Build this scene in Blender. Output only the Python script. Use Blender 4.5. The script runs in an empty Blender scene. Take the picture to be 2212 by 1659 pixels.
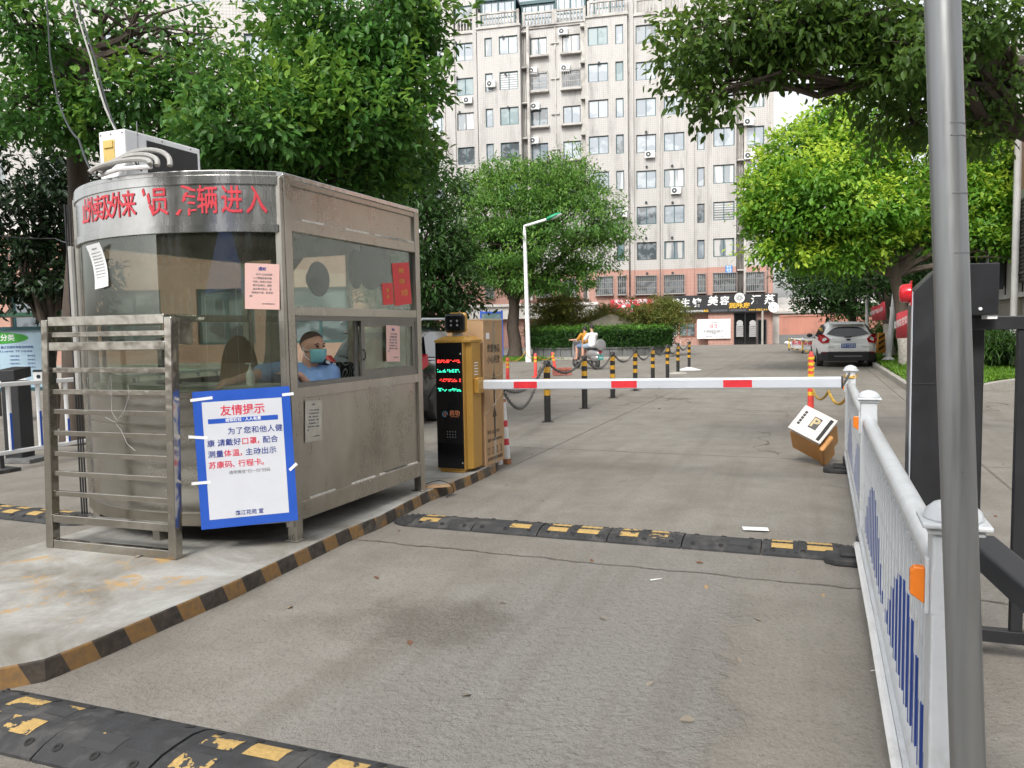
import bpy, bmesh, math, random
import numpy as np
from mathutils import Vector, Matrix
SC = bpy.context.scene
COL = SC.collection
R = math.radians
# ---------------------------------------------------------------- camera, sky, sun, exposure
FP, CX, CY, EYE = 1661.0, 1106.0, 829.5, 1.45      # focal length and centre in 2212-px picture units
PITCH, ROLL = 3.98, -1.0
CAMROT = (Matrix.Rotation(R(90 - PITCH), 4, 'X') @ Matrix.Rotation(R(ROLL), 4, 'Z'))
cd = bpy.data.cameras.new('camera'); cam = bpy.data.objects.new('camera', cd); COL.objects.link(cam)
cd.sensor_fit = 'HORIZONTAL'; cd.sensor_width = 36.0; cd.lens = FP / 2212 * 36
cd.clip_start = 0.05; cd.clip_end = 2000
cam.matrix_world = Matrix.Translation((0, 0, EYE)) @ CAMROT
SC.camera = cam
SUN_EL, SUN_AZ = 43, 202         # degrees: height, compass direction the light comes from (0 = +Y, clockwise)
wd = bpy.data.worlds.new('World'); SC.world = wd; wd.use_nodes = True
wn, wl = wd.node_tree.nodes, wd.node_tree.links
sky = wn.new('ShaderNodeTexSky'); sky.sky_type = 'NISHITA'; sky.sun_disc = False
sky.sun_elevation = R(SUN_EL); sky.sun_rotation = R(SUN_AZ); sky.dust_density = 4; sky.air_density = 1.2
hs = wn.new('ShaderNodeHueSaturation'); hs.inputs['Saturation'].default_value = 0.16; hs.inputs['Value'].default_value = 1.25
wl.new(sky.outputs[0], hs.inputs['Color']); wl.new(hs.outputs[0], wn['Background'].inputs[0])
wn['Background'].inputs[1].default_value = 0.15
sd = bpy.data.lights.new('sun', 'SUN'); sd.energy = 1.5; sd.angle = R(14); sd.color = (1, .95, .87)
sun = bpy.data.objects.new('sun', sd); COL.objects.link(sun)
_d = Vector((math.sin(R(SUN_AZ)) * math.cos(R(SUN_EL)), math.cos(R(SUN_AZ)) * math.cos(R(SUN_EL)), math.sin(R(SUN_EL))))
sun.rotation_euler = _d.to_track_quat('Z', 'Y').to_euler()
SC.view_settings.view_transform = 'Standard'; SC.view_settings.look = 'None'
SC.view_settings.exposure = 0.5; SC.view_settings.gamma = 1
SC.render.engine = 'CYCLES'
SC.cycles.use_denoising = True
SC.cycles.max_bounces = 8; SC.cycles.transparent_max_bounces = 16; SC.cycles.diffuse_bounces = 3

# ---------------------------------------------------------------- picture -> place
def ray(px, py):
    return (CAMROT.to_3x3() @ Vector(((px - CX) / FP, -(py - CY) / FP, -1.0)))
def G(px, py, z=0.0):                     # where the sight line meets level z
    d = ray(px, py); t = (z - EYE) / d.z
    return Vector((d.x * t, d.y * t, z))
def P(px, py, Y):                         # point of the sight line at distance Y
    d = ray(px, py); t = Y / d.y
    return Vector((d.x * t, Y, EYE + d.z * t))
TH = 21.5                                 # road direction, degrees right of +Y
RD = Vector((math.sin(R(TH)), math.cos(R(TH)), 0)); RR = Vector((math.cos(R(TH)), -math.sin(R(TH)), 0))
UP = Vector((0, 0, 1))
# ---------------------------------------------------------------- mesh helpers
class MB:
    def __init__(s): s.v = []; s.f = []; s.mi = []; s.sm = []
    def add(s, vs, fs, mi=0, sm=False, M=None):
        b = len(s.v)
        s.v += [tuple(M @ Vector(v)) if M is not None else tuple(v) for v in vs]
        s.f += [tuple(i + b for i in f) for f in fs]; s.mi += [mi] * len(fs); s.sm += [sm] * len(fs)
        return s
    def box(s, c, d, M=None, mi=0):
        x, y, z = d[0] / 2, d[1] / 2, d[2] / 2; c = Vector(c)
        vs = [c + Vector(p) for p in ((-x, -y, -z), (x, -y, -z), (x, y, -z), (-x, y, -z), (-x, -y, z), (x, -y, z), (x, y, z), (-x, y, z))]
        return s.add(vs, [(0, 3, 2, 1), (4, 5, 6, 7), (0, 1, 5, 4), (1, 2, 6, 5), (2, 3, 7, 6), (3, 0, 4, 7)], mi, False, M)
    def b2(s, x0, x1, y0, y1, z0, z1, mi=0, M=None):
        return s.box(((x0 + x1) / 2, (y0 + y1) / 2, (z0 + z1) / 2), (abs(x1 - x0), abs(y1 - y0), abs(z1 - z0)), M, mi)
    def bar(s, a, b, w, h, up=UP, mi=0):          # square tube from a to b
        a, b = Vector(a), Vector(b); y = (b - a); L = y.length; y.normalize()
        x = y.cross(Vector(up)); x.normalize(); z = x.cross(y)
        M = Matrix((x, y, z)).transposed().to_4x4(); M.translation = (a + b) / 2
        return s.box((0, 0, 0), (w, L, h), M, mi)
    def tube(s, pts, r, n=8, mi=0, cap=True, M=None, closed=False):
        pts = [Vector(p) for p in pts]; k = len(pts); rs = r if isinstance(r, (list, tuple)) else [r] * k
        t0 = (pts[1] - pts[0]).normalized(); a = t0.orthogonal().normalized(); vs = []
        for i, p in enumerate(pts):
            if closed: t = pts[(i + 1) % k] - pts[i - 1]
            else: t = pts[min(i + 1, k - 1)] - pts[max(i - 1, 0)]
            t.normalize(); a = (a - t * a.dot(t)).normalized(); b = t.cross(a)
            for j in range(n):
                q = 2 * math.pi * j / n
                vs.append(p + (a * math.cos(q) + b * math.sin(q)) * rs[i])
        fs = [(i * n + j, i * n + (j + 1) % n, (i + 1) * n + (j + 1) % n, (i + 1) * n + j) for i in range(k - 1) for j in range(n)]
        if closed: fs += [((k - 1) * n + j, (k - 1) * n + (j + 1) % n, (j + 1) % n, j) for j in range(n)]
        s.add(vs, fs, mi, True, M)
        if cap and not closed: s.add(vs[:n], [tuple(range(n))[::-1]], mi, False, M); s.add(vs[-n:], [tuple(range(n))], mi, False, M)
        return s
    def cyl(s, a, b, r0, r1=None, n=12, mi=0, M=None): return s.tube([a, b], [r0, r0 if r1 is None else r1], n, mi, True, M)
    def lathe(s, prof, n=16, M=None, mi=0, sm=True):
        vs = [(r * math.cos(2 * math.pi * j / n), r * math.sin(2 * math.pi * j / n), z) for r, z in prof for j in range(n)]
        k = len(prof)
        fs = [(i * n + j, i * n + (j + 1) % n, (i + 1) * n + (j + 1) % n, (i + 1) * n + j) for i in range(k - 1) for j in range(n)]
        s.add(vs, fs, mi, sm, M)
        s.add(vs[:n], [tuple(range(n))[::-1]], mi, False, M); s.add(vs[-n:], [tuple(range(n))], mi, False, M)
        return s
    def sph(s, c, r, n=12, mi=0, M=None):
        r = Vector((r, r, r)) if isinstance(r, (int, float)) else Vector(r); c = Vector(c); h = n // 2; vs = []
        for i in range(h + 1):
            t = math.pi * i / h
            for j in range(n):
                q = 2 * math.pi * j / n
                vs.append((c.x + r.x * math.sin(t) * math.cos(q), c.y + r.y * math.sin(t) * math.sin(q), c.z - r.z * math.cos(t)))
        fs = [(i * n + j, i * n + (j + 1) % n, (i + 1) * n + (j + 1) % n, (i + 1) * n + j) for i in range(h) for j in range(n)]
        return s.add(vs, fs, mi, True, M)
    def prism(s, poly, z0, z1, M=None, mi=0, sm=False):
        n = len(poly); vs = [(p[0], p[1], z0) for p in poly] + [(p[0], p[1], z1) for p in poly]
        s.add(vs, [(i, (i + 1) % n, n + (i + 1) % n, n + i) for i in range(n)], mi, sm, M)
        s.add(vs[:n], [tuple(range(n))[::-1]], mi, False, M); s.add(vs[n:], [tuple(range(n))], mi, False, M)
        return s
    def quad(s, a, b, c, d, mi=0, M=None): return s.add([a, b, c, d], [(0, 1, 2, 3)], mi, False, M)
    def build(s, name, mats, parent=None, bevel=0, W=False, loc=None, seg=2):
        me = bpy.data.meshes.new(name)
        vs = s.v
        if W and parent is not None:
            inv = rootmat(parent).inverted(); vs = [tuple(inv @ Vector(v)) for v in vs]
        elif loc is not None and W:
            l = Vector(loc); vs = [tuple(Vector(v) - l) for v in vs]
        me.from_pydata(vs, [], s.f)
        for m in (mats if isinstance(mats, (list, tuple)) else [mats]): me.materials.append(m)
        me.polygons.foreach_set('material_index', s.mi); me.polygons.foreach_set('use_smooth', s.sm)
        bm = bmesh.new(); bm.from_mesh(me); bmesh.ops.remove_doubles(bm, verts=bm.verts, dist=1e-5)
        bmesh.ops.recalc_face_normals(bm, faces=bm.faces) if len(s.f) < 60000 else None
        for e in bm.edges:
            if len(e.link_faces) == 2 and e.calc_face_angle(0) > R(42): e.smooth = False
        bm.to_mesh(me); bm.free()
        o = bpy.data.objects.new(name, me); COL.objects.link(o)
        if parent is not None: o.parent = parent
        if loc is not None: o.location = loc
        if bevel:
            md = o.modifiers.new('bevel', 'BEVEL'); md.width = bevel; md.segments = seg; md.limit_method = 'ANGLE'; md.angle_limit = R(40)
        return o
def rootmat(o):
    M = o.matrix_basis.copy()
    while o.parent: o = o.parent; M = o.matrix_basis @ M
    return M
def tag(o, label=None, cat=None, group=None, kind=None):
    if label: o['label'] = label
    if cat: o['category'] = cat
    if group: o['group'] = group
    if kind: o['kind'] = kind
    return o
def thing(name, label, cat, loc=(0, 0, 0), rz=0, group=None):
    o = bpy.data.objects.new(name, None); COL.objects.link(o); o.empty_display_size = .2
    o.matrix_basis = Matrix.Translation(loc) @ Matrix.Rotation(R(rz), 4, 'Z')
    return tag(o, label, cat, group)
def inst(name, me, parent, loc=(0, 0, 0), rz=0):
    o = bpy.data.objects.new(name, me); COL.objects.link(o); o.parent = parent; o.location = loc; o.rotation_euler = (0, 0, rz); return o
def copytree(o, parent=None):
    c = o.copy(); COL.objects.link(c)
    if parent is not None: c.parent = parent
    for ch in list(o.children): copytree(ch, c)
    return c
def frame(o, x, y, z=None):               # 4x4 from an origin and two axes
    x = Vector(x).normalized(); y = Vector(y); y = (y - x * y.dot(x)).normalized(); z = x.cross(y)
    M = Matrix((x, y, z)).transposed().to_4x4(); M.translation = Vector(o); return M
def baked(o, name, mats, parent=None):    # apply the modifiers of a scratch object
    dg = bpy.context.evaluated_depsgraph_get(); me = bpy.data.meshes.new_from_object(o.evaluated_get(dg))
    bpy.data.objects.remove(o); me.name = name; me.materials.clear()
    for m in (mats if isinstance(mats, (list, tuple)) else [mats]): me.materials.append(m)
    n = bpy.data.objects.new(name, me); COL.objects.link(n)
    if parent is not None: n.parent = parent
    return n
def txt(s, size, m, parent, M, bold=0.0, width=None, name='lettering', ext=.0006, shear=0, sx=1.0, lines=1.0, align='CENTER', dup=0):
    cu = bpy.data.curves.new('t', 'FONT'); cu.body = s; cu.size = size; cu.align_x = align; cu.align_y = 'CENTER'
    cu.extrude = ext; cu.offset = bold * size; cu.shear = shear; cu.space_line = lines; cu.resolution_u = 3
    o = bpy.data.objects.new('t', cu); COL.objects.link(o)
    dg = bpy.context.evaluated_depsgraph_get(); me = bpy.data.meshes.new_from_object(o.evaluated_get(dg))
    bpy.data.objects.remove(o); bpy.data.curves.remove(cu)
    if not len(me.vertices): return None
    if width:
        xs = [v.co.x for v in me.vertices]; w = max(xs) - min(xs); sx = width / w
    if dup:                                # heavier strokes: slightly shifted layers of the same glyph
        bm = bmesh.new()
        for i, (dx, dy) in enumerate(((-1, -1), (1, -1), (1, 1), (-1, 1), (0, 0))):
            bm2 = me.copy(); bm2.transform(Matrix.Translation((dx * dup * size, dy * dup * size, .0002 * i))); bm.from_mesh(bm2); bpy.data.meshes.remove(bm2)
        bm.to_mesh(me); bm.free()
    me.transform(M @ Matrix.Diagonal((sx, 1, 1, 1))); me.materials.clear(); me.materials.append(m)
    for p in me.polygons: p.material_index = 0
    o = bpy.data.objects.new(name, me); me.name = name; COL.objects.link(o)
    if parent is not None: o.parent = parent
    return o
# ---------------------------------------------------------------- materials
def nt(name):
    m = bpy.data.materials.new(name); m.use_nodes = True
    return m, m.node_tree.nodes, m.node_tree.links, m.node_tree.nodes['Principled BSDF']
def nd(ns, t, **k):
    n = ns.new('ShaderNode' + t)
    for a, b in k.items():
        if a[0] == '_': n.inputs[int(a[1:])].default_value = b
        elif a in n.inputs.keys(): n.inputs[a].default_value = b
        else: setattr(n, a, b)
    return n
def c4(c, f=1.0): return (min(c[0] * f, 1), min(c[1] * f, 1), min(c[2] * f, 1), 1)
def mixc(ns, ls, fac, a, b):
    n = ns.new('ShaderNodeMix'); n.data_type = 'RGBA'
    for i, v in ((0, fac), (6, a), (7, b)):
        if isinstance(v, (int, float)) or isinstance(v, tuple): n.inputs[i].default_value = v
        else: ls.new(v, n.inputs[i])
    return n.outputs[2]
def ramp(ns, ls, src, p0, p1, v0=0.0, v1=1.0):
    n = ns.new('ShaderNodeMapRange'); n.inputs[1].default_value = p0; n.inputs[2].default_value = p1
    n.inputs[3].default_value = v0; n.inputs[4].default_value = v1; ls.new(src, n.inputs[0]); return n.outputs[0]
def noise(ns, ls, vec, scale, detail=4, rough=.6, dist=0):
    n = ns.new('ShaderNodeTexNoise'); n.inputs['Scale'].default_value = scale; n.inputs['Detail'].default_value = detail
    n.inputs['Roughness'].default_value = rough; n.inputs['Distortion'].default_value = dist
    if vec is not None: ls.new(vec, n.inputs['Vector'])
    return n.outputs[0]
def mth(ns, ls, op, a, b=None, c=None):
    n = ns.new('ShaderNodeMath'); n.operation = op
    for i, v in enumerate((a, b, c)):
        if v is None: continue
        if isinstance(v, (int, float)): n.inputs[i].default_value = v
        else: ls.new(v, n.inputs[i])
    return n.outputs[0]
def bumpn(ns, ls, h, strength, dist, p):
    b = ns.new('ShaderNodeBump'); b.inputs['Strength'].default_value = strength; b.inputs['Distance'].default_value = dist
    ls.new(h, b.inputs['Height']); ls.new(b.outputs[0], p.inputs['Normal'])
def pm(name, col, rough=.5, metal=0, var=.12, scale=6, bump=0, bscale=60, dirt=None, dscale=2.5, damt=.5, stretch=None, spec=.5, coat=0):
    m, ns, ls, p = nt(name); tc = ns.new('ShaderNodeTexCoord'); v = tc.outputs['Object']
    if stretch:
        mp = ns.new('ShaderNodeMapping'); mp.inputs['Scale'].default_value = stretch; ls.new(v, mp.inputs[0]); v = mp.outputs[0]
    n1 = noise(ns, ls, v, scale); c = mixc(ns, ls, ramp(ns, ls, n1, .3, .7), c4(col, 1 - var), c4(col, 1 + var))
    if dirt:
        n2 = noise(ns, ls, tc.outputs['Object'], dscale, 6, .65, .3)
        c = mixc(ns, ls, ramp(ns, ls, n2, .5, .68, 0, damt), c, c4(dirt))
    ls.new(c, p.inputs['Base Color']); p.inputs['Metallic'].default_value = metal
    ls.new(ramp(ns, ls, n1, .3, .7, rough * .85, min(1, rough * 1.15)), p.inputs['Roughness'])
    p.inputs['Specular IOR Level'].default_value = spec; p.inputs['Coat Weight'].default_value = coat
    if bump: bumpn(ns, ls, noise(ns, ls, v, bscale), bump, .01, p)
    return m
def emit(name, col, s):
    m, ns, ls, p = nt(name); p.inputs['Base Color'].default_value = c4(col, .3); p.inputs['Emission Color'].default_value = c4(col); p.inputs['Emission Strength'].default_value = s; return m
def glass(name, tint, refl=.08, rough=.02, opac=.12, film=(.35, .36, .34)):   # thin pane: see-through, mirrors by angle, a film of dust
    m, ns, ls, p = nt(name); ns.remove(p); out = ns['Material Output']
    tr = nd(ns, 'BsdfTransparent'); tr.inputs[0].default_value = c4(tint)
    gl = nd(ns, 'BsdfGlossy'); gl.inputs['Roughness'].default_value = rough; gl.inputs[0].default_value = (.95, .97, .95, 1)
    df = nd(ns, 'BsdfDiffuse'); df.inputs[0].default_value = c4(film)
    tc = ns.new('ShaderNodeTexCoord'); n = noise(ns, ls, tc.outputs['Object'], 3.0, 5, .7)
    m1 = nd(ns, 'MixShader'); ls.new(ramp(ns, ls, n, .35, .7, opac * .3, opac * 1.4), m1.inputs[0]); ls.new(tr.outputs[0], m1.inputs[1]); ls.new(df.outputs[0], m1.inputs[2])
    lw = nd(ns, 'LayerWeight'); lw.inputs[0].default_value = .5
    m2 = nd(ns, 'MixShader'); ls.new(ramp(ns, ls, mth(ns, ls, 'POWER', lw.outputs['Facing'], 4.0), 0, 1, refl, .85), m2.inputs[0])
    ls.new(m1.outputs[0], m2.inputs[1]); ls.new(gl.outputs[0], m2.inputs[2]); ls.new(m2.outputs[0], out.inputs[0]); return m
def steel(name, col=(.50, .47, .42), rough=.3, dirt=(.16, .12, .08), streak=(3, 3, .4), wob=.10, wsc=2.2):
    m, ns, ls, p = nt(name); tc = ns.new('ShaderNodeTexCoord'); mp = ns.new('ShaderNodeMapping'); mp.inputs['Scale'].default_value = streak
    ls.new(tc.outputs['Object'], mp.inputs[0]); n1 = noise(ns, ls, mp.outputs[0], 2.2, 7, .65, .4); n2 = noise(ns, ls, tc.outputs['Object'], 1.6, 5, .6)
    c = mixc(ns, ls, ramp(ns, ls, n1, .3, .7), c4(col, .82), c4(col, 1.12)); c = mixc(ns, ls, ramp(ns, ls, n2, .52, .8, 0, .38), c, c4(dirt))
    ls.new(c, p.inputs['Base Color']); p.inputs['Metallic'].default_value = .93
    n3 = noise(ns, ls, mp.outputs[0], 30, 3, .6)
    ls.new(mth(ns, ls, 'ADD', ramp(ns, ls, n1, .3, .75, rough * .7, rough * 1.5), mth(ns, ls, 'MULTIPLY', n3, .1)), p.inputs['Roughness'])
    st2 = ramp(ns, ls, noise(ns, ls, mp.outputs[0], 9, 5, .7), .5, .72, 0, .12); c = mixc(ns, ls, st2, c, c4(dirt, 1.8)); ls.new(c, p.inputs['Base Color'])
    bumpn(ns, ls, noise(ns, ls, tc.outputs['Object'], wsc, 3), wob, .06, p); return m
M_ = {}
M_['steel'] = steel('brushed_steel', (.34, .315, .27)); M_['steel_band'] = steel('fascia_steel', (.64, .64, .63), .19, (.25, .22, .18))
M_['steel_rack'] = steel('polished_steel', (.42, .395, .35), .07, (.05, .042, .03), (2.5, 2.5, 2.5), .22, 3)  # near-black streaks painted in to imitate dark mirror reflections
M_['weld'] = pm('weld_sealant', (.62, .61, .57), .7, 0, .2, 30)
M_['dark'] = pm('dark_void', (.02, .02, .02), .8)
M_['black'] = pm('black_paint', (.022, .023, .026), .38, 0, .2)
M_['blackgloss'] = pm('black_glass', (.008, .008, .009), .06, 0, .1)
M_['rubber'] = pm('black_rubber', (.035, .036, .038), .75, 0, .3, 14, .25, 120, dirt=(.16, .15, .14), dscale=6, damt=.45)
M_['white'] = pm('white_paint', (.74, .75, .75), .4, 0, .06, 9, dirt=(.32, .3, .27), dscale=5, damt=.35)
M_['whiteclean'] = pm('white_plastic', (.78, .79, .8), .35, 0, .04)
M_['paper'] = pm('white_paper', (.78, .79, .80), .8, 0, .05, 5)
M_['pink'] = pm('pink_paper', (.70, .45, .41), .8, 0, .06, 5)
M_['red'] = pm('red_film', (.62, .035, .045), .35, 0, .1)
M_['redletter'] = pm('red_vinyl', (.60, .05, .07), .4, 0, .08)
M_['redcloth'] = pm('red_banner_cloth', (.58, .05, .07), .7, 0, .12, 3)
M_['redpost'] = pm('red_post_plastic', (.72, .07, .06), .4, 0, .12)
M_['yellowpost'] = pm('yellow_reflective_film', (.75, .50, .04), .4, 0, .12)
M_['blue'] = pm('blue_print', (.02, .09, .46), .4, 0, .06)
M_['bluetext'] = pm('navy_print', (.03, .05, .25), .5, 0, .05)
M_['redtext'] = pm('red_print', (.62, .03, .07), .5, 0, .05)
M_['greytext'] = pm('grey_print', (.18, .18, .2), .6, 0, .05)
M_['green'] = pm('green_plastic', (.02, .28, .14), .35, 0, .08)
M_['gold'] = pm('gold_powder_coat', (.46, .26, .055), .38, .25, .06, 5)
M_['orange'] = pm('orange_panel', (.55, .27, .08), .5, 0, .12, 5, dirt=(.25, .14, .06), damt=.4)
M_['reflector'] = pm('amber_reflector', (.72, .19, .02), .25, 0, .1)
M_['card'] = pm('cardboard', (.42, .27, .15), .8, 0, .1, 7, .06, 20)
M_['cardink'] = pm('cardboard_ink', (.07, .05, .035), .8)
M_['tape'] = glass('clear_tape', (.96, .95, .92), .12, .15, .25, (.7, .65, .58))
M_['galv'] = steel('galvanised_steel', (.30, .31, .315), .33, (.15, .155, .16), (9, 9, .35))
M_['galv'].node_tree.nodes['Principled BSDF'].inputs['Metallic'].default_value = .75
M_['alu'] = pm('aluminium_arm', (.62, .66, .72), .32, .25, .03)
M_['booth_glass'] = glass('booth_glass', (.68, .71, .66), .10, .02, .05, (.34, .33, .28))
M_['side_glass'] = glass('booth_side_glass', (.83, .88, .84), .07, .02, .04, (.34, .35, .32))
M_['bark'] = pm('bark', (.075, .058, .045), .9, 0, .35, 5, .9, 22, stretch=(3, 3, .7))
M_['bark2'] = pm('grey_bark', (.12, .098, .078), .9, 0, .3, 5, .9, 22, stretch=(3, 3, .7))
M_['limewash'] = pm('limewash', (.42, .40, .36), .9, 0, .3, 14, .5, 30)
M_['chain'] = pm('steel_chain', (.17, .165, .16), .45, .8, .2)
M_['skin'] = pm('skin', (.58, .335, .245), .5, 0, .08, 9)
M_['hair'] = pm('dark_hair', (.014, .012, .011), .6)
M_['shirt'] = pm('light_blue_shirt', (.20, .33, .60), .85, 0, .18, 9, .7, 16)
M_['mask'] = pm('turquoise_mask', (.22, .52, .58), .8, 0, .05, 20)
M_['navy'] = pm('navy_cloth', (.015, .018, .04), .8)
M_['pvc'] = pm('grey_pvc', (.36, .355, .34), .55, 0, .1)
M_['concrete'] = pm('cast_concrete', (.36, .345, .31), .85, 0, .16, 3, .3, 40, dirt=(.16, .14, .11), dscale=3, damt=.5)
M_['granite'] = pm('grey_granite', (.15, .155, .155), .6, 0, .25, 18, dirt=(.07, .07, .07), dscale=2)
M_['rock'] = pm('river_rock', (.27, .245, .19), .85, 0, .22, 3, .5, 12)
# ================================================================ ground, road, island, verge
def rd_coords(ns, ls):                    # along-road and across-road distance from object position
    tc = ns.new('ShaderNodeTexCoord'); sx = ns.new('ShaderNodeSeparateXYZ'); ls.new(tc.outputs['Object'], sx.inputs[0])
    s = mth(ns, ls, 'ADD', mth(ns, ls, 'MULTIPLY', sx.outputs[0], RD.x), mth(ns, ls, 'MULTIPLY', sx.outputs[1], RD.y))
    t = mth(ns, ls, 'ADD', mth(ns, ls, 'MULTIPLY', sx.outputs[0], RR.x), mth(ns, ls, 'MULTIPLY', sx.outputs[1], RR.y))
    return tc, sx, s, t
def road_mat():
    m, ns, ls, p = nt('road_concrete'); tc, sx, s, t = rd_coords(ns, ls); v = tc.outputs['Object']
    big = noise(ns, ls, v, .35, 6, .6); mid = noise(ns, ls, v, 2.2, 8, .65, .3); fine = noise(ns, ls, v, 42, 4, .75); grit = noise(ns, ls, v, 140, 2, .7)
    c = mixc(ns, ls, ramp(ns, ls, mid, .3, .72), (.195, .179, .156, 1), (.285, .269, .24, 1))
    c = mixc(ns, ls, ramp(ns, ls, big, .46, .66, 0, .6), c, (.178, .157, .13, 1))
    # worn pale wheel track, cut off at a slab edge
    w = mth(ns, ls, 'ADD', t, mth(ns, ls, 'MULTIPLY', mth(ns, ls, 'SUBTRACT', mid, .5), .9))
    trk = mth(ns, ls, 'MULTIPLY', ramp(ns, ls, w, -2.0, -1.3), ramp(ns, ls, w, -.32, -.42)); trk = mth(ns, ls, 'MULTIPLY', trk, ramp(ns, ls, s, 5.5, 3.2, 0, .75))
    c = mixc(ns, ls, trk, c, (.285, .278, .26, 1))
    c = mixc(ns, ls, mth(ns, ls, 'MULTIPLY', ramp(ns, ls, fine, .52, .72), .75), c, (.105, .096, .083, 1))
    c = mixc(ns, ls, mth(ns, ls, 'MULTIPLY', ramp(ns, ls, grit, .58, .72), .6), c, (.44, .43, .40, 1))
    # potholed brown patch
    g = G(930, 1350); dx = mth(ns, ls, 'SUBTRACT', sx.outputs[0], g.x); dy = mth(ns, ls, 'SUBTRACT', sx.outputs[1], g.y)
    rr = mth(ns, ls, 'SQRT', mth(ns, ls, 'ADD', mth(ns, ls, 'MULTIPLY', dx, mth(ns, ls, 'MULTIPLY', dx, .5)), mth(ns, ls, 'MULTIPLY', dy, dy)))
    hole = ramp(ns, ls, mth(ns, ls, 'ADD', rr, mth(ns, ls, 'MULTIPLY', mth(ns, ls, 'SUBTRACT', mid, .5), .5)), .42, .15)
    c = mixc(ns, ls, mth(ns, ls, 'MULTIPLY', mth(ns, ls, 'MULTIPLY', hole, ramp(ns, ls, fine, .3, .6, .2, 1)), .5), c, (.135, .115, .09, 1))
    dr = ns.new('ShaderNodeTexVoronoi'); dr.inputs['Scale'].default_value = 2.3; ls.new(v, dr.inputs['Vector'])
    c = mixc(ns, ls, mth(ns, ls, 'MULTIPLY', ramp(ns, ls, mth(ns, ls, 'ADD', dr.outputs['Distance'], mth(ns, ls, 'MULTIPLY', fine, .08)), .11, .07), ramp(ns, ls, mid, .5, .62, 0, .5)), c, (.09, .082, .07, 1))
    mp2 = ns.new('ShaderNodeMapping'); mp2.inputs['Rotation'].default_value = (0, 0, R(TH)); mp2.inputs['Scale'].default_value = (1, 1, 1); ls.new(v, mp2.inputs[0]); mp3 = ns.new('ShaderNodeMapping'); mp3.inputs['Scale'].default_value = (3.2, .22, 1); ls.new(mp2.outputs[0], mp3.inputs[0])
    ty = noise(ns, ls, mp3.outputs[0], 1.0, 6, .65, .2); c = mixc(ns, ls, ramp(ns, ls, ty, .48, .66, 0, .38), c, (.155, .138, .115, 1))
    # slab joints and cracks
    sj = mth(ns, ls, 'ADD', s, mth(ns, ls, 'MULTIPLY', mth(ns, ls, 'SUBTRACT', noise(ns, ls, v, 2.5, 5, .7), .5), .14))
    fj = mth(ns, ls, 'ABSOLUTE', mth(ns, ls, 'SUBTRACT', mth(ns, ls, 'FRACT', mth(ns, ls, 'DIVIDE', mth(ns, ls, 'SUBTRACT', sj, 2.4), 4.3)), .5))
    jo = ramp(ns, ls, fj, .0035, .0012)
    tj = mth(ns, ls, 'ABSOLUTE', mth(ns, ls, 'SUBTRACT', mth(ns, ls, 'FRACT', mth(ns, ls, 'DIVIDE', mth(ns, ls, 'ADD', t, 9.9), 4.6)), .5))
    jo = mth(ns, ls, 'MAXIMUM', mth(ns, ls, 'MULTIPLY', jo, ramp(ns, ls, mid, .35, .5)), mth(ns, ls, 'MULTIPLY', ramp(ns, ls, tj, .003, .001), ramp(ns, ls, s, 6, 8, 0, .5)))
    vo = ns.new('ShaderNodeTexVoronoi'); vo.feature = 'DISTANCE_TO_EDGE'; vo.inputs['Scale'].default_value = .23
    wv = ns.new('ShaderNodeVectorMath'); wv.operation = 'ADD'; nz = ns.new('ShaderNodeTexNoise'); nz.inputs['Scale'].default_value = 1.6; nz.inputs['Detail'].default_value = 6
    ls.new(v, nz.inputs['Vector']); ls.new(v, wv.inputs[0]); ls.new(nz.outputs[1], wv.inputs[1]); ls.new(wv.outputs[0], vo.inputs['Vector'])
    cr = mth(ns, ls, 'MULTIPLY', ramp(ns, ls, vo.outputs['Distance'], .004, .001), mth(ns, ls, 'MULTIPLY', ramp(ns, ls, big, .5, .56), ramp(ns, ls, s, 6.5, 7.5)))
    jo = mth(ns, ls, 'MAXIMUM', jo, mth(ns, ls, 'MULTIPLY', cr, .8))
    c = mixc(ns, ls, mth(ns, ls, 'MULTIPLY', jo, .45), c, (.08, .072, .06, 1))
    ls.new(c, p.inputs['Base Color']); p.inputs['Roughness'].default_value = .8; p.inputs['Specular IOR Level'].default_value = .35
    pit = noise(ns, ls, v, 17, 6, .72)
    h = mth(ns, ls, 'ADD', mth(ns, ls, 'MULTIPLY', pit, mth(ns, ls, 'ADD', .35, mth(ns, ls, 'MAXIMUM', trk, hole))), mth(ns, ls, 'MULTIPLY', jo, -1.2))
    h = mth(ns, ls, 'ADD', h, mth(ns, ls, 'MULTIPLY', fine, .25))
    bumpn(ns, ls, h, 1.0, .03, p); return m
def sheet(name, poly, z, m, kind='structure'):
    mb = MB(); mb.add([(p[0], p[1], z) for p in poly], [tuple(range(len(poly)))]); o = mb.build(name, m); tag(o, kind=kind); return o
M_['soil'] = pm('bare_soil', (.15, .12, .09), .95, 0, .3, 1.2, .3, 10)
sheet('ground', [(-400, -200), (400, -200), (400, 600), (-400, 600)], -.012, M_['soil'])
sheet('road', [(-60, -60), (120, -60), (120, 120), (-60, 120)], 0, road_mat())
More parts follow.
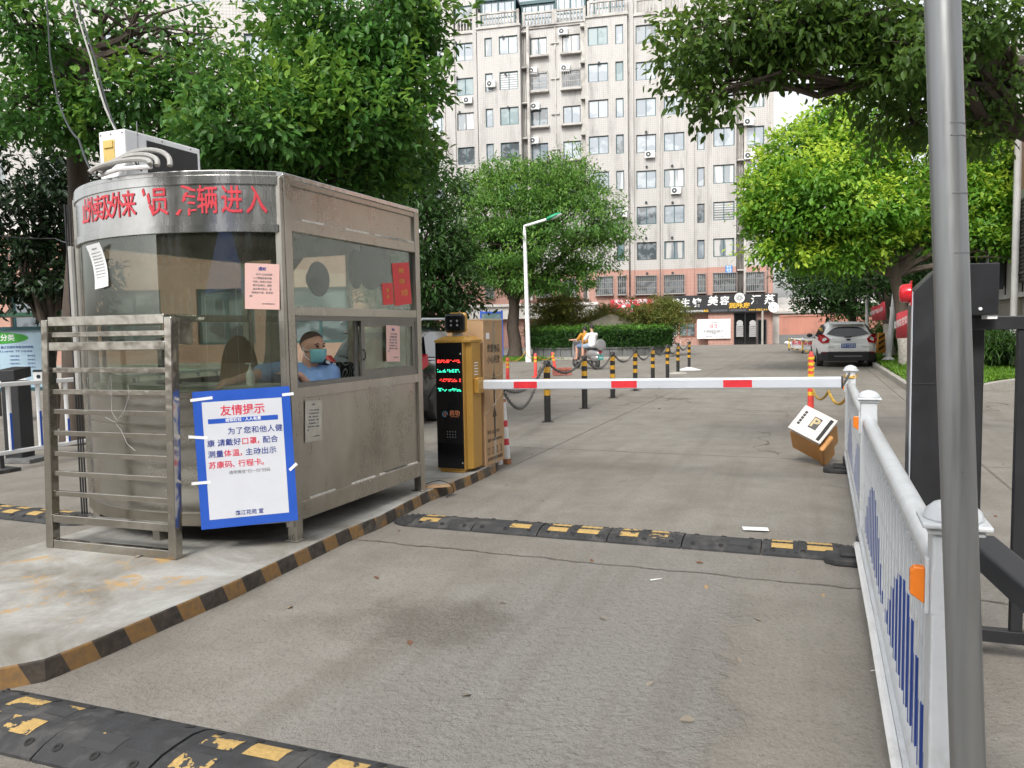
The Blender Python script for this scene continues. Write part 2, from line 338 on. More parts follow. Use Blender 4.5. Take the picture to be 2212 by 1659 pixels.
# traffic island with painted kerb
def kerb_mat():
    m, ns, ls, p = nt('striped_kerb_paint'); tc, sx, s, t = rd_coords(ns, ls); v = tc.outputs['Object']
    q = mth(ns, ls, 'ADD', mth(ns, ls, 'ADD', s, mth(ns, ls, 'MULTIPLY', sx.outputs[2], .45)), mth(ns, ls, 'MULTIPLY', t, .35))
    st = ramp(ns, ls, mth(ns, ls, 'FRACT', mth(ns, ls, 'DIVIDE', mth(ns, ls, 'ADD', q, 20), .315)), .525, .535)
    n = noise(ns, ls, v, 20, 5, .7); n2 = noise(ns, ls, v, 6, 5, .7)
    c = mixc(ns, ls, st, (.02, .02, .021, 1), (.40, .215, .06, 1))
    c = mixc(ns, ls, ramp(ns, ls, n, .25, .7, 0, .75), c, (.13, .10, .075, 1))
    c = mixc(ns, ls, mth(ns, ls, 'MULTIPLY', ramp(ns, ls, n2, .52, .6), ramp(ns, ls, s, 3.4, 4.8, .25, .8)), c, (.13, .115, .095, 1))
    ls.new(c, p.inputs['Base Color']); p.inputs['Roughness'].default_value = .7; bumpn(ns, ls, n, .5, .01, p); return m
def island_mat():
    m, ns, ls, p = nt('island_top'); tc = ns.new('ShaderNodeTexCoord'); v = tc.outputs['Object']
    a = noise(ns, ls, v, 1.7, 8, .7, .5); b = noise(ns, ls, v, 7, 6, .7); y = noise(ns, ls, v, 3.1, 8, .75, .3); f = noise(ns, ls, v, 50, 3, .7)
    c = mixc(ns, ls, ramp(ns, ls, a, .38, .62), (.20, .185, .155, 1), (.40, .40, .38, 1))
    c = mixc(ns, ls, ramp(ns, ls, b, .45, .75, 0, .6), c, (.24, .23, .215, 1))
    g = G(130, 1265, .1); sx = ns.new('ShaderNodeSeparateXYZ'); ls.new(v, sx.inputs[0])
    dx = mth(ns, ls, 'SUBTRACT', sx.outputs[0], g.x); dy = mth(ns, ls, 'SUBTRACT', sx.outputs[1], g.y)
    d = mth(ns, ls, 'SQRT', mth(ns, ls, 'ADD', mth(ns, ls, 'MULTIPLY', dx, dx), mth(ns, ls, 'MULTIPLY', dy, dy)))
    near = ramp(ns, ls, d, 1.1, .2, 0, .16)
    c = mixc(ns, ls, ramp(ns, ls, mth(ns, ls, 'ADD', y, near), .68, .74, 0, .75), c, (.46, .27, .07, 1))
    c = mixc(ns, ls, ramp(ns, ls, f, .55, .8, 0, .4), c, (.14, .13, .11, 1))
    ls.new(c, p.inputs['Base Color']); p.inputs['Roughness'].default_value = .75; bumpn(ns, ls, b, .5, .015, p); return m
IZ = .10
rp = [G(x, y) for x, y in ((-60, 1497), (0, 1492), (99, 1472), (208, 1427), (367, 1355), (496, 1298), (739, 1177))]
rp2 = [G(x, y) for x, y in ((752, 1171), (823, 1141), (922, 1086), (1014, 1049))]
e = rp2[-1]
far = [e + RD * .55 + RR * .02, e + RD * 1.0 - RR * .1, e + RD * 1.25 - RR * .4, e + RD * 1.3 - RR * .9, e + RD * 1.0 - RR * 1.5]
lf = G(0, 1195, IZ); lf.z = 0
left = [lf + RD * 3.2, lf, lf - RD * 1.2, lf - RD * 2.2]
def smooth_poly(pts, it=1):
    for _ in range(it):
        q = []
        for i, a in enumerate(pts):
            b = pts[(i + 1) % len(pts)]; q += [a * .75 + b * .25, a * .25 + b * .75]
        pts = q
    return pts
poly = smooth_poly(rp[:-1]) if False else rp + rp2 + smooth_poly(far)[0:9] + left
isl = MB(); n = len(poly)
import random as _r; _r.seed(5)
top = []
for i, q in enumerate(poly):
    top.append((q.x, q.y, IZ))
isl.add([(q.x, q.y, -.005) for q in poly] + top, [(i, (i + 1) % n, n + (i + 1) % n, n + i) for i in range(n)], 1)
isl.add(top, [tuple(range(n))], 0)
tag(isl.build('traffic_island', [island_mat(), kerb_mat()], bevel=.012), kind='structure')
# broken gap in the kerb
# grass verge with its kerb on the right
KZ = .14
kline = [Vector((8.57, 16.5, 0)) + RD * q for q in (44, 30, 20, 12, 5, 0)]
kline += [Vector((8.02, 15.2, 0)), Vector((8.15, 14.75, 0)), Vector((8.75, 14.95, 0)), Vector((9.62, 16.0, 0)), Vector((12.0, 18.05, 0)), Vector((13.6, 18.7, 0)), Vector((20, 16.5, 0))]
kb = MB()
for i in range(len(kline) - 1):
    a, b = kline[i], kline[i + 1]; d = (b - a).normalized(); w = Vector((d.y, -d.x, 0)); L = (b - a).length; k = max(1, int(L / .8))
    for j in range(k):
        p0 = a + d * (L * j / k + .006); p1 = a + d * (L * (j + 1) / k - .006)
        M = frame((p0 + p1) / 2, d, -w if w.dot(Vector((1, 0, 0))) < 9 else w)
        kb.box((0, 0, KZ / 2 - .02), ((p1 - p0).length, .13, KZ + .04 + random.uniform(-.008, .008)), M)
tag(kb.build('verge_kerb', M_['concrete'], bevel=.015), kind='structure')
def kdist(x, y):
    best = 1e9
    for i in range(len(kline) - 1):
        a, b = kline[i], kline[i + 1]; d = b - a; t = max(0, min(1, ((x - a.x) * d.x + (y - a.y) * d.y) / d.dot(d)))
        best = min(best, math.hypot(x - a.x - d.x * t, y - a.y - d.y * t))
    return best
def inside(x, y, pl):
    r = False
    for i in range(len(pl)):
        a, b = pl[i], pl[i - 1]
        if (a.y > y) != (b.y > y) and x < (b.x - a.x) * (y - a.y) / (b.y - a.y) + a.x: r = not r
    return r
vpoly = kline + [Vector((44, 44, 0)), Vector((40, 60, 0))]
def vz(x, y): return KZ - .03 + .07 * min(kdist(x, y), 12) + .03 * math.sin(x * 1.7 + y) * math.sin(y * 1.3)
vb = MB(); idx = {}
step = .8
xs = [6 + i * step for i in range(48)]; ys = [14 + j * step for j in range(58)]
for j, y in enumerate(ys):
    for i, x in enumerate(xs):
        if inside(x, y, vpoly) and inside(x + step, y, vpoly) and inside(x, y + step, vpoly) and inside(x + step, y + step, vpoly):
            vb.add([(x, y, vz(x, y)), (x + step, y, vz(x + step, y)), (x + step, y + step, vz(x + step, y + step)), (x, y + step, vz(x, y + step))], [(0, 1, 2, 3)], 0, True)
# skirt strip from kerb to grid
sk = []
vb.add([(q.x, q.y, KZ - .06) for q in vpoly], [tuple(range(len(vpoly)))], 0)
tag(vb.build('verge', pm('verge_soil', (.085, .075, .04), .95, 0, .4, 2.5, .5, 20)), kind='structure')
# ================================================================ apartment block
def tile_mat(name, col, line, sz, stain=(.17, .16, .15), samt=.7):
    m, ns, ls, p = nt(name); tc = ns.new('ShaderNodeTexCoord'); sx = ns.new('ShaderNodeSeparateXYZ'); ls.new(tc.outputs['Object'], sx.inputs[0])
    def g(o): return ramp(ns, ls, mth(ns, ls, 'ABSOLUTE', mth(ns, ls, 'SUBTRACT', mth(ns, ls, 'FRACT', mth(ns, ls, 'DIVIDE', mth(ns, ls, 'ADD', o, 200), sz)), .5)), .40, .43)
    ln = mth(ns, ls, 'MAXIMUM', g(sx.outputs[0]), g(sx.outputs[2]))
    mp = ns.new('ShaderNodeMapping'); mp.inputs['Scale'].default_value = (1.1, 1.1, .16); ls.new(tc.outputs['Object'], mp.inputs[0])
    st = noise(ns, ls, mp.outputs[0], 1.3, 7, .65, .2); b = noise(ns, ls, tc.outputs['Object'], .28, 5, .6); sp = noise(ns, ls, tc.outputs['Object'], 9.5, 2, .5)
    c = mixc(ns, ls, ramp(ns, ls, sp, .3, .7), c4(col, .93), c4(col, 1.06)); c = mixc(ns, ls, mth(ns, ls, 'MULTIPLY', ln, .6), c, c4(line))
    k = mth(ns, ls, 'MULTIPLY', ramp(ns, ls, st, .48, .72), ramp(ns, ls, b, .36, .62, .15, 1))
    c = mixc(ns, ls, mth(ns, ls, 'MULTIPLY', k, samt), c, c4(stain)); ls.new(c, p.inputs['Base Color']); p.inputs['Roughness'].default_value = .55
    bumpn(ns, ls, ln, -.2, .01, p); return m
M_['tile'] = tile_mat('white_wall_tile', (.46, .448, .432), (.27, .26, .24), .15, (.15, .14, .13), .8)
M_['pinktile'] = tile_mat('pink_wall_tile', (.43, .245, .20), (.34, .19, .15), .3, (.24, .13, .1), .45)
M_['render'] = pm('grey_render', (.46, .445, .42), .8, 0, .15, 1.2, dirt=(.15, .14, .13), dscale=.8, damt=.7)
M_['fascia'] = pm('white_fascia', (.66, .635, .60), .7, 0, .06, 1.5, dirt=(.35, .31, .27), dscale=.8)
M_['wframe'] = pm('teal_window_frame', (.025, .085, .098), .45, 0, .15)
M_['wframe2'] = pm('dark_window_frame', (.05, .06, .065), .5, 0, .15)
M_['grille'] = pm('window_grille', (.30, .29, .28), .5, .4, .15)
def pane_mat(name, a, b, sc, blinds=False):
    m, ns, ls, p = nt(name); tc = ns.new('ShaderNodeTexCoord'); oi = ns.new('ShaderNodeObjectInfo')
    ad = ns.new('ShaderNodeVectorMath'); ad.operation = 'ADD'; ls.new(tc.outputs['Object'], ad.inputs[0]); sc_ = ns.new('ShaderNodeVectorMath'); sc_.operation = 'SCALE'
    cb = ns.new('ShaderNodeCombineXYZ'); [ls.new(oi.outputs['Random'], cb.inputs[i]) for i in range(3)]; ls.new(cb.outputs[0], sc_.inputs[0]); sc_.inputs['Scale'].default_value = 40; ls.new(sc_.outputs[0], ad.inputs[1])
    mp = ns.new('ShaderNodeMapping'); mp.inputs['Scale'].default_value = sc; ls.new(ad.outputs[0], mp.inputs[0])
    n = noise(ns, ls, mp.outputs[0], 1, 3, .5)
    f = ramp(ns, ls, n, .46, .54)
    if blinds:
        sx = ns.new('ShaderNodeSeparateXYZ'); ls.new(tc.outputs['Object'], sx.inputs[0])
        f = ramp(ns, ls, mth(ns, ls, 'FRACT', mth(ns, ls, 'MULTIPLY', sx.outputs[2], 5.2)), .45, .5)
    ls.new(mixc(ns, ls, f, c4(a), c4(b)), p.inputs['Base Color']); p.inputs['Roughness'].default_value = .07; p.inputs['Specular IOR Level'].default_value = .9; p.inputs['Coat Weight'].default_value = .6; p.inputs['Coat Roughness'].default_value = .03
    return m
PANES = [pane_mat('pane_sky', (.22, .26, .30), (.34, .38, .41), (.6, 1, .8)), pane_mat('pane_dark', (.08, .095, .105), (.2, .23, .25), (1.2, 1, 1.6)),  # pane_sky has the pale sky reflection painted into its colour
         pane_mat('pane_curtain', (.2, .23, .25), (.5, .5, .49), (2.6, 1, .3)), pane_mat('pane_teal', (.10, .17, .18), (.18, .25, .26), (1, 1, 1)), pane_mat('pane_blind', (.16, .18, .19), (.45, .45, .44), (1, 1, 1), True)]
PANES.append(M_['blackgloss'])
_wm = {}
def window(parent, u0, u1, z0, z1, y, var, fm='wframe', split=1, th=.07, name='window'):
    """frame as a part, its panes as a sub-part; y is the wall face, the frame sits 0.1 m behind it"""
    w, h = round(u1 - u0, 2), round(z1 - z0, 2); k = (w, h, fm, split)
    if k not in _wm:
        f = MB(); f.b2(-w / 2, w / 2, 0, .08, 0, th); f.b2(-w / 2, w / 2, 0, .08, h - th, h)
        f.b2(-w / 2, -w / 2 + th, 0, .08, th, h - th); f.b2(w / 2 - th, w / 2, 0, .08, th, h - th)
        for i in range(split): x = -w / 2 + w * (i + 1) / (split + 1); f.b2(x - th * .5, x + th * .5, .01, .07, th, h - th)
        _wm[k] = f.build('window', M_[fm]); _wm[k].name = 'tmp'
    f = inst(name, _wm[k].data, parent, ((u0 + u1) / 2, y + .10, z0))
    pk = k + (var,)
    if pk not in _wm:
        p = MB(); p.b2(-w / 2 + th * .5, w / 2 - th * .5, .035, .05, th * .5, h - th * .5); _wm[pk] = p.build('pane', PANES[var]); _wm[pk].name = 'tmp'
    inst('pane', _wm[pk].data, f)
    return f
def clean_protos(d):
    for o in list(d.values()):
        if o.name.startswith('tmp'): bpy.data.objects.remove(o)
def wall(mb, u0, u1, z0, z1, holes, y, rev=.14, mi=0):
    hs = [h for h in holes if h[0] < u1 and h[1] > u0 and h[2] < z1 and h[3] > z0]
    us = sorted({u0, u1} | {max(u0, min(u1, h[i])) for h in hs for i in (0, 1)}); zs = sorted({z0, z1} | {max(z0, min(z1, h[i])) for h in hs for i in (2, 3)})
    for a, b in zip(us, us[1:]):
        for c, d in zip(zs, zs[1:]):
            m = ((a + b) / 2, (c + d) / 2)
            if any(h[0] < m[0] < h[1] and h[2] < m[1] < h[3] for h in hs): continue
            mb.quad((a, y, c), (b, y, c), (b, y, d), (a, y, d), mi)
    for a, b, c, d in hs:
        for q in (((a, y, c), (a, y + rev, c), (a, y + rev, d), (a, y, d)), ((b, y, c), (b, y, d), (b, y + rev, d), (b, y + rev, c)), ((a, y, d), (a, y + rev, d), (b, y + rev, d), (b, y, d)), ((a, y, c), (b, y, c), (b, y + rev, c), (a, y + rev, c))): mb.quad(*q, mi)
FA0 = Vector((19.0, 62.2, 0)); FANG = -12.5
FT = thing('apartment_building', 'tall white tiled apartment block with teal windows and a pink lower storey', 'building', FA0, FANG)
FMI = FT.matrix_basis.inverted()
def fu(px, py, w=0):
    o = FMI @ Vector((0, 0, EYE)); d = FMI.to_3x3() @ ray(px, py); t = (-w - o.y) / d.y; q = o + d * t; return q.x, q.z
def U(px, w=0, py=232): return fu(px, py, w)[0]
ztop = [fu(1395, y)[1] for y in (53, 132, 212, 292, 370, 447, 523)]
zsp = (ztop[0] - ztop[6]) / 6; ZT = [ztop[0] - zsp * k for k in range(7)]; WH = 1.46
ZP = fu(1395, 583)[1]; ZPW = fu(1395, 596)[1]; ZPWB = fu(1395, 635)[1]; ZS = fu(1450, 641)[1]; ZR = ZT[0] + .72      # pink line, pink windows, sign top, roof terrace
bays = [('a', 903, 1033, 0), ('b', 1033, 1125, .6), ('c', 1125, 1268, -.45), ('d', 1268, 1356, .6), ('e', 1356, 1530, 0), ('f', 1530, 1591, .5), ('g', 1591, 1608, -.6), ('h', 1608, 1672, .2)]
cols = {'c0': (934, 971, 0, 1), 'c1': (987, 1024, 0, 1), 'c2': (1049, 1065, .6, 0), 'c3': (1080, 1120, .6, 1), 'c4': (1147, 1183, -.45, 1), 'c5': (1216, 1254, -.45, 1), 'c6': (1271, 1314, .6, 1), 'c7': (1330, 1347, .6, 0),
        'c8': (1374, 1417, 0, 1), 'c9': (1434, 1478, 0, 1), 'c10': (1506, 1522, 0, 0), 'c11': (1541, 1587, .5, 1), 'c12': (1611, 1651, .2, 1)}
rows = {'c0': range(-1, 6), 'c1': range(-1, 6), 'c2': range(5), 'c3': range(5), 'c4': range(5), 'c5': range(5), 'c6': range(6), 'c7': range(7), 'c8': range(7), 'c9': range(7), 'c10': range(1, 7), 'c11': range(1, 7), 'c12': range(1, 6)}
grilled = {('c4', 1), ('c5', 1), ('c5', 4), ('c1', 5), ('c6', 5)}
holes = []; rnd = random.Random(11)
VAR = {('c3', 1): 4, ('c11', 5): 4, ('c0', 3): 4, ('c8', 5): 1, ('c1', 4): 1, ('c3', 4): 3, ('c3', 2): 3, ('c4', 2): 1, ('c2', 0): 2, ('c5', 0): 2, ('c4', 0): 2, ('c9', 6): 2, ('c11', 4): 2}
for c, (a, b, w, sp) in cols.items():
    u0, u1 = U(a, w), U(b, w)
    for r in rows[c]:
        z1 = (ZT[0] - r * zsp) + (.15 if r < 0 else 0); z0 = z1 - WH * (1.05 if sp == 0 else 1)
        holes.append((u0, u1, z0, z1, w)); var = VAR.get((c, r), rnd.choice([0, 0, 0, 1, 2, 3, 0]))
        window(FT, u0, u1, z0, z1, -w, var, 'wframe' if rnd.random() < .75 else 'wframe2', sp)
# pink storey windows
for a, b, w in ((1049, 1068, .6), (1160, 1190, -.45), (1216, 1246, -.45), (1288, 1324, .6), (1335, 1352, .6), (1374, 1418, 0), (1435, 1478, 0), (1507, 1524, 0), (1541, 1590, .5), (1612, 1651, .2)):
    u0, u1 = U(a, w, 615), U(b, w, 615); holes.append((u0, u1, ZPWB, ZPW, w))
    window(FT, u0, u1, ZPWB, ZPW, -w, 1, 'wframe2', 1)
    grilled.add((u0, u1, w))
body = MB()
for nme, a, b, w in bays:
    u0, u1 = U(a, w), U(b, w); hh = [h[:4] for h in holes if h[4] == w]
    wall(body, u0, u1, ZP, ZR, hh, -w, mi=0); wall(body, u0, u1, 0, ZP, hh, -w, mi=1)
    for q in (u0, u1): body.quad((q, -w, 0), (q, .9, 0), (q, .9, ZP), (q, -w, ZP), 1); body.quad((q, -w, ZP), (q, .9, ZP), (q, .9, ZR), (q, -w, ZR), 0)
    body.b2(u0 - .08, u1 + .08, -w - .12, .5, ZR, ZR + .16, 2)       # terrace slab edge
    body.b2(u0, u1, -w + .32, -w + .38, 0, ZR, 3)
ul, ur = U(903), U(1672, .2)
body.b2(ul, ur, 1.0, 13, 0, ZR + .1, 0)
# flat pilaster strips
for a, b in ((958, 984), (1024.5, 1032.5), (1357, 1369), (1421, 1430), (1485, 1499)): body.b2(U(a), U(b), -.16, -.004, ZP, ZR + (2.9 if a < 1030 else 4.6), 0)
for a, b in ((1357, 1369), (1421, 1430), (1485, 1499)): body.b2(U(a), U(b), -.16, -.004, ZS, ZP, 1)
# upper storey over the left bay and right bay
body.b2(U(903), U(1032), 0.02, .7, ZR + 2.35, ZR + 6, 0); body.b2(U(903), U(1032), .71, 6, ZR + .17, ZR + 6, 0)
body.b2(U(1357), U(1672), 1.6, 7, ZR + .17, ZR + 6, 0)
body.build('wall', [M_['tile'], M_['pinktile'], M_['render'], M_['dark']], FT)
# balustrades of the roof terrace
def balustrade(u0, u1, y, z):
    m = MB(); m.b2(u0, u1, y - .07, y + .07, z, z + .1); m.b2(u0, u1, y - .09, y + .09, z + 1.0, z + 1.14); k = max(3, int((u1 - u0) / .26))
    for i in range(k):
        x = u0 + (u1 - u0) * (i + .5) / k; m.lathe([(.04, 0), (.085, .2), (.05, .45), (.05, .55), (.085, .72), (.04, .9)], 6, Matrix.Translation((x, y, z + .1)))
    for x in (u0 + .05, u1 - .05): m.b2(x - .1, x + .1, y - .1, y + .1, z, z + 1.2)
    m.build('balustrade', M_['render'], FT)
for a, b, w in ((925, 957, 0), (985, 1024, 0), (1034, 1120, .55), (1130, 1196, -.3), (1199, 1264, -.3), (1270, 1354, .55), (1371, 1419, .0), (1432, 1483, .0), (1500, 1590, .0)):
    balustrade(U(a, w, 50), U(b, w, 50), -w, ZR + .16)
# glazed roof rooms
def glasshouse(a, b, w, d, h):
    u0, u1 = U(a, w, 20), U(b, w, 20); z = ZR + .2; m = MB(); g = MB(); y = -w
    for x in (u0, (u0 + u1) / 2, u1):
        m.b2(x - .07, x + .07, y, y + .12, z, z + h); m.b2(x - .06, x + .06, y + d - .1, y + d, z, z + h)
    m.b2(u0 - .15, u1 + .15, y - .12, y + d, z + h, z + h + .26)
    for zz in (z + 1.1, z + h - .1): m.b2(u0, u1, y + .02, y + .1, zz - .05, zz + .05)
    for x in (u0, u1): m.b2(x - .05, x + .05, y, y + d, z + 1.05, z + 1.15)
    k = 5
    for i in range(k): x = u0 + (u1 - u0) * (i + .5) / k; m.b2(x - .03, x + .03, y + .03, y + .09, z + 1.1, z + h)
    o = m.build('conservatory', M_['wframe'], FT)
    g.b2(u0, u1, y + .05, y + .06, z, z + h); g.build('pane', PANES[0], o); g = MB(); g.b2(u0, u1, y + d - .3, y + d - .2, z, z + h); g.build('back_pane', PANES[0], o)
glasshouse(1040, 1112, -.6, 3, 2.5); glasshouse(1128, 1197, -1.6, 3, 2.3); glasshouse(1201, 1263, -1.2, 3, 2.5); glasshouse(1284, 1352, -.9, 3, 2.6)
# window grilles
def grille(u0, u1, z0, z1, y, parent=FT):
    m = MB(); m.b2(u0 - .06, u1 + .06, y - .4, y, z0 - .1, z0 - .04)
    for z in (z0 - .02, z0 + (z1 - z0) * .33, z0 + (z1 - z0) * .67, z1): m.b2(u0 - .05, u1 + .05, y - .40, y - .36, z - .022, z + .022)
    k = max(4, int((u1 - u0) / .15))
    for i in range(k + 1): x = u0 - .04 + (u1 - u0 + .08) * i / k; m.b2(x - .017, x + .017, y - .36, y - .33, z0, z1 + .02)
    for x in (u0 - .05, u1 + .05):
        for z in (z0, z1): m.b2(x - .02, x + .02, y - .36, y, z - .02, z + .02)
    m.build('window_grille', M_['grille'], parent)
for gk in grilled:
    if isinstance(gk[0], str): c, r = gk; a, b, w, sp = cols[c]; grille(U(a, w), U(b, w), ZT[r] - WH, ZT[r], -w)
    else: grille(gk[0], gk[1], ZPWB, ZPW, -gk[2])
# ledges under the recessed windows, pipes and shaft slabs
tr = MB()
for c in ('c4', 'c5'):
    a, b, w, sp = cols[c]
    for r in range(6): tr.b2(U(a, w) - .15, U(b, w) + .15, -w - .45, -w, ZT[r] - WH - .22, ZT[r] - WH - .06)
for a, b, yy in ((1126, 1145, .35), (1256, 1269, .35), (1592, 1609, .45)):
    for r in range(8): tr.b2(U(a, -.45), U(b, -.45), -.2, .4, ZT[0] - r * zsp + .3, ZT[0] - r * zsp + .42)
    tr.b2(U(b, -.45) - .1, U(b, -.45) + .1, -.25, -.05, ZS, ZR)
    for i in range(4): x = U(a, -.45) + (i + .6) * (U(b, -.45) - U(a, -.45)) / 5; tr.cyl((x, .28, 3), (x, .28, ZR), .055, n=8)
for a, w in ((1201, -.45), (1038, 0), (1359, .16), (1425, .16), (1660, .2), (1003 - 42, .16)): x = U(a, w); tr.cyl((x, -w - .06, 3), (x, -w - .06, ZR), .045, n=8)
for a in (1200, ):
    for r in range(5): x = U(a, -.45); z = ZT[r] - .6; tr.b2(x - .35, x + .35, .32, .4, z - .04, z + .04)
tr.build('drainpipes', M_['render'], FT)
# air conditioner outdoor units
acm = None
def acunit(u, z, y, rz=0):
    global acm
    if acm is None:
        m = MB(); m.box((0, 0, .27), (.78, .28, .54), None, 0); M = Matrix.Translation((-.12, -.141, .27)) @ Matrix.Rotation(R(90), 4, 'X'); m.lathe([(.21, 0), (.21, .012), (.2, .014)], 18, M, 1); m.lathe([(.06, .012), (.06, .03)], 10, M, 0)
        m.b2(-.3, -.26, -.1, .2, -.05, 0, 0); m.b2(.26, .3, -.1, .2, -.05, 0, 0); acm = m.build('tmp', [M_['white'], M_['wframe2']], bevel=.02)
    o = acm.copy(); COL.objects.link(o); o.name = 'air_conditioner'; o.parent = FT; o.location = (u, y, z)
for a, w, y in ((1217, -.45, 77), (1152, -.45, 162), (1222, -.45, 156), (1157, -.45, 238), (1155, -.45, 312), (1460, 0, 420), (1404, 0, 342), (1062, .6, 190), (1012, 0, 225), (1345, .6, 470), (1617, .2, 272), (1618, .2, 345), (1619, .2, 428), (1620, .2, 500), (944, 0, 304)):
    u, z = fu(a, y, w); acunit(u, z, -w - .2)
bpy.data.objects.remove(acm)
# round vent hoods
vt = MB()
for a, w, y in ((1394, 0, 45), (1396, 0, 285), (1397, 0, 360), (1396, 0, 437), (1452, 0, 358), (1453, 0, 437), (1398, 0, 590), (1453, 0, 589), (1396, 0, 514), (1452, 0, 513), (985, 0, 92), (988, 0, 168), (993, 0, 242), (1086, .6, 80), (1092, .6, 160), (1098, .6, 232), (1294, .6, 136)):
    u, z = fu(a, y, w); vt.cyl((u, -w, z), (u, -w - .12, z - .02), .09, .1, 10)
vt.build('vent_hood', M_['wframe2'], FT)
# ground floor: fascia canopy on the left, shop openings on the right
gf = MB(); uA, uB = U(1000, 1.2, 675), U(1292, 1.2, 675); zA, zB = fu(1060, 690, 1.2)[1], fu(1060, 661, 1.2)[1]
gf.b2(uA, uB, -1.2, -.61, zA, zB); gf.b2(uA, uB, -1.4, -1.2, zB - .1, zB + .12); gf.build('canopy_fascia', M_['fascia'], FT)
def opening(a, b, y0, y1, w, m, name, sub=None):
    u0, z1 = fu(a, y0, w); u1, z0 = fu(b, y1, w); f = MB(); t = .07
    f.b2(u0, u1, -w - .05, -w + .02, z1 - t, z1); f.b2(u0, u0 + t, -w - .05, -w + .02, z0, z1 - t); f.b2(u1 - t, u1, -w - .05, -w + .02, z0, z1 - t)
    f.b2((u0 + u1) / 2 - t / 2, (u0 + u1) / 2 + t / 2, -w - .045, -w + .02, z0, z1 - t); f.b2(u0 + t, u1 - t, -w - .05, -w + .02, z0, z0 + t)
    o = f.build(name, M_[m], FT); g = MB(); g.b2(u0 + t, u1 - t, -w - .025, -w - .005, z0 + t, z1 - t); g.build('pane', PANES[sub or 1], o); return o
opening(1150, 1182, 697, 760, .62, 'wframe2', 'shop_door'); opening(1196, 1240, 697, 757, .62, 'wframe2', 'shop_door')
opening(1255, 1300, 694, 754, .62, 'wframe2', 'shop_window'); opening(1310, 1352, 690, 752, .62, 'wframe2', 'shop_door')
opening(1433, 1462, 699, 726, .01, 'white', 'shop_window')
opening(1585, 1634, 676, 747, .51, 'black', 'shop_door', 5)
opening(1636, 1656, 690, 746, .52, 'wframe2', 'shop_door', 5)
M_['brownwood'] = pm('brown_door_wood', (.22, .075, .05), .5, 0, .15)
o = opening(1467, 1502, 697, 727, .02, 'brownwood', 'shop_window')
u0, z0 = fu(1468, 697, .02); u1 = fu(1501, 697, .02)[0]; ar = MB(); uc, rr_ = (u0 + u1) / 2, (u1 - u0) / 2
ar.tube([(uc + rr_ * math.cos(t), -.06, z0 + rr_ * math.sin(t)) for t in np.linspace(0, math.pi, 14)], .06, 6)
for t in np.linspace(.5, 2.6, 4): ar.bar((uc, -.06, z0), (uc + rr_ * math.cos(t), -.06, z0 + rr_ * math.sin(t)), .04, .04, (0, 1, 0))
ar.build('window_arch', M_['brownwood'], o)
pf = MB(); u0, z1 = fu(1640, 745, .55); pf.cyl((fu(1647, 700, .7)[0], -.7, 0), (fu(1647, 700, .7)[0], -.7, ZS - 1.3), .09, n=10); pf.build('downpipe', M_['concrete'], FT)
clean_protos(_wm); _wm.clear()

# ---- white apartment block behind the left trees
BT = thing('apartment_building', 'white tiled apartment block glimpsed behind the leaves of the left trees', 'building', P(-260, 730, 36) * Vector((1, 1, 0)) if False else Vector((P(-260, 730, 36).x, 36, 0)), 4)
b2 = MB(); hs = []
W2 = 23
for c in range(7):
    for r in range(6): hs.append((1.2 + c * 3.2, 2.9 + c * 3.2, 5.4 + r * 2.9, 6.9 + r * 2.9))
wall(b2, 0, W2, 4.4, 24, hs, 0); wall(b2, 0, W2, 0, 4.4, hs, 0, mi=1); b2.b2(0, W2, .3, 9, 0, 24, 0)
b2.build('wall', [M_['tile'], M_['pinktile']], BT)
for a, b, c, d in hs: window(BT, a, b, c, d, 0, rnd.choice([0, 1, 2, 3]))
clean_protos(_wm); _wm.clear()
# ---- low salmon building behind the booth
LB = thing('low_building', 'low salmon rendered building with dark windows seen behind the guard booth', 'building', Vector((P(-120, 730, 21).x, 21.5, 0)), 0)
lb = MB(); hs = [(1.5 + i * 2.6, 3.1 + i * 2.6, 1.2, 2.75) for i in range(4)]; M_['salmon'] = pm('salmon_render', (.44, .255, .20), .85, 0, .1, 1.5, dirt=(.3, .2, .15), dscale=.8)
wall(lb, 0, 11.5, .7, 4.3, hs, 0); lb.b2(0, 11.5, .35, 6, 0, 4.28, 0); lb.b2(-.1, 11.6, -.03, .2, 0, .7, 1); lb.b2(-.2, 11.7, -.3, 6.2, 4.3, 4.55, 2)
lb.build('wall', [M_['salmon'], M_['concrete'], M_['fascia']], LB)
for a, b, c, d in hs: window(LB, a, b, c, d, 0, 1)
clean_protos(_wm); _wm.clear()
# ---- panelled building on the right
RB = thing('panelled_building', 'grey panelled building with louvred screens above the lawn at the right edge', 'building', Vector((14.4, 22.5, 0)), 90 - TH)
rb = MB(); M_['louvre'] = pm('louvre_screen', (.085, .078, .068), .6, .3, .15, 30); M_['panel'] = pm('pale_wall_panel', (.47, .47, .46), .6, 0, .06, 1, dirt=(.28, .26, .24), dscale=.7)
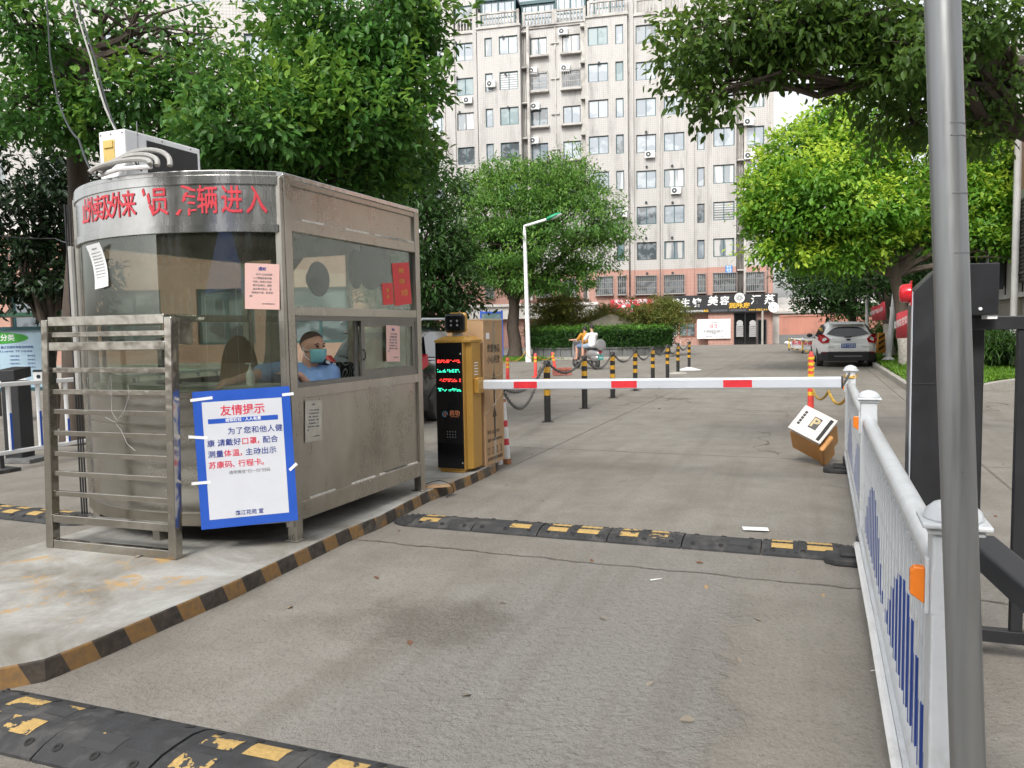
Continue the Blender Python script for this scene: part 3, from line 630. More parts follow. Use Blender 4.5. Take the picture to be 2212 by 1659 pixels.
# local x runs along the road away from the camera, local -y faces... the road side is +y
rb.b2(-4.5, 34, -10, 0, 0, 2.2, 1); rb.b2(-4.5, 34, -10, -.02, 2.2, 5.0, 0); rb.b2(-4.5, 34, -10, -.05, 5.0, 9.5, 2); rb.b2(-4.5, 34, -10, .12, 2.1, 2.22, 0)
for i in range(-2, 17): rb.b2(i * 2.0 - .012, i * 2.0 + .012, -.02, .012, 2.22, 5.0, 3)
for z in (3.15, 4.1): rb.b2(-4.5, 34, -.02, .01, z, z + .02, 3)
rb.build('wall', [M_['panel'], M_['concrete'], M_['salmon'], M_['dark']], RB)
for i in range(-1, 9):
    s = MB(); x = i * 3.0; s.b2(x, x + 1.35, .02, .07, 2.5, 4.7, 0)
    for z in np.linspace(2.55, 4.65, 22): s.b2(x + .02, x + 1.33, .07, .1, z - .02, z + .025, 0)
    for q in (0, 1.35): s.b2(x + q - .03, x + q + .03, .05, .18, 2.4, 4.8, 1)
    for z in (2.7, 3.4, 4.1): s.b2(x, x + 1.4, .1, .14, z, z + .03, 1)
    s.build('louvre_panel', [M_['louvre'], M_['wframe2']], RB)
for x in (-2.1, 6.9): s = MB(); s.cyl((x, .2, .3), (x, .2, 9), .09, n=10); s.build('downpipe', M_['panel'], RB)
# ---- boundary wall and shed beyond the shops
a, b = P(1683, 742, 60.5), P(1990, 742, 57); a.z = b.z = 0; d = (b - a).normalized()
WT = thing('boundary_wall', 'pink rendered boundary wall with grey base behind the white car', 'wall', a, math.degrees(math.atan2(d.y, d.x)))
w_ = MB(); L = (b - a).length; w_.b2(0, L, 0, .25, .75, 2.15, 0); w_.b2(0, L, -.03, .28, 0, .75, 1); w_.b2(0, L, -.06, .31, 2.15, 2.27, 0)
w_.cyl((3.6, -.12, 0), (3.6, -.12, 1.95), .13, n=10, mi=1); w_.box((3.6, -.12, 1.6), (.5, .3, .2), None, 1)
w_.build('wall', [pm('pink_stained_render', (.42, .19, .14), .85, 0, .12, 1, dirt=(.2, .12, .1), dscale=.6, damt=.7, stretch=(1, 1, .3)), M_['granite']], WT)
st = thing('shed', 'low white shed roof behind the pink boundary wall', 'shed', a + Vector((.5, 3, 0)), math.degrees(math.atan2(d.y, d.x)))
s = MB(); s.b2(0, 9, 0, 4, 0, 2.9); s.build('wall', M_['fascia'], st); s = MB(); s.prism([(-.3, 2.6), (4.3, 3.9), (4.3, 3.75), (-.3, 2.45)], -.3, 9.3, Matrix(((0, 0, 1, 0), (1, 0, 0, 0), (0, 1, 0, 0), (0, 0, 0, 1)))); s.build('roof', M_['render'], st)
# ---- apartment block across the road behind the camera (seen only as reflections; height and dark colour shaped for them)
XB = thing('apartment_building', 'dun apartment block across the road, mirrored in the booth glass', 'building', Vector((45, -38, 0)), 180 - 6)
xb = MB(); hs = [(1.6 + c * 5.2, 4.4 + c * 5.2, 2.0 + r * 4, 4.2 + r * 4) for c in range(17) for r in range(5)]
wall(xb, 0, 92, 0, 25, hs, 0); xb.b2(0, 92, .3, 8, 0, 25, 0); xb.build('wall', pm('dun_render', (.11, .095, .08), .8, 0, .15, .6), XB)
g = MB()
for a, b, c, d in hs: g.b2(a, b, .12, .16, c, d)
tag(g.build('windows', PANES[1], XB), kind='stuff')
tn = thing('canopy_tent', 'blue pyramid canopy tent behind the camera, mirrored in the booth glass', 'tent', Vector((-3.2, -3.2, 0)), 20)
m = MB(); m.add([(-1.5, -1.5, 2.1), (1.5, -1.5, 2.1), (1.5, 1.5, 2.1), (-1.5, 1.5, 2.1), (0, 0, 3.5)], [(0, 1, 4), (1, 2, 4), (2, 3, 4), (3, 0, 4)]); m.build('canopy', pm('blue_canvas', (.05, .12, .40), .8), tn)
for x in (-1.48, 1.48):
    for y in (-1.48, 1.48): m = MB(); m.cyl((x, y, 0), (x, y, 2.1), .025, n=8); m.build('leg', pm('tent_leg', (.5, .5, .5), .4, .5), tn)
# ================================================================ trees and plants
def leafmat(name, dark, light, young, trans=.35, rough=.42):
    m, ns, ls, p = nt(name); at = ns.new('ShaderNodeAttribute'); at.attribute_name = 'tint'; sp = ns.new('ShaderNodeSeparateColor'); ls.new(at.outputs['Color'], sp.inputs[0])
    c = mixc(ns, ls, sp.outputs[0], c4(dark), c4(light)); c = mixc(ns, ls, sp.outputs[1], c, c4(young))
    ls.new(c, p.inputs['Base Color']); p.inputs['Roughness'].default_value = rough; p.inputs['Specular IOR Level'].default_value = .35
    tl = ns.new('ShaderNodeBsdfTranslucent'); hs_ = ns.new('ShaderNodeHueSaturation'); hs_.inputs['Value'].default_value = 1.5; hs_.inputs['Hue'].default_value = .485; ls.new(c, hs_.inputs['Color']); ls.new(hs_.outputs[0], tl.inputs[0])
    mx = ns.new('ShaderNodeMixShader'); mx.inputs[0].default_value = trans; ls.new(p.outputs[0], mx.inputs[1]); ls.new(tl.outputs[0], mx.inputs[2])
    ls.new(mx.outputs[0], ns['Material Output'].inputs[0]); return m
def foliage(name, rng, cen, axis, young, m, parent, leaf=.07, wid=.5, k=10, spread=.9, rr=.1, droop=.25, inv=None):
    """rosettes of small folded leaves: cen Nx3 rosette centres, axis Nx3 twig directions"""
    N = len(cen); n = N * k
    ax = np.repeat(axis, k, 0); ct = np.repeat(cen, k, 0); yg = np.repeat(young, k)
    d = ax * rng.uniform(.1, .9, (n, 1)) + rng.normal(0, spread * .6, (n, 3)); d[:, 2] -= droop * rng.uniform(.2, 1.4, n)
    d /= np.linalg.norm(d, axis=1, keepdims=True) + 1e-9
    base = ct + ax * rng.uniform(-rr, rr * .6, (n, 1)) + d * (rr * .25) + rng.normal(0, rr * .45, (n, 3))
    up = ax * .55 + np.array([0, 0, .9]) + rng.normal(0, .35, (n, 3))
    s = np.cross(d, up); s /= np.linalg.norm(s, axis=1, keepdims=True) + 1e-9; nr = np.cross(s, d)
    L = (leaf * rng.uniform(.5, 1.35, n))[:, None]; w = L * wid * .5
    mid = base + d * L * .33; m2 = base + d * L * .7; tip = base + d * L - nr * L * .14; f = nr * w * .35
    V = np.stack([base, mid - s * w + f, m2 - s * w * .78 + f * .6 - nr * L * .03, tip, m2 + s * w * .78 + f * .6 - nr * L * .03, mid + s * w + f], 1).reshape(-1, 3)
    if inv is not None: V = V @ np.array(inv.to_3x3()).T + np.array(inv.translation)
    me = bpy.data.meshes.new(name); me.vertices.add(n * 6); me.vertices.foreach_set('co', V.astype(np.float32).ravel())
    o6 = (np.arange(n) * 6)[:, None]; q = np.concatenate([o6 + np.array([[0, 3, 2, 1]]), o6 + np.array([[0, 5, 4, 3]])], 1).reshape(-1)
    me.loops.add(n * 8); me.loops.foreach_set('vertex_index', q.astype(np.int32)); me.polygons.add(n * 2)
    me.polygons.foreach_set('loop_start', np.arange(0, n * 8, 4, dtype=np.int32)); me.polygons.foreach_set('loop_total', np.full(n * 2, 4, np.int32))
    cl_ = .5 + .5 * np.sin(cen[:, 0] * 3.1 + cen[:, 2] * 2.2) * np.sin(cen[:, 1] * 2.7 + 1) * np.sin(cen[:, 2] * 3.7 + cen[:, 0])
    t = np.clip(np.repeat(rng.uniform(0, .45, N) + cl_ * .4, k) + rng.uniform(-.1, .25, n), 0, 1); col = np.zeros((n, 6, 4), np.float32)
    col[:, :, 0] = t[:, None]; col[:, :, 1] = np.clip(yg + rng.uniform(-.1, .1, n) * (yg > .02), 0, 1)[:, None]; col[:, :, 3] = 1
    a = me.attributes.new('tint', 'FLOAT_COLOR', 'POINT'); a.data.foreach_set('color', col.ravel())
    me.update(); me.validate(); me.materials.append(m)
    o = bpy.data.objects.new(name, me); COL.objects.link(o); o.parent = parent; return o
def lobes_px(lst):       # (px, py, distance, half-width px, half-height px[, half-depth m]) -> centre, radii
    out = []
    for l in lst:
        px, py, D, rx, ry = l[:5]; c = P(px, py, D); k = D / FP; rd = l[5] if len(l) > 5 else (rx + ry) / 2 * k * 1.1
        out.append((np.array(c), np.array([rx * k, rd, ry * k]), l[6] if len(l) > 6 else 1.0))
    return out
def tree(name, label, base, lobes, leaf, dens, m, bark='bark', r0=.16, fork=.5, k=10, seed=1, young=.25, wid=.5, group=None, cat='tree', spread=.9, droop=.25, limewash=0, lean=None, rough=.18, inner=.55, limbs=True, topyoung=.6, twigs=2, low=-.75):
    rng = np.random.default_rng(seed); rn = random.Random(seed)
    T = thing(name, label, cat, base, 0, group); inv = T.matrix_basis.inverted()
    dens *= 2.1; C, A, Y = [], [], []
    df = {tuple(l[0]): l[2] for l in lobes}; lobes = [l[:2] for l in lobes]; zmax = max(c[2] + r[2] for c, r in lobes); zmin = min(c[2] - r[2] for c, r in lobes)
    for c, r in lobes:
        area = 4 * math.pi * ((r[0] * r[1]) ** 1.6 / 3 + (r[0] * r[2]) ** 1.6 / 3 + (r[1] * r[2]) ** 1.6 / 3) ** (1 / 1.6)
        n = max(8, int(area * dens * df[tuple(c)])); d = rng.normal(0, 1, (n, 3)); d /= np.linalg.norm(d, axis=1, keepdims=True)
        d[:, 2] = np.where(d[:, 2] < low, d[:, 2] * .5, d[:, 2])
        # bumpy surface: each direction gets a lobed offset
        ph = rng.uniform(0, 6.28, 3); fr = rng.uniform(2.2, 4.5, 3)
        b = 1 + rough * (np.sin(d[:, 0] * fr[0] + ph[0]) * np.sin(d[:, 1] * fr[1] + ph[1]) + .7 * np.sin(d[:, 2] * fr[2] * 1.6 + ph[2]))
        t = np.where(rng.uniform(0, 1, n) < .68, rng.normal(1, .09, n), rng.uniform(inner, 1, n)) * b
        pos = c + d * r * t[:, None] + rng.normal(0, .04, (n, 3)); a = d / r; a /= np.linalg.norm(a, axis=1, keepdims=True); a[:, 2] += .35
        C.append(pos); A.append(a); hgt = (pos[:, 2] - zmin) / (zmax - zmin)
        patch = np.clip(np.sin(pos[:, 0] * 2.1 + seed) * np.sin(pos[:, 1] * 1.7) * np.sin(pos[:, 2] * 2.6 + 1) * 1.3 + .25, 0, 1)
        yv = np.where((t > .93) & (d[:, 2] > -.2), rng.uniform(0, 1, n) ** 2 * young + patch * young * (.4 + topyoung * np.clip(d[:, 2], 0, 1)), 0); Y.append(np.clip(yv, 0, 1))
    C, A, Y = np.concatenate(C), np.concatenate(A), np.concatenate(Y)
    A /= np.linalg.norm(A, axis=1, keepdims=True)
    foliage('crown', rng, C, A, Y, m, T, leaf, wid, k, spread, leaf * 1.3, droop, inv)
    # trunk, limbs to each lobe, twigs
    mb = MB(); b = Vector(base); cc = Vector(np.mean([c for c, r in lobes], 0)); top = Vector(lean) if lean is not None else Vector((b.x + (cc.x - b.x) * .35, b.y + (cc.y - b.y) * .35, b.z + (cc.z - b.z) * fork))
    k_ = 7; pts = [b.lerp(top, i / (k_ - 1)) + Vector((math.sin(i * 1.7 + seed), math.cos(i * 1.3 + seed), 0)) * r0 * (.16 if 0 < i < k_ - 1 else 0) for i in range(k_)]
    rs = [r0 * (1.28 if i == 0 else 1 - .32 * i / (k_ - 1)) for i in range(k_)]; mb.tube(pts, rs, 10)
    for c, r in (lobes if limbs else []):
        c = Vector(c); st_ = pts[-1] if rn.random() < .7 else pts[-2]; mid = st_.lerp(c, .5) + Vector((rn.uniform(-.1, .1), rn.uniform(-.1, .1), rn.uniform(-.02, .16))) * (c - st_).length
        q = []
        for i in range(9): t = i / 8; q.append(st_ * (1 - t) ** 2 + mid * 2 * t * (1 - t) + c * t * t + Vector((rn.uniform(-1, 1), rn.uniform(-1, 1), rn.uniform(-1, 1))) * .03 * (c - st_).length * (0 < i))
        ra = r0 * (.52 if (c - st_).length > 1 else .4); mb.tube(q, [ra * (1 - .8 * i / 8) for i in range(9)], 7)
        for _ in range(twigs * 3):
            u = rn.uniform(.35, 1); i = min(7, int(u * 8)); s0 = q[i].lerp(q[i + 1], u * 8 - i); dv = Vector((rn.gauss(0, 1), rn.gauss(0, 1), rn.gauss(.25, .8))).normalized(); e_ = c + Vector((dv.x * r[0], dv.y * r[1], dv.z * r[2])) * .9
            mm = s0.lerp(e_, .5) + Vector((rn.uniform(-1, 1), rn.uniform(-1, 1), rn.uniform(0, 1))) * .12 * (e_ - s0).length
            mb.tube([s0, s0.lerp(mm, .6), mm, mm.lerp(e_, .6), e_], [ra * .34, ra * .28, ra * .2, ra * .13, ra * .05], 5)
    mb.build('trunk', M_[bark], T, W=True)
    if limewash:
        w = MB(); z = b.z + limewash; q = [p for p in pts if p.z < z]; i = len(q); a_, c_ = pts[i - 1], pts[i]; e2 = a_.lerp(c_, (z - a_.z) / (c_.z - a_.z)); q = [Vector((b.x, b.y, b.z - .05))] + q[1:] + [e2]
        w.tube(q, [rs[min(j, len(rs) - 1)] * 1.02 + .004 for j in range(len(q))], 12); w.build('limewash', M_['limewash'], T, W=True)
    return T
L_left = leafmat('leaf_broad', (.034, .105, .022), (.09, .24, .042), (.25, .42, .055))
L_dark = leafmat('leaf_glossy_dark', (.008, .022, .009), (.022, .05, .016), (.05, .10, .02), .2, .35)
L_camph = leafmat('leaf_camphor', (.058, .15, .026), (.12, .27, .045), (.25, .42, .075))
L_yel = leafmat('leaf_yellow_green', (.07, .20, .022), (.17, .36, .036), (.46, .62, .075), .45)
L_over = leafmat('leaf_overhang', (.042, .095, .02), (.095, .185, .032), (.22, .33, .04), .5)
L_acer = leafmat('leaf_maple', (.06, .115, .022), (.14, .205, .038), (.26, .21, .05), .4)
L_hedge = leafmat('leaf_hedge', (.018, .06, .012), (.05, .135, .022), (.14, .32, .04), .3)
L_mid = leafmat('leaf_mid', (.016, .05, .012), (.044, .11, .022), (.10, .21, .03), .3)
def gz(px, py, z): q = G(px, py, z); return Vector((q.x, q.y, z))
# big broadleaf behind the booth, right of its axis
tree('broadleaf_tree', 'large bright green broadleaf tree rising directly behind the guard booth', Vector((P(560, 700, 9.6).x, 9.6, 0)),
     lobes_px([(760, 40, 9.6, 190, 90), (820, 190, 9.4, 130, 110), (660, 190, 9.2, 130, 95), (570, 265, 8.6, 150, 85), (720, 320, 9.3, 170, 75), (855, 330, 10.2, 85, 95), (890, 90, 9.8, 62, 100), (780, 250, 8.8, 100, 80), (560, 370, 9.2, 130, 60), (700, 400, 9.6, 150, 60), (470, 320, 8.8, 90, 60)]),
     .105, 24, L_left, r0=.15, seed=3, young=.5, k=11, fork=.62)
tree('broadleaf_tree', 'tall tree with dark forked trunk and bare branches at the left edge', Vector((P(150, 700, 10.5).x, 10.5, 0)),
     lobes_px([(300, 215, 10, 125, 62), (430, 175, 9.8, 95, 50), (45, 60, 9.6, 85, 75), (60, 240, 9.8, 105, 75), (200, 285, 10.2, 90, 50), (410, 290, 9.9, 110, 50), (90, 150, 10.6, 60, 30), (330, 50, 10.8, 150, 75, 1.2, .16), (230, 20, 11, 110, 50, 1, .16), (400, 110, 10.6, 90, 50, 1, .22)]),
     .105, 20, L_left, r0=.17, seed=8, young=.45, k=10, lean=P(165, 120, 10.6), twigs=4)
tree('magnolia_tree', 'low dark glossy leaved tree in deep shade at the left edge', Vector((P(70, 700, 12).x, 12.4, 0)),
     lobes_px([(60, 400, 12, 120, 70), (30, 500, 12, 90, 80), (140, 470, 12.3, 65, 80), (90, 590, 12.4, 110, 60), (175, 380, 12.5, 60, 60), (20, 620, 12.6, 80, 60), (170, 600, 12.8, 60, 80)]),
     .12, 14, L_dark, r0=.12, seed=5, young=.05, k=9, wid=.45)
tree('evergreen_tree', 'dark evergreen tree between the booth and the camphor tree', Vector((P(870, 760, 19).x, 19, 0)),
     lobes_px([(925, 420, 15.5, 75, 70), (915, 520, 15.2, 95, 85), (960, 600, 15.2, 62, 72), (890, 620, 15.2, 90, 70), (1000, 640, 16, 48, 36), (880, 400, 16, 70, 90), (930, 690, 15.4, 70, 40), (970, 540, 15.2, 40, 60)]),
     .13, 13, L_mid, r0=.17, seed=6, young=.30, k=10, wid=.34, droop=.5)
tree('camphor_tree', 'round crowned camphor tree behind the white street lamp', Vector((P(1112, 780, 38.5).x, 38.5, 0)),
     lobes_px([(1140, 410, 38.5, 105, 62), (1235, 385, 38.5, 60, 45), (1210, 470, 37.9, 120, 72), (1040, 480, 38.5, 68, 62), (1130, 540, 37.7, 115, 68), (1035, 575, 38.5, 55, 42), (1270, 560, 38.5, 62, 50), (1310, 490, 38.9, 44, 55), (1225, 600, 38.5, 62, 34), (1040, 420, 39.0, 50, 50), (1095, 370, 38.9, 50, 35), (1150, 615, 38.2, 85, 34), (1020, 540, 38.2, 50, 50), (1090, 590, 38, 70, 40), (1190, 372, 38.5, 52, 42), (1240, 420, 38, 60, 50), (1120, 470, 37.6, 100, 70)]),
     .17, 6.0, L_camph, r0=.36, seed=12, young=.5, k=9, wid=.38, lean=P(1108, 640, 38.5), droop=.6, rough=.34, low=-.5)
tree('yellow_green_tree', 'tree with bright yellow green new leaves above the parked white car', Vector((P(1962, 785, 23.2).x, 23.2, .28)),
     lobes_px([(1790, 275, 23, 52, 52), (1730, 330, 23, 80, 58), (1835, 350, 22.6, 90, 66), (1690, 430, 22.8, 78, 62), (1800, 440, 22, 110, 66), (1905, 450, 22, 95, 52), (1700, 510, 23, 70, 38), (1840, 520, 22.6, 115, 40), (1920, 360, 23, 80, 60), (2070, 420, 22.5, 85, 50), (2170, 430, 22.5, 80, 50), (2000, 500, 23, 60, 40), (2120, 350, 23, 90, 60), (2190, 330, 23, 70, 60), (1690, 545, 22.6, 60, 26), (1800, 560, 22.2, 90, 28), (2110, 480, 22.4, 90, 36), (2190, 440, 22, 60, 40), (2135, 510, 22, 60, 34), (2195, 530, 21.6, 50, 36), (1650, 400, 23, 40, 50), (1640, 470, 23, 36, 40), (1760, 390, 21.6, 90, 50), (1860, 260, 23.4, 60, 60)]),
     .16, 11.5, L_yel, 'bark2', r0=.21, seed=15, young=.95, k=10, wid=.5, lean=P(1930, 560, 22.8), limewash=1.05, topyoung=1.4, rough=.24, droop=.5)
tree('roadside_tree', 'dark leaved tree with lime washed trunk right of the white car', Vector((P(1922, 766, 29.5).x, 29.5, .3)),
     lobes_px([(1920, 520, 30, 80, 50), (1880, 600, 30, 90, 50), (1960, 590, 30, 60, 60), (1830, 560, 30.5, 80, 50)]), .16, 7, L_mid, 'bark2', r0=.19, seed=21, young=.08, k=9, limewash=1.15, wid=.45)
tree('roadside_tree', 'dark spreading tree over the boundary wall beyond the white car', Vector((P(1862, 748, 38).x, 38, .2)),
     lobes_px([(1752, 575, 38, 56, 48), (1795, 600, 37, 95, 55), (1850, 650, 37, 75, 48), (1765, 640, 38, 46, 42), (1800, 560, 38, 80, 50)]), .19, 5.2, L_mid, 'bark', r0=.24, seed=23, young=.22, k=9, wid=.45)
tree('overhanging_tree', 'near tree whose dark branches hang across the upper right corner', Vector((6.6, 8.6, 0)),
     lobes_px([(1505, 120, 7, 75, 95), (1570, 70, 7, 95, 80), (1540, 215, 7, 58, 48), (1690, 45, 7, 100, 62), (1640, 150, 7.2, 55, 48), (1850, 45, 7.2, 110, 62), (1745, 85, 7.0, 75, 55), (1700, 130, 7.1, 60, 45), (1815, 110, 7.2, 60, 40), (1960, 120, 7, 90, 90), (1880, 190, 7.4, 75, 50), (1960, 250, 7.6, 85, 70), (2110, 60, 7.2, 110, 85), (2160, 200, 8, 90, 70), (2090, 280, 8.2, 85, 60), (1780, 20, 7, 120, 50)]),
     .082, 32, L_over, r0=.15, seed=31, young=.25, k=9, lean=P(2230, 165, 8.2), wid=.48, droop=.8, twigs=3)
# background greenery on the right, behind the lamp pole
tree('roadside_tree', 'thin dark tree behind the galvanised pole beside the panelled building', Vector((P(2075, 740, 27).x, 27, .8)),
     lobes_px([(2075, 520, 26, 50, 50), (2105, 560, 26, 34, 60), (2030, 570, 27, 60, 60), (2060, 640, 27, 60, 40), (1990, 650, 28, 60, 60)]), .16, 7, L_mid, 'bark2', r0=.14, seed=41, young=.12, k=8)
# ---- roundabout planter: wall, hedge, rock, maples
RC = P(1298, 776, 40.2); RC.z = 0; RRAD = 3.55
pl = thing('planter', 'low round planter wall of grey granite slabs in the roundabout', 'planter', RC)
m = MB(); m.lathe([(RRAD + .28, 0), (RRAD + .28, .12), (RRAD, .12)], 56, None, 1, False); m.lathe([(RRAD, .0), (RRAD, .52), (RRAD - .2, .52), (RRAD - .2, .3)], 56, None, 0, False)
m.lathe([(RRAD + .05, .5), (RRAD + .05, .57), (RRAD - .25, .57), (RRAD - .25, .5)], 56, None, 0, False)
for i in range(36): q = 2 * math.pi * i / 36; m.box(((RRAD + .002) * math.cos(q), (RRAD + .002) * math.sin(q), .27), (.02, .02, .46), Matrix.Identity(4), 2)
m.build('wall', [M_['granite'], M_['concrete'], M_['dark']], pl)
m = MB(); m.lathe([(RRAD - .2, .4), (.01, .55)], 40); m.build('soil', M_['soil'], pl)
rng = np.random.default_rng(77); nh = 5200; q = rng.uniform(0, 2 * math.pi, nh); kind = rng.uniform(0, 1, nh)
hr = np.where(kind < .6, RRAD + .02 + rng.normal(0, .05, nh), rng.uniform(RRAD - 1.0, RRAD, nh)); hz = np.where(kind < .6, rng.uniform(.55, 1.47, nh), 1.47 + rng.normal(0, .04, nh))
hc = np.stack([hr * np.cos(q), hr * np.sin(q), hz], 1); ha = np.where((kind < .6)[:, None], np.stack([np.cos(q), np.sin(q), np.full(nh, .3)], 1), np.array([[0, 0, 1.0]]) + rng.normal(0, .3, (nh, 3))); ha /= np.linalg.norm(ha, axis=1, keepdims=True)
hd = thing('hedge', 'clipped round dark green hedge growing in the granite planter', 'hedge', RC)
foliage('crown', rng, hc, ha, np.where(hz > 1.4, rng.uniform(.1, 1, nh), 0), L_hedge, hd, .085, .5, 9, 1.0, .1, .1)
m = MB(); m.lathe([(RRAD - .12, .5), (RRAD - .12, 1.38), (RRAD - .95, 1.38), (RRAD - .95, .5)], 40); m.build('hedge_core', pm('hedge_inside', (.008, .02, .006), .9), hd)  # solid dark green ring filling the hedge behind its leaves
rk = thing('rock', 'long pale landscape boulder lying behind the round hedge', 'rock', RC + Vector((.3, .2, .5)))
m = MB(); m.sph((0, 0, .55), (2.15, .7, 1.0), 24); bmv = []
for v in m.v:
    x, y, z = v; z += .16 * math.sin(x * 2.1 + .6) + .07 * math.sin(x * 5 + y * 3); y += .1 * math.sin(x * 3 + z * 2); bmv.append((x, y, max(-.2, z)))
m.v = bmv; o = m.build('boulder', M_['rock'], rk); o.modifiers.new('s', 'SUBSURF').levels = 1; o.modifiers['s'].render_levels = 1
def maple(px, py, D, sx, label, seed, hs=1.0):
    rng = np.random.default_rng(seed); rn = random.Random(seed); b = P(px, 716, D); b.z = .5; T = thing('maple_tree', label, 'tree', b, 0, 'small maples in the planter'); inv = T.matrix_basis.inverted()
    mb = MB(); C, A = [], []
    for i in range(9):
        q = rn.uniform(0, 6.28); l = rn.uniform(.6, 1.0) * sx; top = b + Vector((math.cos(q) * l, math.sin(q) * l * .8, rn.uniform(1.4, 2.8) * hs)); mid = b.lerp(top, .5) + Vector((-math.cos(q), -math.sin(q), .9)) * .12
        mb.tube([b + Vector((math.cos(q), math.sin(q), 0)) * .06, mid, top.lerp(mid, .4), top], [.035, .026, .018, .006], 6)
        for j in range(8):       # flat layered sprays of leaves
            c = b.lerp(top, rn.uniform(.55, 1.05)) + Vector((rn.gauss(0, .32), rn.gauss(0, .28), rn.gauss(.05, .2))) * sx; n = 46
            d = rng.normal(0, 1, (n, 3)) * np.array([.42 * sx, .36 * sx, .085]); C.append(np.array(c) + d - np.array([0, 0, .35]) * (d[:, :1] ** 2 + d[:, 1:2] ** 2)); a = d.copy(); a[:, 2] = .12; A.append(a / (np.linalg.norm(a, axis=1, keepdims=True) + 1e-6))
    C, A = np.concatenate(C), np.concatenate(A); hz = (C[:, 2] - b.z) / 3
    foliage('crown', rng, C, A, np.clip(rng.uniform(0, 1, len(C)) * .7 * (hz > .4), 0, 1), L_acer, T, .12, .3, 6, 1.1, .09, .35, inv)
    mb.build('trunk', M_['bark2'], T, W=True)
maple(1200, 690, 40.2, 1.1, 'small olive green maple at the left end of the round planter', 51)
maple(1300, 690, 41.6, .98, 'small darker maple behind the boulder in the round planter', 52, .78)
maple(1415, 690, 40.0, 1.08, 'small reddish tipped maple at the right end of the round planter', 53, .95)
# grass on the verge and beside the lamp, ivy shrubs in front of the panelled building
def blades(name, pts, h, m, kind='stuff'):
    rng = np.random.default_rng(len(pts)); a = np.tile(np.array([0, 0, 1.0]), (len(pts), 1)) + rng.normal(0, .25, (len(pts), 3)); a /= np.linalg.norm(a, axis=1, keepdims=True)
    o = foliage(name, rng, pts, a, rng.uniform(0, .6, len(pts)), m, None, h, .16, 6, .55, h * .25, -.3); tag(o, kind=kind); return o
L_grass = leafmat('grass_blade', (.05, .13, .015), (.12, .27, .025), (.22, .40, .04), .3)
rng = np.random.default_rng(9); gp = []
while len(gp) < 15000:
    x, y = rng.uniform(7.8, 20), rng.uniform(14.6, 34); kd = kdist(x, y)
    if kd < .1 or not inside(x, y, vpoly): continue
    ok = (x - 9.2) * .9 > 0 and kd < 8.2 and (y < 26 or kd < 1.2)
    lw = (Vector((x, y, 0)) - kline[5]).dot(RR)
    if lw < 2.2: ok = rng.uniform() < .5 + .5 * math.sin(x * 2.3) * math.sin(y * 1.1)
    if ok and rng.uniform() < min(1, 22 / y / max(y / 18, 1)): gp.append((x, y, vz(x, y) - .01))
g_ = blades('lawn_grass', np.array(gp), .11, L_grass); tag(g_, 'bright green grass on the bank right of the barrier cabinet', 'grass')
c0 = G(1100, 778); gp = np.array([(c0.x + rng.normal(0, 1.1), c0.y + rng.normal(0, 1.1), .03) for _ in range(1500)])
g_ = blades('verge_grass', gp, .13, L_grass); tag(g_, 'patch of grass round the foot of the camphor tree', 'grass')
iv = []
for _ in range(5200):
    u = rng.uniform(-3.5, 26); d = rng.uniform(-1.5, -.2); hgt = rng.uniform(.05, .62) * (1 - .35 * abs(math.sin(u * .9)))
    q = Vector((14.4, 22.5, 0)) + RD * u + RR * d; iv.append((q.x, q.y, .62 + hgt))
o = foliage('groundcover', rng, np.array(iv), np.tile(np.array([[-.5, -.4, .7]]), (len(iv), 1)), rng.uniform(0, .5, len(iv)), L_mid, None, .24, .12, 9, .8, .2, .6)
tag(o, 'dark strappy groundcover under the panelled building', 'plants', kind='stuff')
sh = thing('shrub', 'dark shrub bed below the roadside trees beyond the red banners', 'shrub', P(1960, 760, 33) * 1)
sc_ = [(P(1905 + 9 * i, 735 - 3 * (i % 3), 33 + .4 * i)) for i in range(14)]
C = np.concatenate([np.array(c) + rng.normal(0, 1, (90, 3)) * np.array([.5, .5, .45]) for c in sc_]); A = rng.normal(0, 1, C.shape); A[:, 2] = abs(A[:, 2]); A /= np.linalg.norm(A, axis=1, keepdims=True)
foliage('crown', rng, C, A, rng.uniform(0, .4, len(C)), L_mid, sh, .14, .4, 9, .9, .15, .2, sh.matrix_basis.inverted())

# unseen trees added behind the camera to vary reflections in the booth steel and glass
def lob(*a): return [(np.array(c), np.array(r), 1.0) for c, r in a]
tree('reflection_tree', 'dark tree added behind the camera, mirrored in the left of the booth glass', Vector((-9, -9, 0)), lob(((-9, -9, 5.2), (2.6, 2.4, 2.0)), ((-8, -9, 3.6), (1.8, 1.6, 1.0)), ((-10.2, -9.5, 4), (1.6, 1.6, 1.2))), .3, 2.2, L_mid, r0=.2, seed=61, k=8)
tree('reflection_tree', 'dark tree added behind the camera, mirrored in the middle of the booth glass', Vector((2.5, -12, 0)), lob(((2.5, -12, 5.4), (2.8, 2.4, 2.2)), ((3.6, -12, 3.8), (1.7, 1.5, 1.0))), .3, 2.2, L_mid, r0=.2, seed=62, k=8)
# ================================================================ guard booth on the island
BA = 22.5; bd = Vector((math.sin(R(BA)), math.cos(R(BA)), 0)); br = Vector((math.cos(R(BA)), -math.sin(R(BA)), 0))
B0 = Vector((P(641, 1175, 4.93).x, 4.93, IZ))            # foot of the front right corner
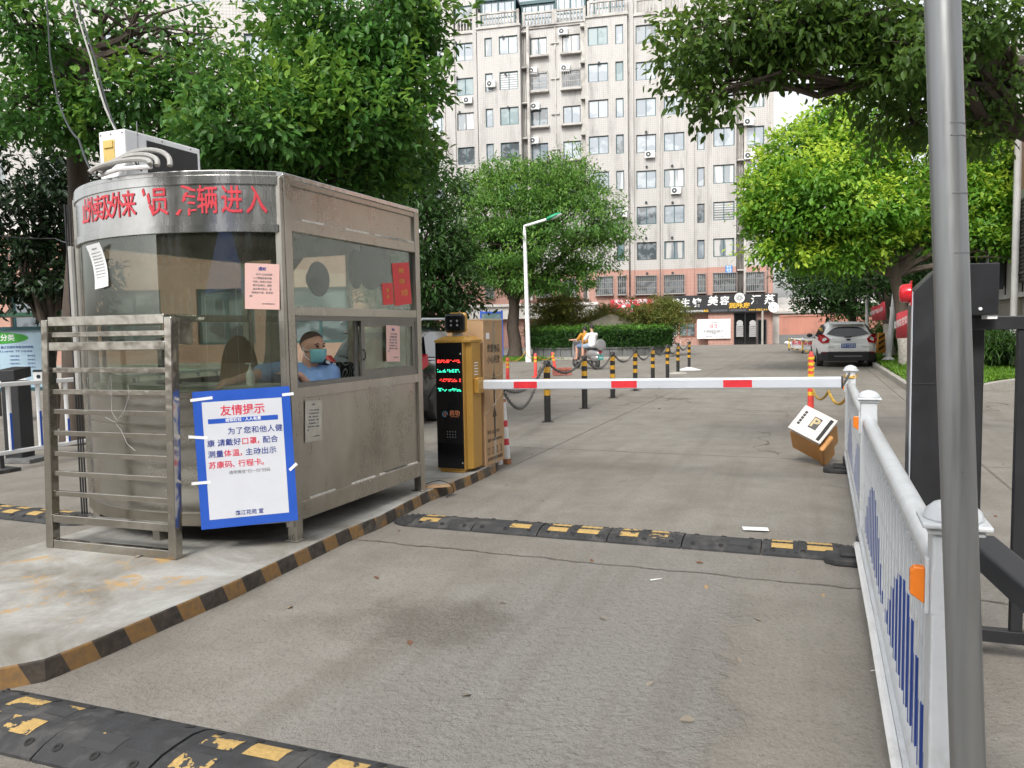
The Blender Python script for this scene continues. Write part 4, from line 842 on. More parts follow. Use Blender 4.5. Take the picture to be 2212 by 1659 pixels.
# booth frame: x to the right, y away along the road, origin at the front right foot; the booth runs to x = -BW
BT_ = thing('guard_booth', 'stainless steel guard booth with bowed glass front and red lettering on its fascia', 'guard booth', B0, -BA)
BW, BL, BH, SAG = 1.84, 1.72, 2.36, .36
def bl(x, y, z): return BT_.matrix_basis @ Vector((x, y, z))
Rr = ((BW / 2) ** 2 + SAG ** 2) / (2 * SAG); cyb = Rr - SAG       # centre of the front arc at (-BW/2, cyb)
A1 = math.asin((BW / 2 - .03) / Rr)
def arc(off=0, n=28, a0=-1, a1=1):          # points from the left end to the right end
    return [(-BW / 2 + (Rr + off) * math.sin(A1 * (a0 + (a1 - a0) * i / n)), cyb - (Rr + off) * math.cos(A1 * (a0 + (a1 - a0) * i / n))) for i in range(n + 1)]
def band(mb, z0, z1, off, th, mi=0, n=28, a0=-1, a1=1):
    o, i_ = arc(off, n, a0, a1), arc(off - th, n, a0, a1)
    for k in range(n):
        a, b, c, d = o[k], o[k + 1], i_[k + 1], i_[k]
        mb.add([(a[0], a[1], z0), (b[0], b[1], z0), (b[0], b[1], z1), (a[0], a[1], z1)], [(0, 1, 2, 3)], mi, True)
        mb.add([(d[0], d[1], z0), (c[0], c[1], z0), (c[0], c[1], z1), (d[0], d[1], z1)], [(3, 2, 1, 0)], mi, True)
        mb.add([(a[0], a[1], z1), (b[0], b[1], z1), (c[0], c[1], z1), (d[0], d[1], z1)], [(0, 1, 2, 3)], mi, False)
        mb.add([(a[0], a[1], z0), (b[0], b[1], z0), (c[0], c[1], z0), (d[0], d[1], z0)], [(3, 2, 1, 0)], mi, False)
Z_SILL, Z_FAS, Z_BOT = .98, 2.03, .16
M_['steel_side'] = steel('weathered_side_steel', (.45, .43, .385), .24, (.17, .135, .1), (1.2, 1.2, .5))
# corner posts
for x, y in ((-.03, .03), (-BW + .03, .03), (-.03, BL - .03), (-BW + .03, BL - .03)):
    m = MB(); m.b2(x - .035, x + .035, y - .035, y + .035, 0, BH); m.b2(x - .05, x + .05, y - .05, y + .05, 0, .012); m.build('post', M_['steel_side'], BT_, bevel=.004)
m = MB(); m.b2(-.95, -.89, -.28, -.22, 0, Z_BOT - .002); m.build('foot', M_['steel_side'], BT_)
m = MB(); m.b2(-.05, .0, -.036, -.0055, .10, BH - .022); m.build('corner_strip', M_['steel_side'], BT_, bevel=.004)
m = MB(); m.b2(-BW, -BW + .05, -.036, -.0055, .10, BH - .022); m.build('corner_strip', M_['steel_side'], BT_, bevel=.004)
# roof and fascia
m = MB(); roof = arc(.012, 28); pl_ = roof + [(0, .0), (0.008, BL), (-BW - .008, BL), (-BW, 0)]
m.prism(pl_, BH - .02, BH + .012); m.build('roof', M_['steel_band'], BT_, bevel=.004)
m = MB(); band(m, Z_FAS, BH - .021, .006, .03); o = m.build('fascia', M_['steel_band'], BT_)
m = MB(); band(m, BH - .07, BH - .02, .016, .012); band(m, Z_FAS - .035, Z_FAS + .012, .018, .02); m.build('trim', M_['steel_band'], o)
# front apron (curved sheet), bottom rail
m = MB(); band(m, Z_BOT + .06, Z_SILL, .0, .02); o = m.build('front_panel', steel('apron_steel', (.46, .45, .415), .17, (.2, .15, .1), (1.2, 1.2, 2.5)), BT_)
m = MB(); band(m, Z_BOT - .02, Z_BOT + .06, .02, .045); band(m, Z_SILL - .02, Z_SILL + .012, .014, .04); band(m, Z_SILL - .2, Z_SILL - .19, .003, .006); m.build('rail', M_['steel'], o)
m = MB(); band(m, Z_SILL + .012, Z_FAS - .035, -.004, .006); m.build('front_glass', M_['booth_glass'], BT_)
# side walls with windows
def side(x, s):       # s = +1 right side (outside is +x), -1 left side
    y0, y1 = .065, BL - .065; o_ = x
    m = MB(); m.b2(o_ - .012, o_ + .012, y0, y1, Z_BOT + .09, .93); m.build('side_panel', M_['steel_side'], BT_); m = MB(); m.b2(o_ - .012, o_ + .012, y0, y1, 2.09, BH - .021); m.build('top_panel', M_['steel_side'], BT_)
    m = MB()
    for z0, z1, t in ((Z_BOT - .03, Z_BOT + .09, .03), (.93, 1.0, .034), (1.47, 1.53, .03), (2.01, 2.09, .03), (BH - .06, BH - .021, .03)): m.b2(o_ - t, o_ + t, y0, y1, z0, z1)
    m.build('rail', M_['steel_side'], BT_, bevel=.004)
    for k in range(6):
        w = MB()
        yy = y0 + rnd.uniform(0, .9) * (y1 - y0); w.b2(o_ + s * .0305, o_ + s * .033, yy, min(y1, yy + rnd.uniform(.1, .35)), 2.085, 2.099); w.build('sealant', M_['weld'], BT_); w = MB()
        w.b2(o_ + s * .012, o_ + s * .02, yy, min(y1, yy + rnd.uniform(.1, .35)), Z_BOT + .088, Z_BOT + .1); w.build('sealant', M_['weld'], BT_)
    m = MB(); m.b2(o_ - .003, o_ + .003, y0, y1, 1.53, 2.01); m.build('upper_glass', M_['side_glass'], BT_)
    return y0, y1
y0, y1 = side(-.03, 1)
# sliding window on the right side: fixed leaf at the far half, near half open
al = pm('window_aluminium', (.22, .215, .2), .4, .7, .12)
m = MB(); zA, zB = 1.0, 1.47; ym = y0 + (y1 - y0) * .50
m.b2(-.065, -.005, y0, y1, zA, zA + .03); m.b2(-.065, -.005, y0, y1, zB - .03, zB); m.b2(-.065, -.005, y0, y0 + .02, zA + .03, zB - .03); m.b2(-.065, -.005, y1 - .02, y1, zA + .03, zB - .03)
wf = m.build('sliding_window', al, BT_)
def leaf(x, a, b, name):
    m = MB(); t = .042; m.b2(x, x + .02, a, b, zA + .03, zA + .03 + t); m.b2(x, x + .02, a, b, zB - .03 - t, zB - .03); m.b2(x, x + .02, a, a + t, zA + .03 + t, zB - .03 - t); m.b2(x, x + .02, b - t, b, zA + .03 + t, zB - .03 - t)
    o = m.build(name, al, wf); g = MB(); g.b2(x + .007, x + .013, a + t, b - t, zA + .03 + t, zB - .03 - t); g.build('pane', M_['side_glass'], BT_)
leaf(-.03, ym - .02, y1 - .02, 'sash'); leaf(-.058, ym - .06, y1 - .06, 'sash')
m = MB(); m.tube([(-.01, ym - .0, 1.15), (.012, ym - .01, 1.17), (.012, ym - .01, 1.21), (-.01, ym, 1.23)], .006, 6); m.build('handle', M_['black'], wf)
# left side, back wall, floor, inner table
side(-BW + .03, -1)
m = MB(); m.b2(-BW + .067, -BW + .09, .07, BL - .07, zA, zB); m.build('window_pane', M_['side_glass'], BT_)
m = MB(); m.b2(-BW + .065, -.065, BL - .04, BL - .02, Z_BOT, Z_SILL); m.b2(-BW + .065, -.065, BL - .04, BL - .02, 2.03, BH - .021); m.b2(-.7, -.66, BL - .05, BL - .01, Z_SILL, 2.03); m.b2(-BW + .065, -.065, BL - .05, BL - .01, Z_SILL - .03, Z_SILL + .03); m.build('back_wall', M_['steel_side'], BT_)
m = MB(); m.b2(-BW + .065, -.065, BL - .032, BL - .028, Z_SILL + .03, 2.03); m.build('back_glass', M_['side_glass'], BT_)
m = MB(); m.prism(arc(-.03) + [(-.02, .05), (-.02, BL - .05), (-BW + .02, BL - .05), (-BW + .02, .05)], Z_BOT - .01, Z_BOT + .03); m.build('floor', M_['dark'], BT_)
m = MB(); m.prism(arc(-.03) + [(-.02, .05), (-.02, BL - .05), (-BW + .02, BL - .05), (-BW + .02, .05)], BH - .06, BH - .03); m.build('ceiling', pm('ceiling_panel', (.33, .32, .29), .8), BT_)
m = MB(); m.prism(arc(-.05, 20, -.98, .98) + [(-.1, .16), (-BW + .1, .16)], Z_SILL + .013, Z_SILL + .045); m.build('counter', pm('counter_top', (.42, .46, .40), .5), BT_)
# red vinyl characters on the fascia
def fascia_char(ch, a, h=.185, w=.165, dy=0):
    q = A1 * a; x = -BW / 2 + (Rr + .0095) * math.sin(q); y = cyb - (Rr + .0095) * math.cos(q)
    M = frame((x, y, (Z_FAS + BH) / 2 - .015 + dy), (math.cos(q), math.sin(q), 0), (0, 0, 1))
    txt(ch, h, M_['redletter'], BT_, M, 0, None, 'lettering', .0008, sx=.72, dup=.011)
for ch, k_ in (('止', 9.75), ('外', 9.05), ('卖', 8.3), ('及', 7.55), ('外', 6.8), ('来', 6.05), ('员', 4.35), ('辆', 2.1), ('进', 1.05), ('入', 0)):
    fascia_char(ch, 1 - (.125 + .139 * k_) / Rr / A1, .185 if k_ < 5 else .175); continue
    Mi = BT_.matrix_basis.inverted(); o_ = Mi @ Vector((0, 0, EYE)); d_ = Mi.to_3x3() @ ray(px, 430); ox, oy = o_.x + BW / 2, o_.y - cyb; a_ = d_.x ** 2 + d_.y ** 2; b_ = 2 * (ox * d_.x + oy * d_.y); c_ = ox * ox + oy * oy - Rr * Rr; t_ = (-b_ - math.sqrt(max(0, b_ * b_ - 4 * a_ * c_))) / (2 * a_); h_ = o_ + d_ * t_
    q_ = math.atan2(h_.x + BW / 2, cyb - h_.y)
    if ch == ',': pass
    else: fascia_char(ch, q_ / A1)
AP = lambda px: 0
# worn-away characters: only scraps of red vinyl are left
def qpx(px):
    Mi = BT_.matrix_basis.inverted(); o_ = Mi @ Vector((0, 0, EYE)); d_ = Mi.to_3x3() @ ray(px, 430); ox, oy = o_.x + BW / 2, o_.y - cyb; a_ = d_.x ** 2 + d_.y ** 2; b_ = 2 * (ox * d_.x + oy * d_.y); c_ = ox * ox + oy * oy - Rr * Rr; t_ = (-b_ - math.sqrt(max(0, b_ * b_ - 4 * a_ * c_))) / (2 * a_); h_ = o_ + d_ * t_
    return math.atan2(h_.x + BW / 2, cyb - h_.y)
def scrap(a, z, w, h, rot):
    q = A1 * (1 - (.140 + .139 * (583 - a) / 50) / Rr / A1); M = frame((-BW / 2 + (Rr + .0085) * math.sin(q), cyb - (Rr + .0085) * math.cos(q), (Z_FAS + BH) / 2 + z), (math.cos(q), math.sin(q), 0), (0, 0, 1)) @ Matrix.Rotation(R(rot), 4, 'Z')
    m = MB(); m.prism([(-w / 2, -h / 2), (w / 2, -h * .35), (w * .45, h / 2), (-w * .4, h * .3)], 0, .0012, M); return m.build('lettering', M_['redletter'], BT_)
for s_ in ((417, -.075, .02, .05, -35), (436, .075, .07, .018, -18), (449, .06, .05, .016, -15), (434, .03, .018, .05, -35), (446, .02, .06, .016, -10), (430, -.0, .03, .02, 30), (447, -.02, .05, .016, -8), (441, -.075, .016, .05, 3), (451, -.065, .04, .014, 0), (330, .06, .02, .05, 15), (343, .02, .022, .07, 12), (350, -.05, .024, .085, 28)): scrap(*s_)
# wiring on the booth's left edge
m = MB(); p0 = arc(.012)[0]
for k in range(3): m.tube([(p0[0] - .01 * k - .01, p0[1] - .03 - .012 * k, z) for z in np.linspace(.06, 2.3, 12)], .006, 6)
m.build('cable', M_['black'], BT_)
m = MB(); m.tube([(p0[0] + .02, p0[1] - .06, z) for z in np.linspace(Z_SILL, 2.0, 4)], .022, 8); m.build('conduit', M_['pvc'], BT_)

# ---- air conditioner on the roof
ZT_ = BH + IZ + .013
AC = thing('air_conditioner', 'white air conditioner unit with a black side lying on the booth roof', 'air conditioner', Vector((-2.45, 5.02, ZT_)), -BA)
m = MB(); m.b2(-.23, 0, 0, .64, .0, .31); ao = m.build('casing', M_['whiteclean'], AC, bevel=.008)
m = MB(); m.b2(0, .004, .17, .61, .03, .27); m.build('side_panel', M_['black'], AC)
m = MB(); m.b2(-.19, -.09, -.004, 0, .11, .25); m.b2(-.18, -.1, -.012, -.004, .2, .24); m.build('energy_label', pm('yellow_label', (.62, .46, .15), .6), AC)
m = MB()
for x in (-.21, -.12, -.02): m.cyl((x, -.003, .285), (x, .001, .285), .006, n=8)
for y in (.1, .3, .55): m.cyl((.001, y, .29), (.004, y, .29), .006, n=8)
m.build('screw', M_['greytext'], AC)
hz = thing('hose', 'coil of grey insulated hose lying in front of the roof air conditioner', 'hose', Vector((-2.3, 4.9, ZT_)), -BA)
m = MB()
for k, (rx, z) in enumerate(((.27, .03), (.24, .055), (.255, .085))):
    m.tube([(rx * math.cos(t) - .03 * k, -.03 - .04 * k + .05 * math.sin(t), .014 + (.13 - .035 * k) * math.sin(t)) for t in np.linspace(0, math.pi, 18)], .016, 8)
m.build('coil', M_['pvc'], hz); m = MB(); m.tube([(-.33, -.02, .015), (-.1, -.08, .02), (.15, -.06, .015)], .015, 8); m.build('sleeve', M_['whiteclean'], hz)
def cable(label, pts, r, m, sag=0, name='cable', group=None):
    pts = [Vector(p) for p in pts]; q = []
    for a, b in zip(pts, pts[1:]):
        for i in range(10): t = i / 10; q.append(a.lerp(b, t) - UP * sag * 4 * t * (1 - t))
    q.append(pts[-1]); mb = MB(); mb.tube(q, r, 6); o = mb.build(name, M_[m] if isinstance(m, str) else m, loc=q[0], W=True); tag(o, label, 'cable', group); return o
e0 = Vector((-2.36, 4.98, ZT_ + .04))
cable('grey cable running from the booth roof up to the top left', [e0, P(228, 235, 5.6), P(198, 130, 6.4), P(150, -30, 7.5)], .0075, 'pvc', .02)
cable('black cable beside the grey one rising from the booth roof', [e0 + Vector((.015, .02, 0)), P(240, 255, 5.5), P(206, 130, 6.4), P(158, -30, 7.5)], .008, 'black', .03)
cable('thin black cable looping left from the booth roof', [Vector((-2.62, 4.98, ZT_)), P(170, 300, 6), P(128, 225, 7), P(108, 120, 8), P(100, -20, 9)], .008, 'black', .05)
cable('thin wire strung low across the dark trees at the left', [P(-30, 505, 9), P(120, 515, 9.3), P(186, 528, 5.4)], .006, 'black', .02)
m = MB(); m.tube([e0 + Vector((.01, 0, z)) for z in (0, .3)], .003, 6); o = m.build('antenna', M_['greytext'], loc=e0, W=True); tag(o, 'thin rod antenna standing by the roof air conditioner', 'antenna')
# ---- notices taped to the booth
def sidepoint(px, py, x=.0):        # point of the booth's right face seen at a pixel
    Mi = BT_.matrix_basis.inverted(); o = Mi @ Vector((0, 0, EYE)); d = Mi.to_3x3() @ ray(px, py); t = (x - o.x) / d.x; return BT_.matrix_basis @ (o + d * t)
def frontpoint(px, py, off=.012):   # point of the bowed front seen at a pixel
    Mi = BT_.matrix_basis.inverted(); o = Mi @ Vector((0, 0, EYE)); d = Mi.to_3x3() @ ray(px, py)
    ox, oy = o.x + BW / 2, o.y - cyb; a = d.x ** 2 + d.y ** 2; b = 2 * (ox * d.x + oy * d.y); c = ox * ox + oy * oy - (Rr + off) ** 2; t = (-b - math.sqrt(max(0, b * b - 4 * a * c))) / (2 * a); return BT_.matrix_basis @ (o + d * t)
def paper(name, label, cat, tl, tr, bl_, m, lines=(), th=.0012, curl=0):
    w, h = (tr - tl).length, (tl - bl_).length; M = frame((tr + bl_) / 2, tr - tl, tl - bl_)
    o = thing(name, label, cat, (tr + bl_) / 2); inv = o.matrix_basis.inverted() @ M; mb = MB(); k = 6
    for i in range(k):
        z0, z1 = curl * (abs(i / k - .5) * 2) ** 2, curl * (abs((i + 1) / k - .5) * 2) ** 2; y0_, y1_ = h / 2 - h * i / k, h / 2 - h * (i + 1) / k
        mb.add([(-w / 2, y0_, z0), (w / 2, y0_, z0), (w / 2, y1_, z1), (-w / 2, y1_, z1), (-w / 2, y0_, z0 + th), (w / 2, y0_, z0 + th), (w / 2, y1_, z1 + th), (-w / 2, y1_, z1 + th)], [(0, 1, 2, 3), (7, 6, 5, 4), (0, 3, 7, 4), (1, 5, 6, 2)], 0)
    mb.build('sheet', m, o, W=False).matrix_basis = inv
    for s, u, v, size, mt, bold in lines:
        t = txt(s, size * h, M_[mt], o, Matrix.Translation(((u - .5) * w, (.5 - v) * h, th + .0006 + curl * (abs(v - .5) * 2) ** 2)), bold)
        if t: t.matrix_basis = inv
    return o, inv, w, h
body_lines = [('关于门卫岗车辆', .55, .24, .05, 'greytext', 0), ('入口管理系统升级', .5, .32, .05, 'greytext', 0), ('切换，现老小区车', .5, .40, .05, 'greytext', 0), ('辆不能通行，请您', .5, .48, .05, 'greytext', 0), ('进车辆时登记，给', .5, .56, .05, 'greytext', 0), ('您带来不便，敬请谅', .5, .64, .05, 'greytext', 0), ('解！', .2, .72, .05, 'greytext', 0), ('鑫江花苑物业服务处', .68, .88, .03, 'greytext', 0)]
paper('notice', 'pink paper notice taped high on the bowed front glass of the booth', 'notice', frontpoint(527, 568), frontpoint(602, 571), frontpoint(531, 667), M_['pink'], [('通知', .5, .12, .085, 'bluetext', .02)] + body_lines)
paper('notice', 'narrow pink paper notice on the sliding side window of the booth', 'notice', sidepoint(833, 702, .0), sidepoint(862, 704, .0), sidepoint(836, 781, .0), M_['pink'], [('通知', .5, .12, .07, 'bluetext', .02)] + body_lines)
paper('notice', 'faded white paper notice on the steel side panel of the booth', 'notice', sidepoint(657, 866, -.012), sidepoint(693, 864, -.012), sidepoint(661, 955, -.012), pm('faded_paper', (.50, .48, .42), .85, 0, .12, 20, dirt=(.3, .25, .18)), [('通知', .5, .1, .05, 'greytext', .01)] + body_lines)
q = frontpoint(206, 530, .03); paper('notice', 'loose white paper sheet flapping on the left edge of the booth glass', 'notice', q + Vector((-.075, .05, 0)), q + Vector((.05, -.02, .015)), q + Vector((-.02, .05, -.28)), M_['paper'], [('温馨提示', .5, .1, .05, 'greytext', 0)] + [('要求各位业主进出小区', .5, .2 + .07 * i, .035, 'greytext', 0) for i in range(9)], curl=.02)
M_['goldtext'] = pm('gold_foil', (.60, .36, .06), .4, .5)
paper('poster', 'red new year poster with gold characters inside the upper booth window', 'poster', sidepoint(850, 569, -.024), sidepoint(886, 567, -.024), sidepoint(850, 661, -.024), M_['red'], [('恭贺', .5, .2, .12, 'goldtext', .02), ('新春', .5, .45, .12, 'goldtext', .02), ('大吉', .6, .72, .16, 'goldtext', .02)])
paper('poster', 'smaller red poster with a gold column behind the new year poster', 'poster', sidepoint(826, 612, -.026), sidepoint(849, 611, -.026), sidepoint(826, 659, -.026), M_['red'], [('福', .5, .35, .2, 'goldtext', .02), ('寿', .5, .65, .2, 'goldtext', .02)])
# ---- blue friendly-reminder board
TL, TR, BLc = P(413.5, 847, 4.70), P(623.6, 834, 4.83), P(437, 1144, 4.66)
sg, inv, w, h = paper('reminder_sign', 'blue bordered white reminder board taped to the booth front', 'sign', TL, TR, BLc, M_['blue'], (), .006)
m = MB(); m.b2(-.41 * w, .41 * w, -.435 * h, .42 * h, .0062, .0072); m.build('sheet', pm('white_print', (.60, .62, .67), .4, 0, .03), sg).matrix_basis = inv
m = MB(); m.b2(-.36 * w, .36 * w, .26 * h, .295 * h, .0073, .0077); m.build('stripe', M_['blue'], sg).matrix_basis = inv
def sl(s, u, v, size, mt, bold=.012, width=None, al='CENTER'):
    t = txt(s, size, M_[mt], sg, Matrix.Translation(((u - .5) * w, (.5 - v) * h, .0079)), bold, width, align=al); t.matrix_basis = inv
sl('友情提示', .5, .155, .068, 'redtext', .014, .262); sl('疫情防控 · 人人有责', .5, .222, .024, 'paper', .02)
cw = .0505; x0 = .17; lh = (.305, .385, .465, .545)
def row(k, segs, start):
    u = start
    for s, c in segs:
        for ch in s:
            if ch in '，。、,': sl(ch, u + cw * .35, lh[k], .046, c, .01); u += cw * (1.1 if ch != ',' else .45)
            else: sl(ch, u + cw * .5, lh[k], .046, c, .012); u += cw * 1.62
row(0, [('为了您和他人健', 'bluetext')], .345); row(1, [('康', 'bluetext'), (',', 'bluetext'), ('请戴好', 'bluetext'), ('口罩，', 'redtext'), ('配合', 'bluetext')], .13)
row(2, [('测量', 'bluetext'), ('体温，', 'redtext'), ('主动出示', 'bluetext')], .13); row(3, [('苏康码、行程卡。', 'redtext')], .13)
sl('请用微信“扫一扫”扫码', .53, .605, .025, 'greytext', 0); sl('鑫江花苑 宣', .5, .905, .032, 'bluetext', .012)
for i, (u, v, rot, L) in enumerate(((.09, .055, 4, .13), (.98, .06, 3, .07), (.03, .33, -8, .11), (.03, .66, 0, .11), (.985, .60, 40, .06))):
    m = MB(); m.b2(-L / 2, L / 2, -.009, .009, .0082, .0088, 0, Matrix.Translation(((u - .5) * w, (.5 - v) * h, 0)) @ Matrix.Rotation(R(rot), 4, 'Z')); m.build('tape', M_['paper'], sg).matrix_basis = inv
# ---- steel rack leaning on the booth front
ra, rb_ = G(108, 1180, IZ), G(388, 1208, IZ); du = (rb_ - ra); WR = du.length; du.normalize(); ang = math.degrees(math.atan2(du.y, du.x))
RK = thing('steel_rack', 'polished stainless steel slatted rack leaning on the bowed booth front', 'rack', ra, ang)
lean = Matrix.Rotation(R(-2.2), 4, 'X')
def zr(y): return 1.45 - (y - 729) * 4.8 / FP - IZ
for x in (.03, WR - .03): m = MB(); m.b2(x - .028, x + .028, -.03, .03, 0, zr(688), 0, lean); m.build('post', M_['steel_rack'], RK, bevel=.004)
for y, hh, dd in ((692, .06, .055), (747, .055, .05), (1130, .05, .05), (1188, .06, .05)): m = MB(); z = zr(y); m.b2(.059, WR - .059, -dd / 2, dd / 2, z - hh / 2, z + hh / 2, 0, lean); m.build('crossbar', M_['steel_rack'], RK, bevel=.004)
for x in (.03, WR - .03): m = MB(); m.b2(x - .027, x + .027, .031, .15, zr(745), zr(690), 0, lean); m.build('side_plate', M_['steel_rack'], RK, bevel=.004)
for y in (721, 799, 847, 891, 939, 985, 1029, 1074): m = MB(); z = zr(y); m.b2(.059, WR - .059, -.012, .012, z - .016, z + .016, 0, lean); m.build('slat', M_['steel_rack'], RK, bevel=.003)
m = MB()
m.tube([(.62, -.035, .99), (.60, -.04, 1.05), (.63, -.04, 1.12), (.62, -.03, 1.0), (.61, -.03, .9), (.66, -.04, .84), (.72, -.04, .9), (.76, -.035, 1.0), (.75, -.03, 1.06)], .0017, 5)
m.tube([(.56, -.03, .86), (.64, -.035, .83), (.68, -.03, .78), (.72, -.03, .7), (.78, -.03, .66)], .0017, 5); m.build('wire', M_['pvc'], RK)
# ---- things inside the booth
ch = thing('chair', 'chair with a yellow ochre backrest seen through the booth glass', 'chair', bl(-1.15, .62, Z_BOT + .03), -BA)
yb = pm('ochre_fabric', (.40, .24, .06), .9)
m = MB(); m.prism([(.2 * math.cos(t) * (1 if math.sin(t) < 0 else .9), .3 + .34 * math.sin(t)) for t in np.linspace(0, 6.28, 20)[:-1]], -.03, .03, Matrix.Translation((0, .2, .52)) @ Matrix.Rotation(R(90), 4, 'X')); m.build('backrest', yb, ch, bevel=.015)
m = MB(); m.b2(-.22, .22, -.22, .22, .44, .5); m.build('seat', yb, ch, bevel=.02)
for x in (-.2, .2):
    for y in (-.2, .2): m = MB(); m.cyl((x, y, 0), (x, y, .44), .015, n=8); m.build('leg', M_['black'], ch)
ctz = Z_SILL + .045
mo = thing('monitor', 'black computer monitor standing on the booth counter', 'monitor', bl(-1.02, -.02, ctz), -BA - 30)
m = MB(); m.b2(-.2, .2, -.02, .02, .06, .32); m.build('screen', M_['blackgloss'], mo, bevel=.006); m = MB(); m.b2(-.09, .09, -.06, .06, 0, .012); m.b2(-.02, .02, -.01, .03, .012, .07); m.build('stand', M_['black'], mo)
bo = thing('bottle', 'white pump bottle of hand sanitiser on the booth counter', 'bottle', bl(-.28, -.05, ctz), 0)
m = MB(); m.lathe([(.025, 0), (.027, .01), (.027, .08), (.012, .1)], 14); m.build('body', M_['whiteclean'], bo); m = MB(); m.lathe([(.012, .1), (.012, .115), (.005, .118), (.005, .14)], 10); m.b2(-.03, .008, -.006, .006, .137, .145); m.build('pump', M_['whiteclean'], bo)
ph = thing('telephone', 'cream desk telephone on the booth counter behind the rack', 'telephone', bl(-1.5, .0, ctz), 20); m = MB(); m.prism([(-.09, 0), (.09, 0), (.09, .03), (-.09, .07)], -.08, .08, Matrix.Rotation(R(90), 4, 'X')); m.build('base', M_['fascia'], ph, bevel=.006); m = MB(); m.tube([(-.08, -.1, .075), (-.07, 0, .095), (-.08, .1, .075)], .02, 8); m.build('handset', M_['fascia'], ph)
pc = thing('paper_sheet', 'white sheet of paper lying on the booth counter', 'paper', bl(-.62, -.12, ctz), 10); m = MB(); m.b2(-.1, .1, -.14, .14, .001, .003); m.build('sheet', M_['paper'], pc)
ht = thing('hat', 'dark round hat hanging inside the upper side window', 'hat', sidepoint(690, 603, -.14), -BA); m = MB(); m.lathe([(.12, 0), (.125, .01), (.07, .02), (.065, .07), (.03, .085)], 20, Matrix.Rotation(R(-90), 4, 'Y')); m.build('crown', M_['navy'], ht)
ja = thing('jacket', 'dark padded jacket hanging inside the upper side window', 'jacket', sidepoint(800, 560, -.22), -BA); m = MB()
m.sph((0, 0, -.05), (.06, .2, .2), 14); m.sph((-.01, -.2, -.09), (.05, .08, .16), 12); m.sph((0, .2, -.07), (.05, .09, .2), 12); m.build('body', pm('dark_jacket', (.02, .028, .026), .85, 0, .3, 12, .5, 14), ja)
ob = thing('plastic_bag', 'crumpled orange shopping bag on the ledge inside the sliding window', 'bag', bl(-.16, 1.22, zA - .0), -BA); m = MB(); m.sph((0, 0, .14), (.09, .14, .17), 16)
m.v = [(x * (1 + .15 * math.sin(z * 40 + y * 20)), y + .02 * math.sin(z * 30), max(0, z + .025 * math.sin(x * 60 + y * 35))) for x, y, z in m.v]; m.build('bag', pm('orange_plastic_bag', (.55, .22, .06), .4, 0, .2, 9, .3, 12), ob)
gb = thing('tissue_pack', 'green packet lying on the ledge inside the sliding window', 'packet', bl(-.12, 1.38, zA), -BA); m = MB(); m.b2(-.05, .05, -.13, .13, 0, .07); m.build('packet', pm('green_packet', (.06, .26, .06), .5), gb, bevel=.02)
cs = thing('cushion', 'black seat cushion with white swirls behind the guard', 'cushion', bl(-.5, 1.2, .92), -BA)
def swirl():
    m, ns, ls, p = nt('swirl_fabric'); tc = ns.new('ShaderNodeTexCoord'); n = noise(ns, ls, tc.outputs['Object'], 4.5, 1, .4, 1.0)
    f = ramp(ns, ls, mth(ns, ls, 'ABSOLUTE', mth(ns, ls, 'SUBTRACT', mth(ns, ls, 'FRACT', mth(ns, ls, 'MULTIPLY', n, 13)), .5)), .1, .07); ls.new(mixc(ns, ls, f, (.012, .012, .014, 1), (.4, .4, .4, 1)), p.inputs['Base Color']); p.inputs['Roughness'].default_value = .8; return m
m = MB(); m.b2(-.26, .26, -.06, .06, 0, .2); m.build('pad', swirl(), cs, bevel=.03); m = MB(); m.b2(-.03, .03, .0, .06, -.7, -.001); m.build('support', M_['black'], cs)
# ================================================================ people
def fuse(chains, balls, vox, m, name, parent, smooth=4, W=True):
    """tapered limbs and rounded masses melted into one continuous surface"""
    mb = MB()
    for ch in chains:
        for (a, ra), (b, rb) in zip(ch, ch[1:]):
            mb.cyl(a, b, ra, rb, 14)
        for a, ra in ch: mb.sph(a, ra, 14)
    for b in balls:
        c, r = b[0], b[1]; M = b[2] if len(b) > 2 else None
        if M is None: mb.sph(c, r, 16)
        else: mb.sph((0, 0, 0), r, 16, 0, Matrix.Translation(c) @ M)
    o = mb.build('tmp', m, None); md = o.modifiers.new('r', 'REMESH'); md.mode = 'VOXEL'; md.voxel_size = vox
    s = o.modifiers.new('s', 'SMOOTH'); s.iterations = smooth; s.factor = .5
    n = baked(o, name, m, None); n.data.polygons.foreach_set('use_smooth', [True] * len(n.data.polygons))
    if parent is not None:
        n.data.transform(rootmat(parent).inverted()); n.parent = parent
    return n
def rotf(f, up=UP):      # matrix whose +x is the facing direction
    f = Vector(f).normalized(); z = Vector(up); y = z.cross(f).normalized(); z = f.cross(y); return Matrix((f, y, z)).transposed().to_4x4()
def head(c, f, s, up=UP):
    """balls for a head centred at c facing f; s = head height"""
    M = rotf(f, up); c = Vector(c); o = lambda x, y, z: c + (M @ Vector((x * s, y * s, z * s)))
    return M, o, [(o(-.04, 0, .10), (.40 * s, .33 * s, .38 * s), M), (o(.06, 0, -.14), (.28 * s, .26 * s, .33 * s), M), (o(.14, 0, -.33), (.14 * s, .15 * s, .12 * s), M), (o(.36, 0, -.06), (.075 * s, .055 * s, .12 * s), M), (o(.33, 0, .12), (.05 * s, .2 * s, .05 * s), M),
                   (o(-.02, .33, -.03), (.06 * s, .03 * s, .11 * s), M), (o(-.02, -.33, -.03), (.06 * s, .03 * s, .11 * s), M)]
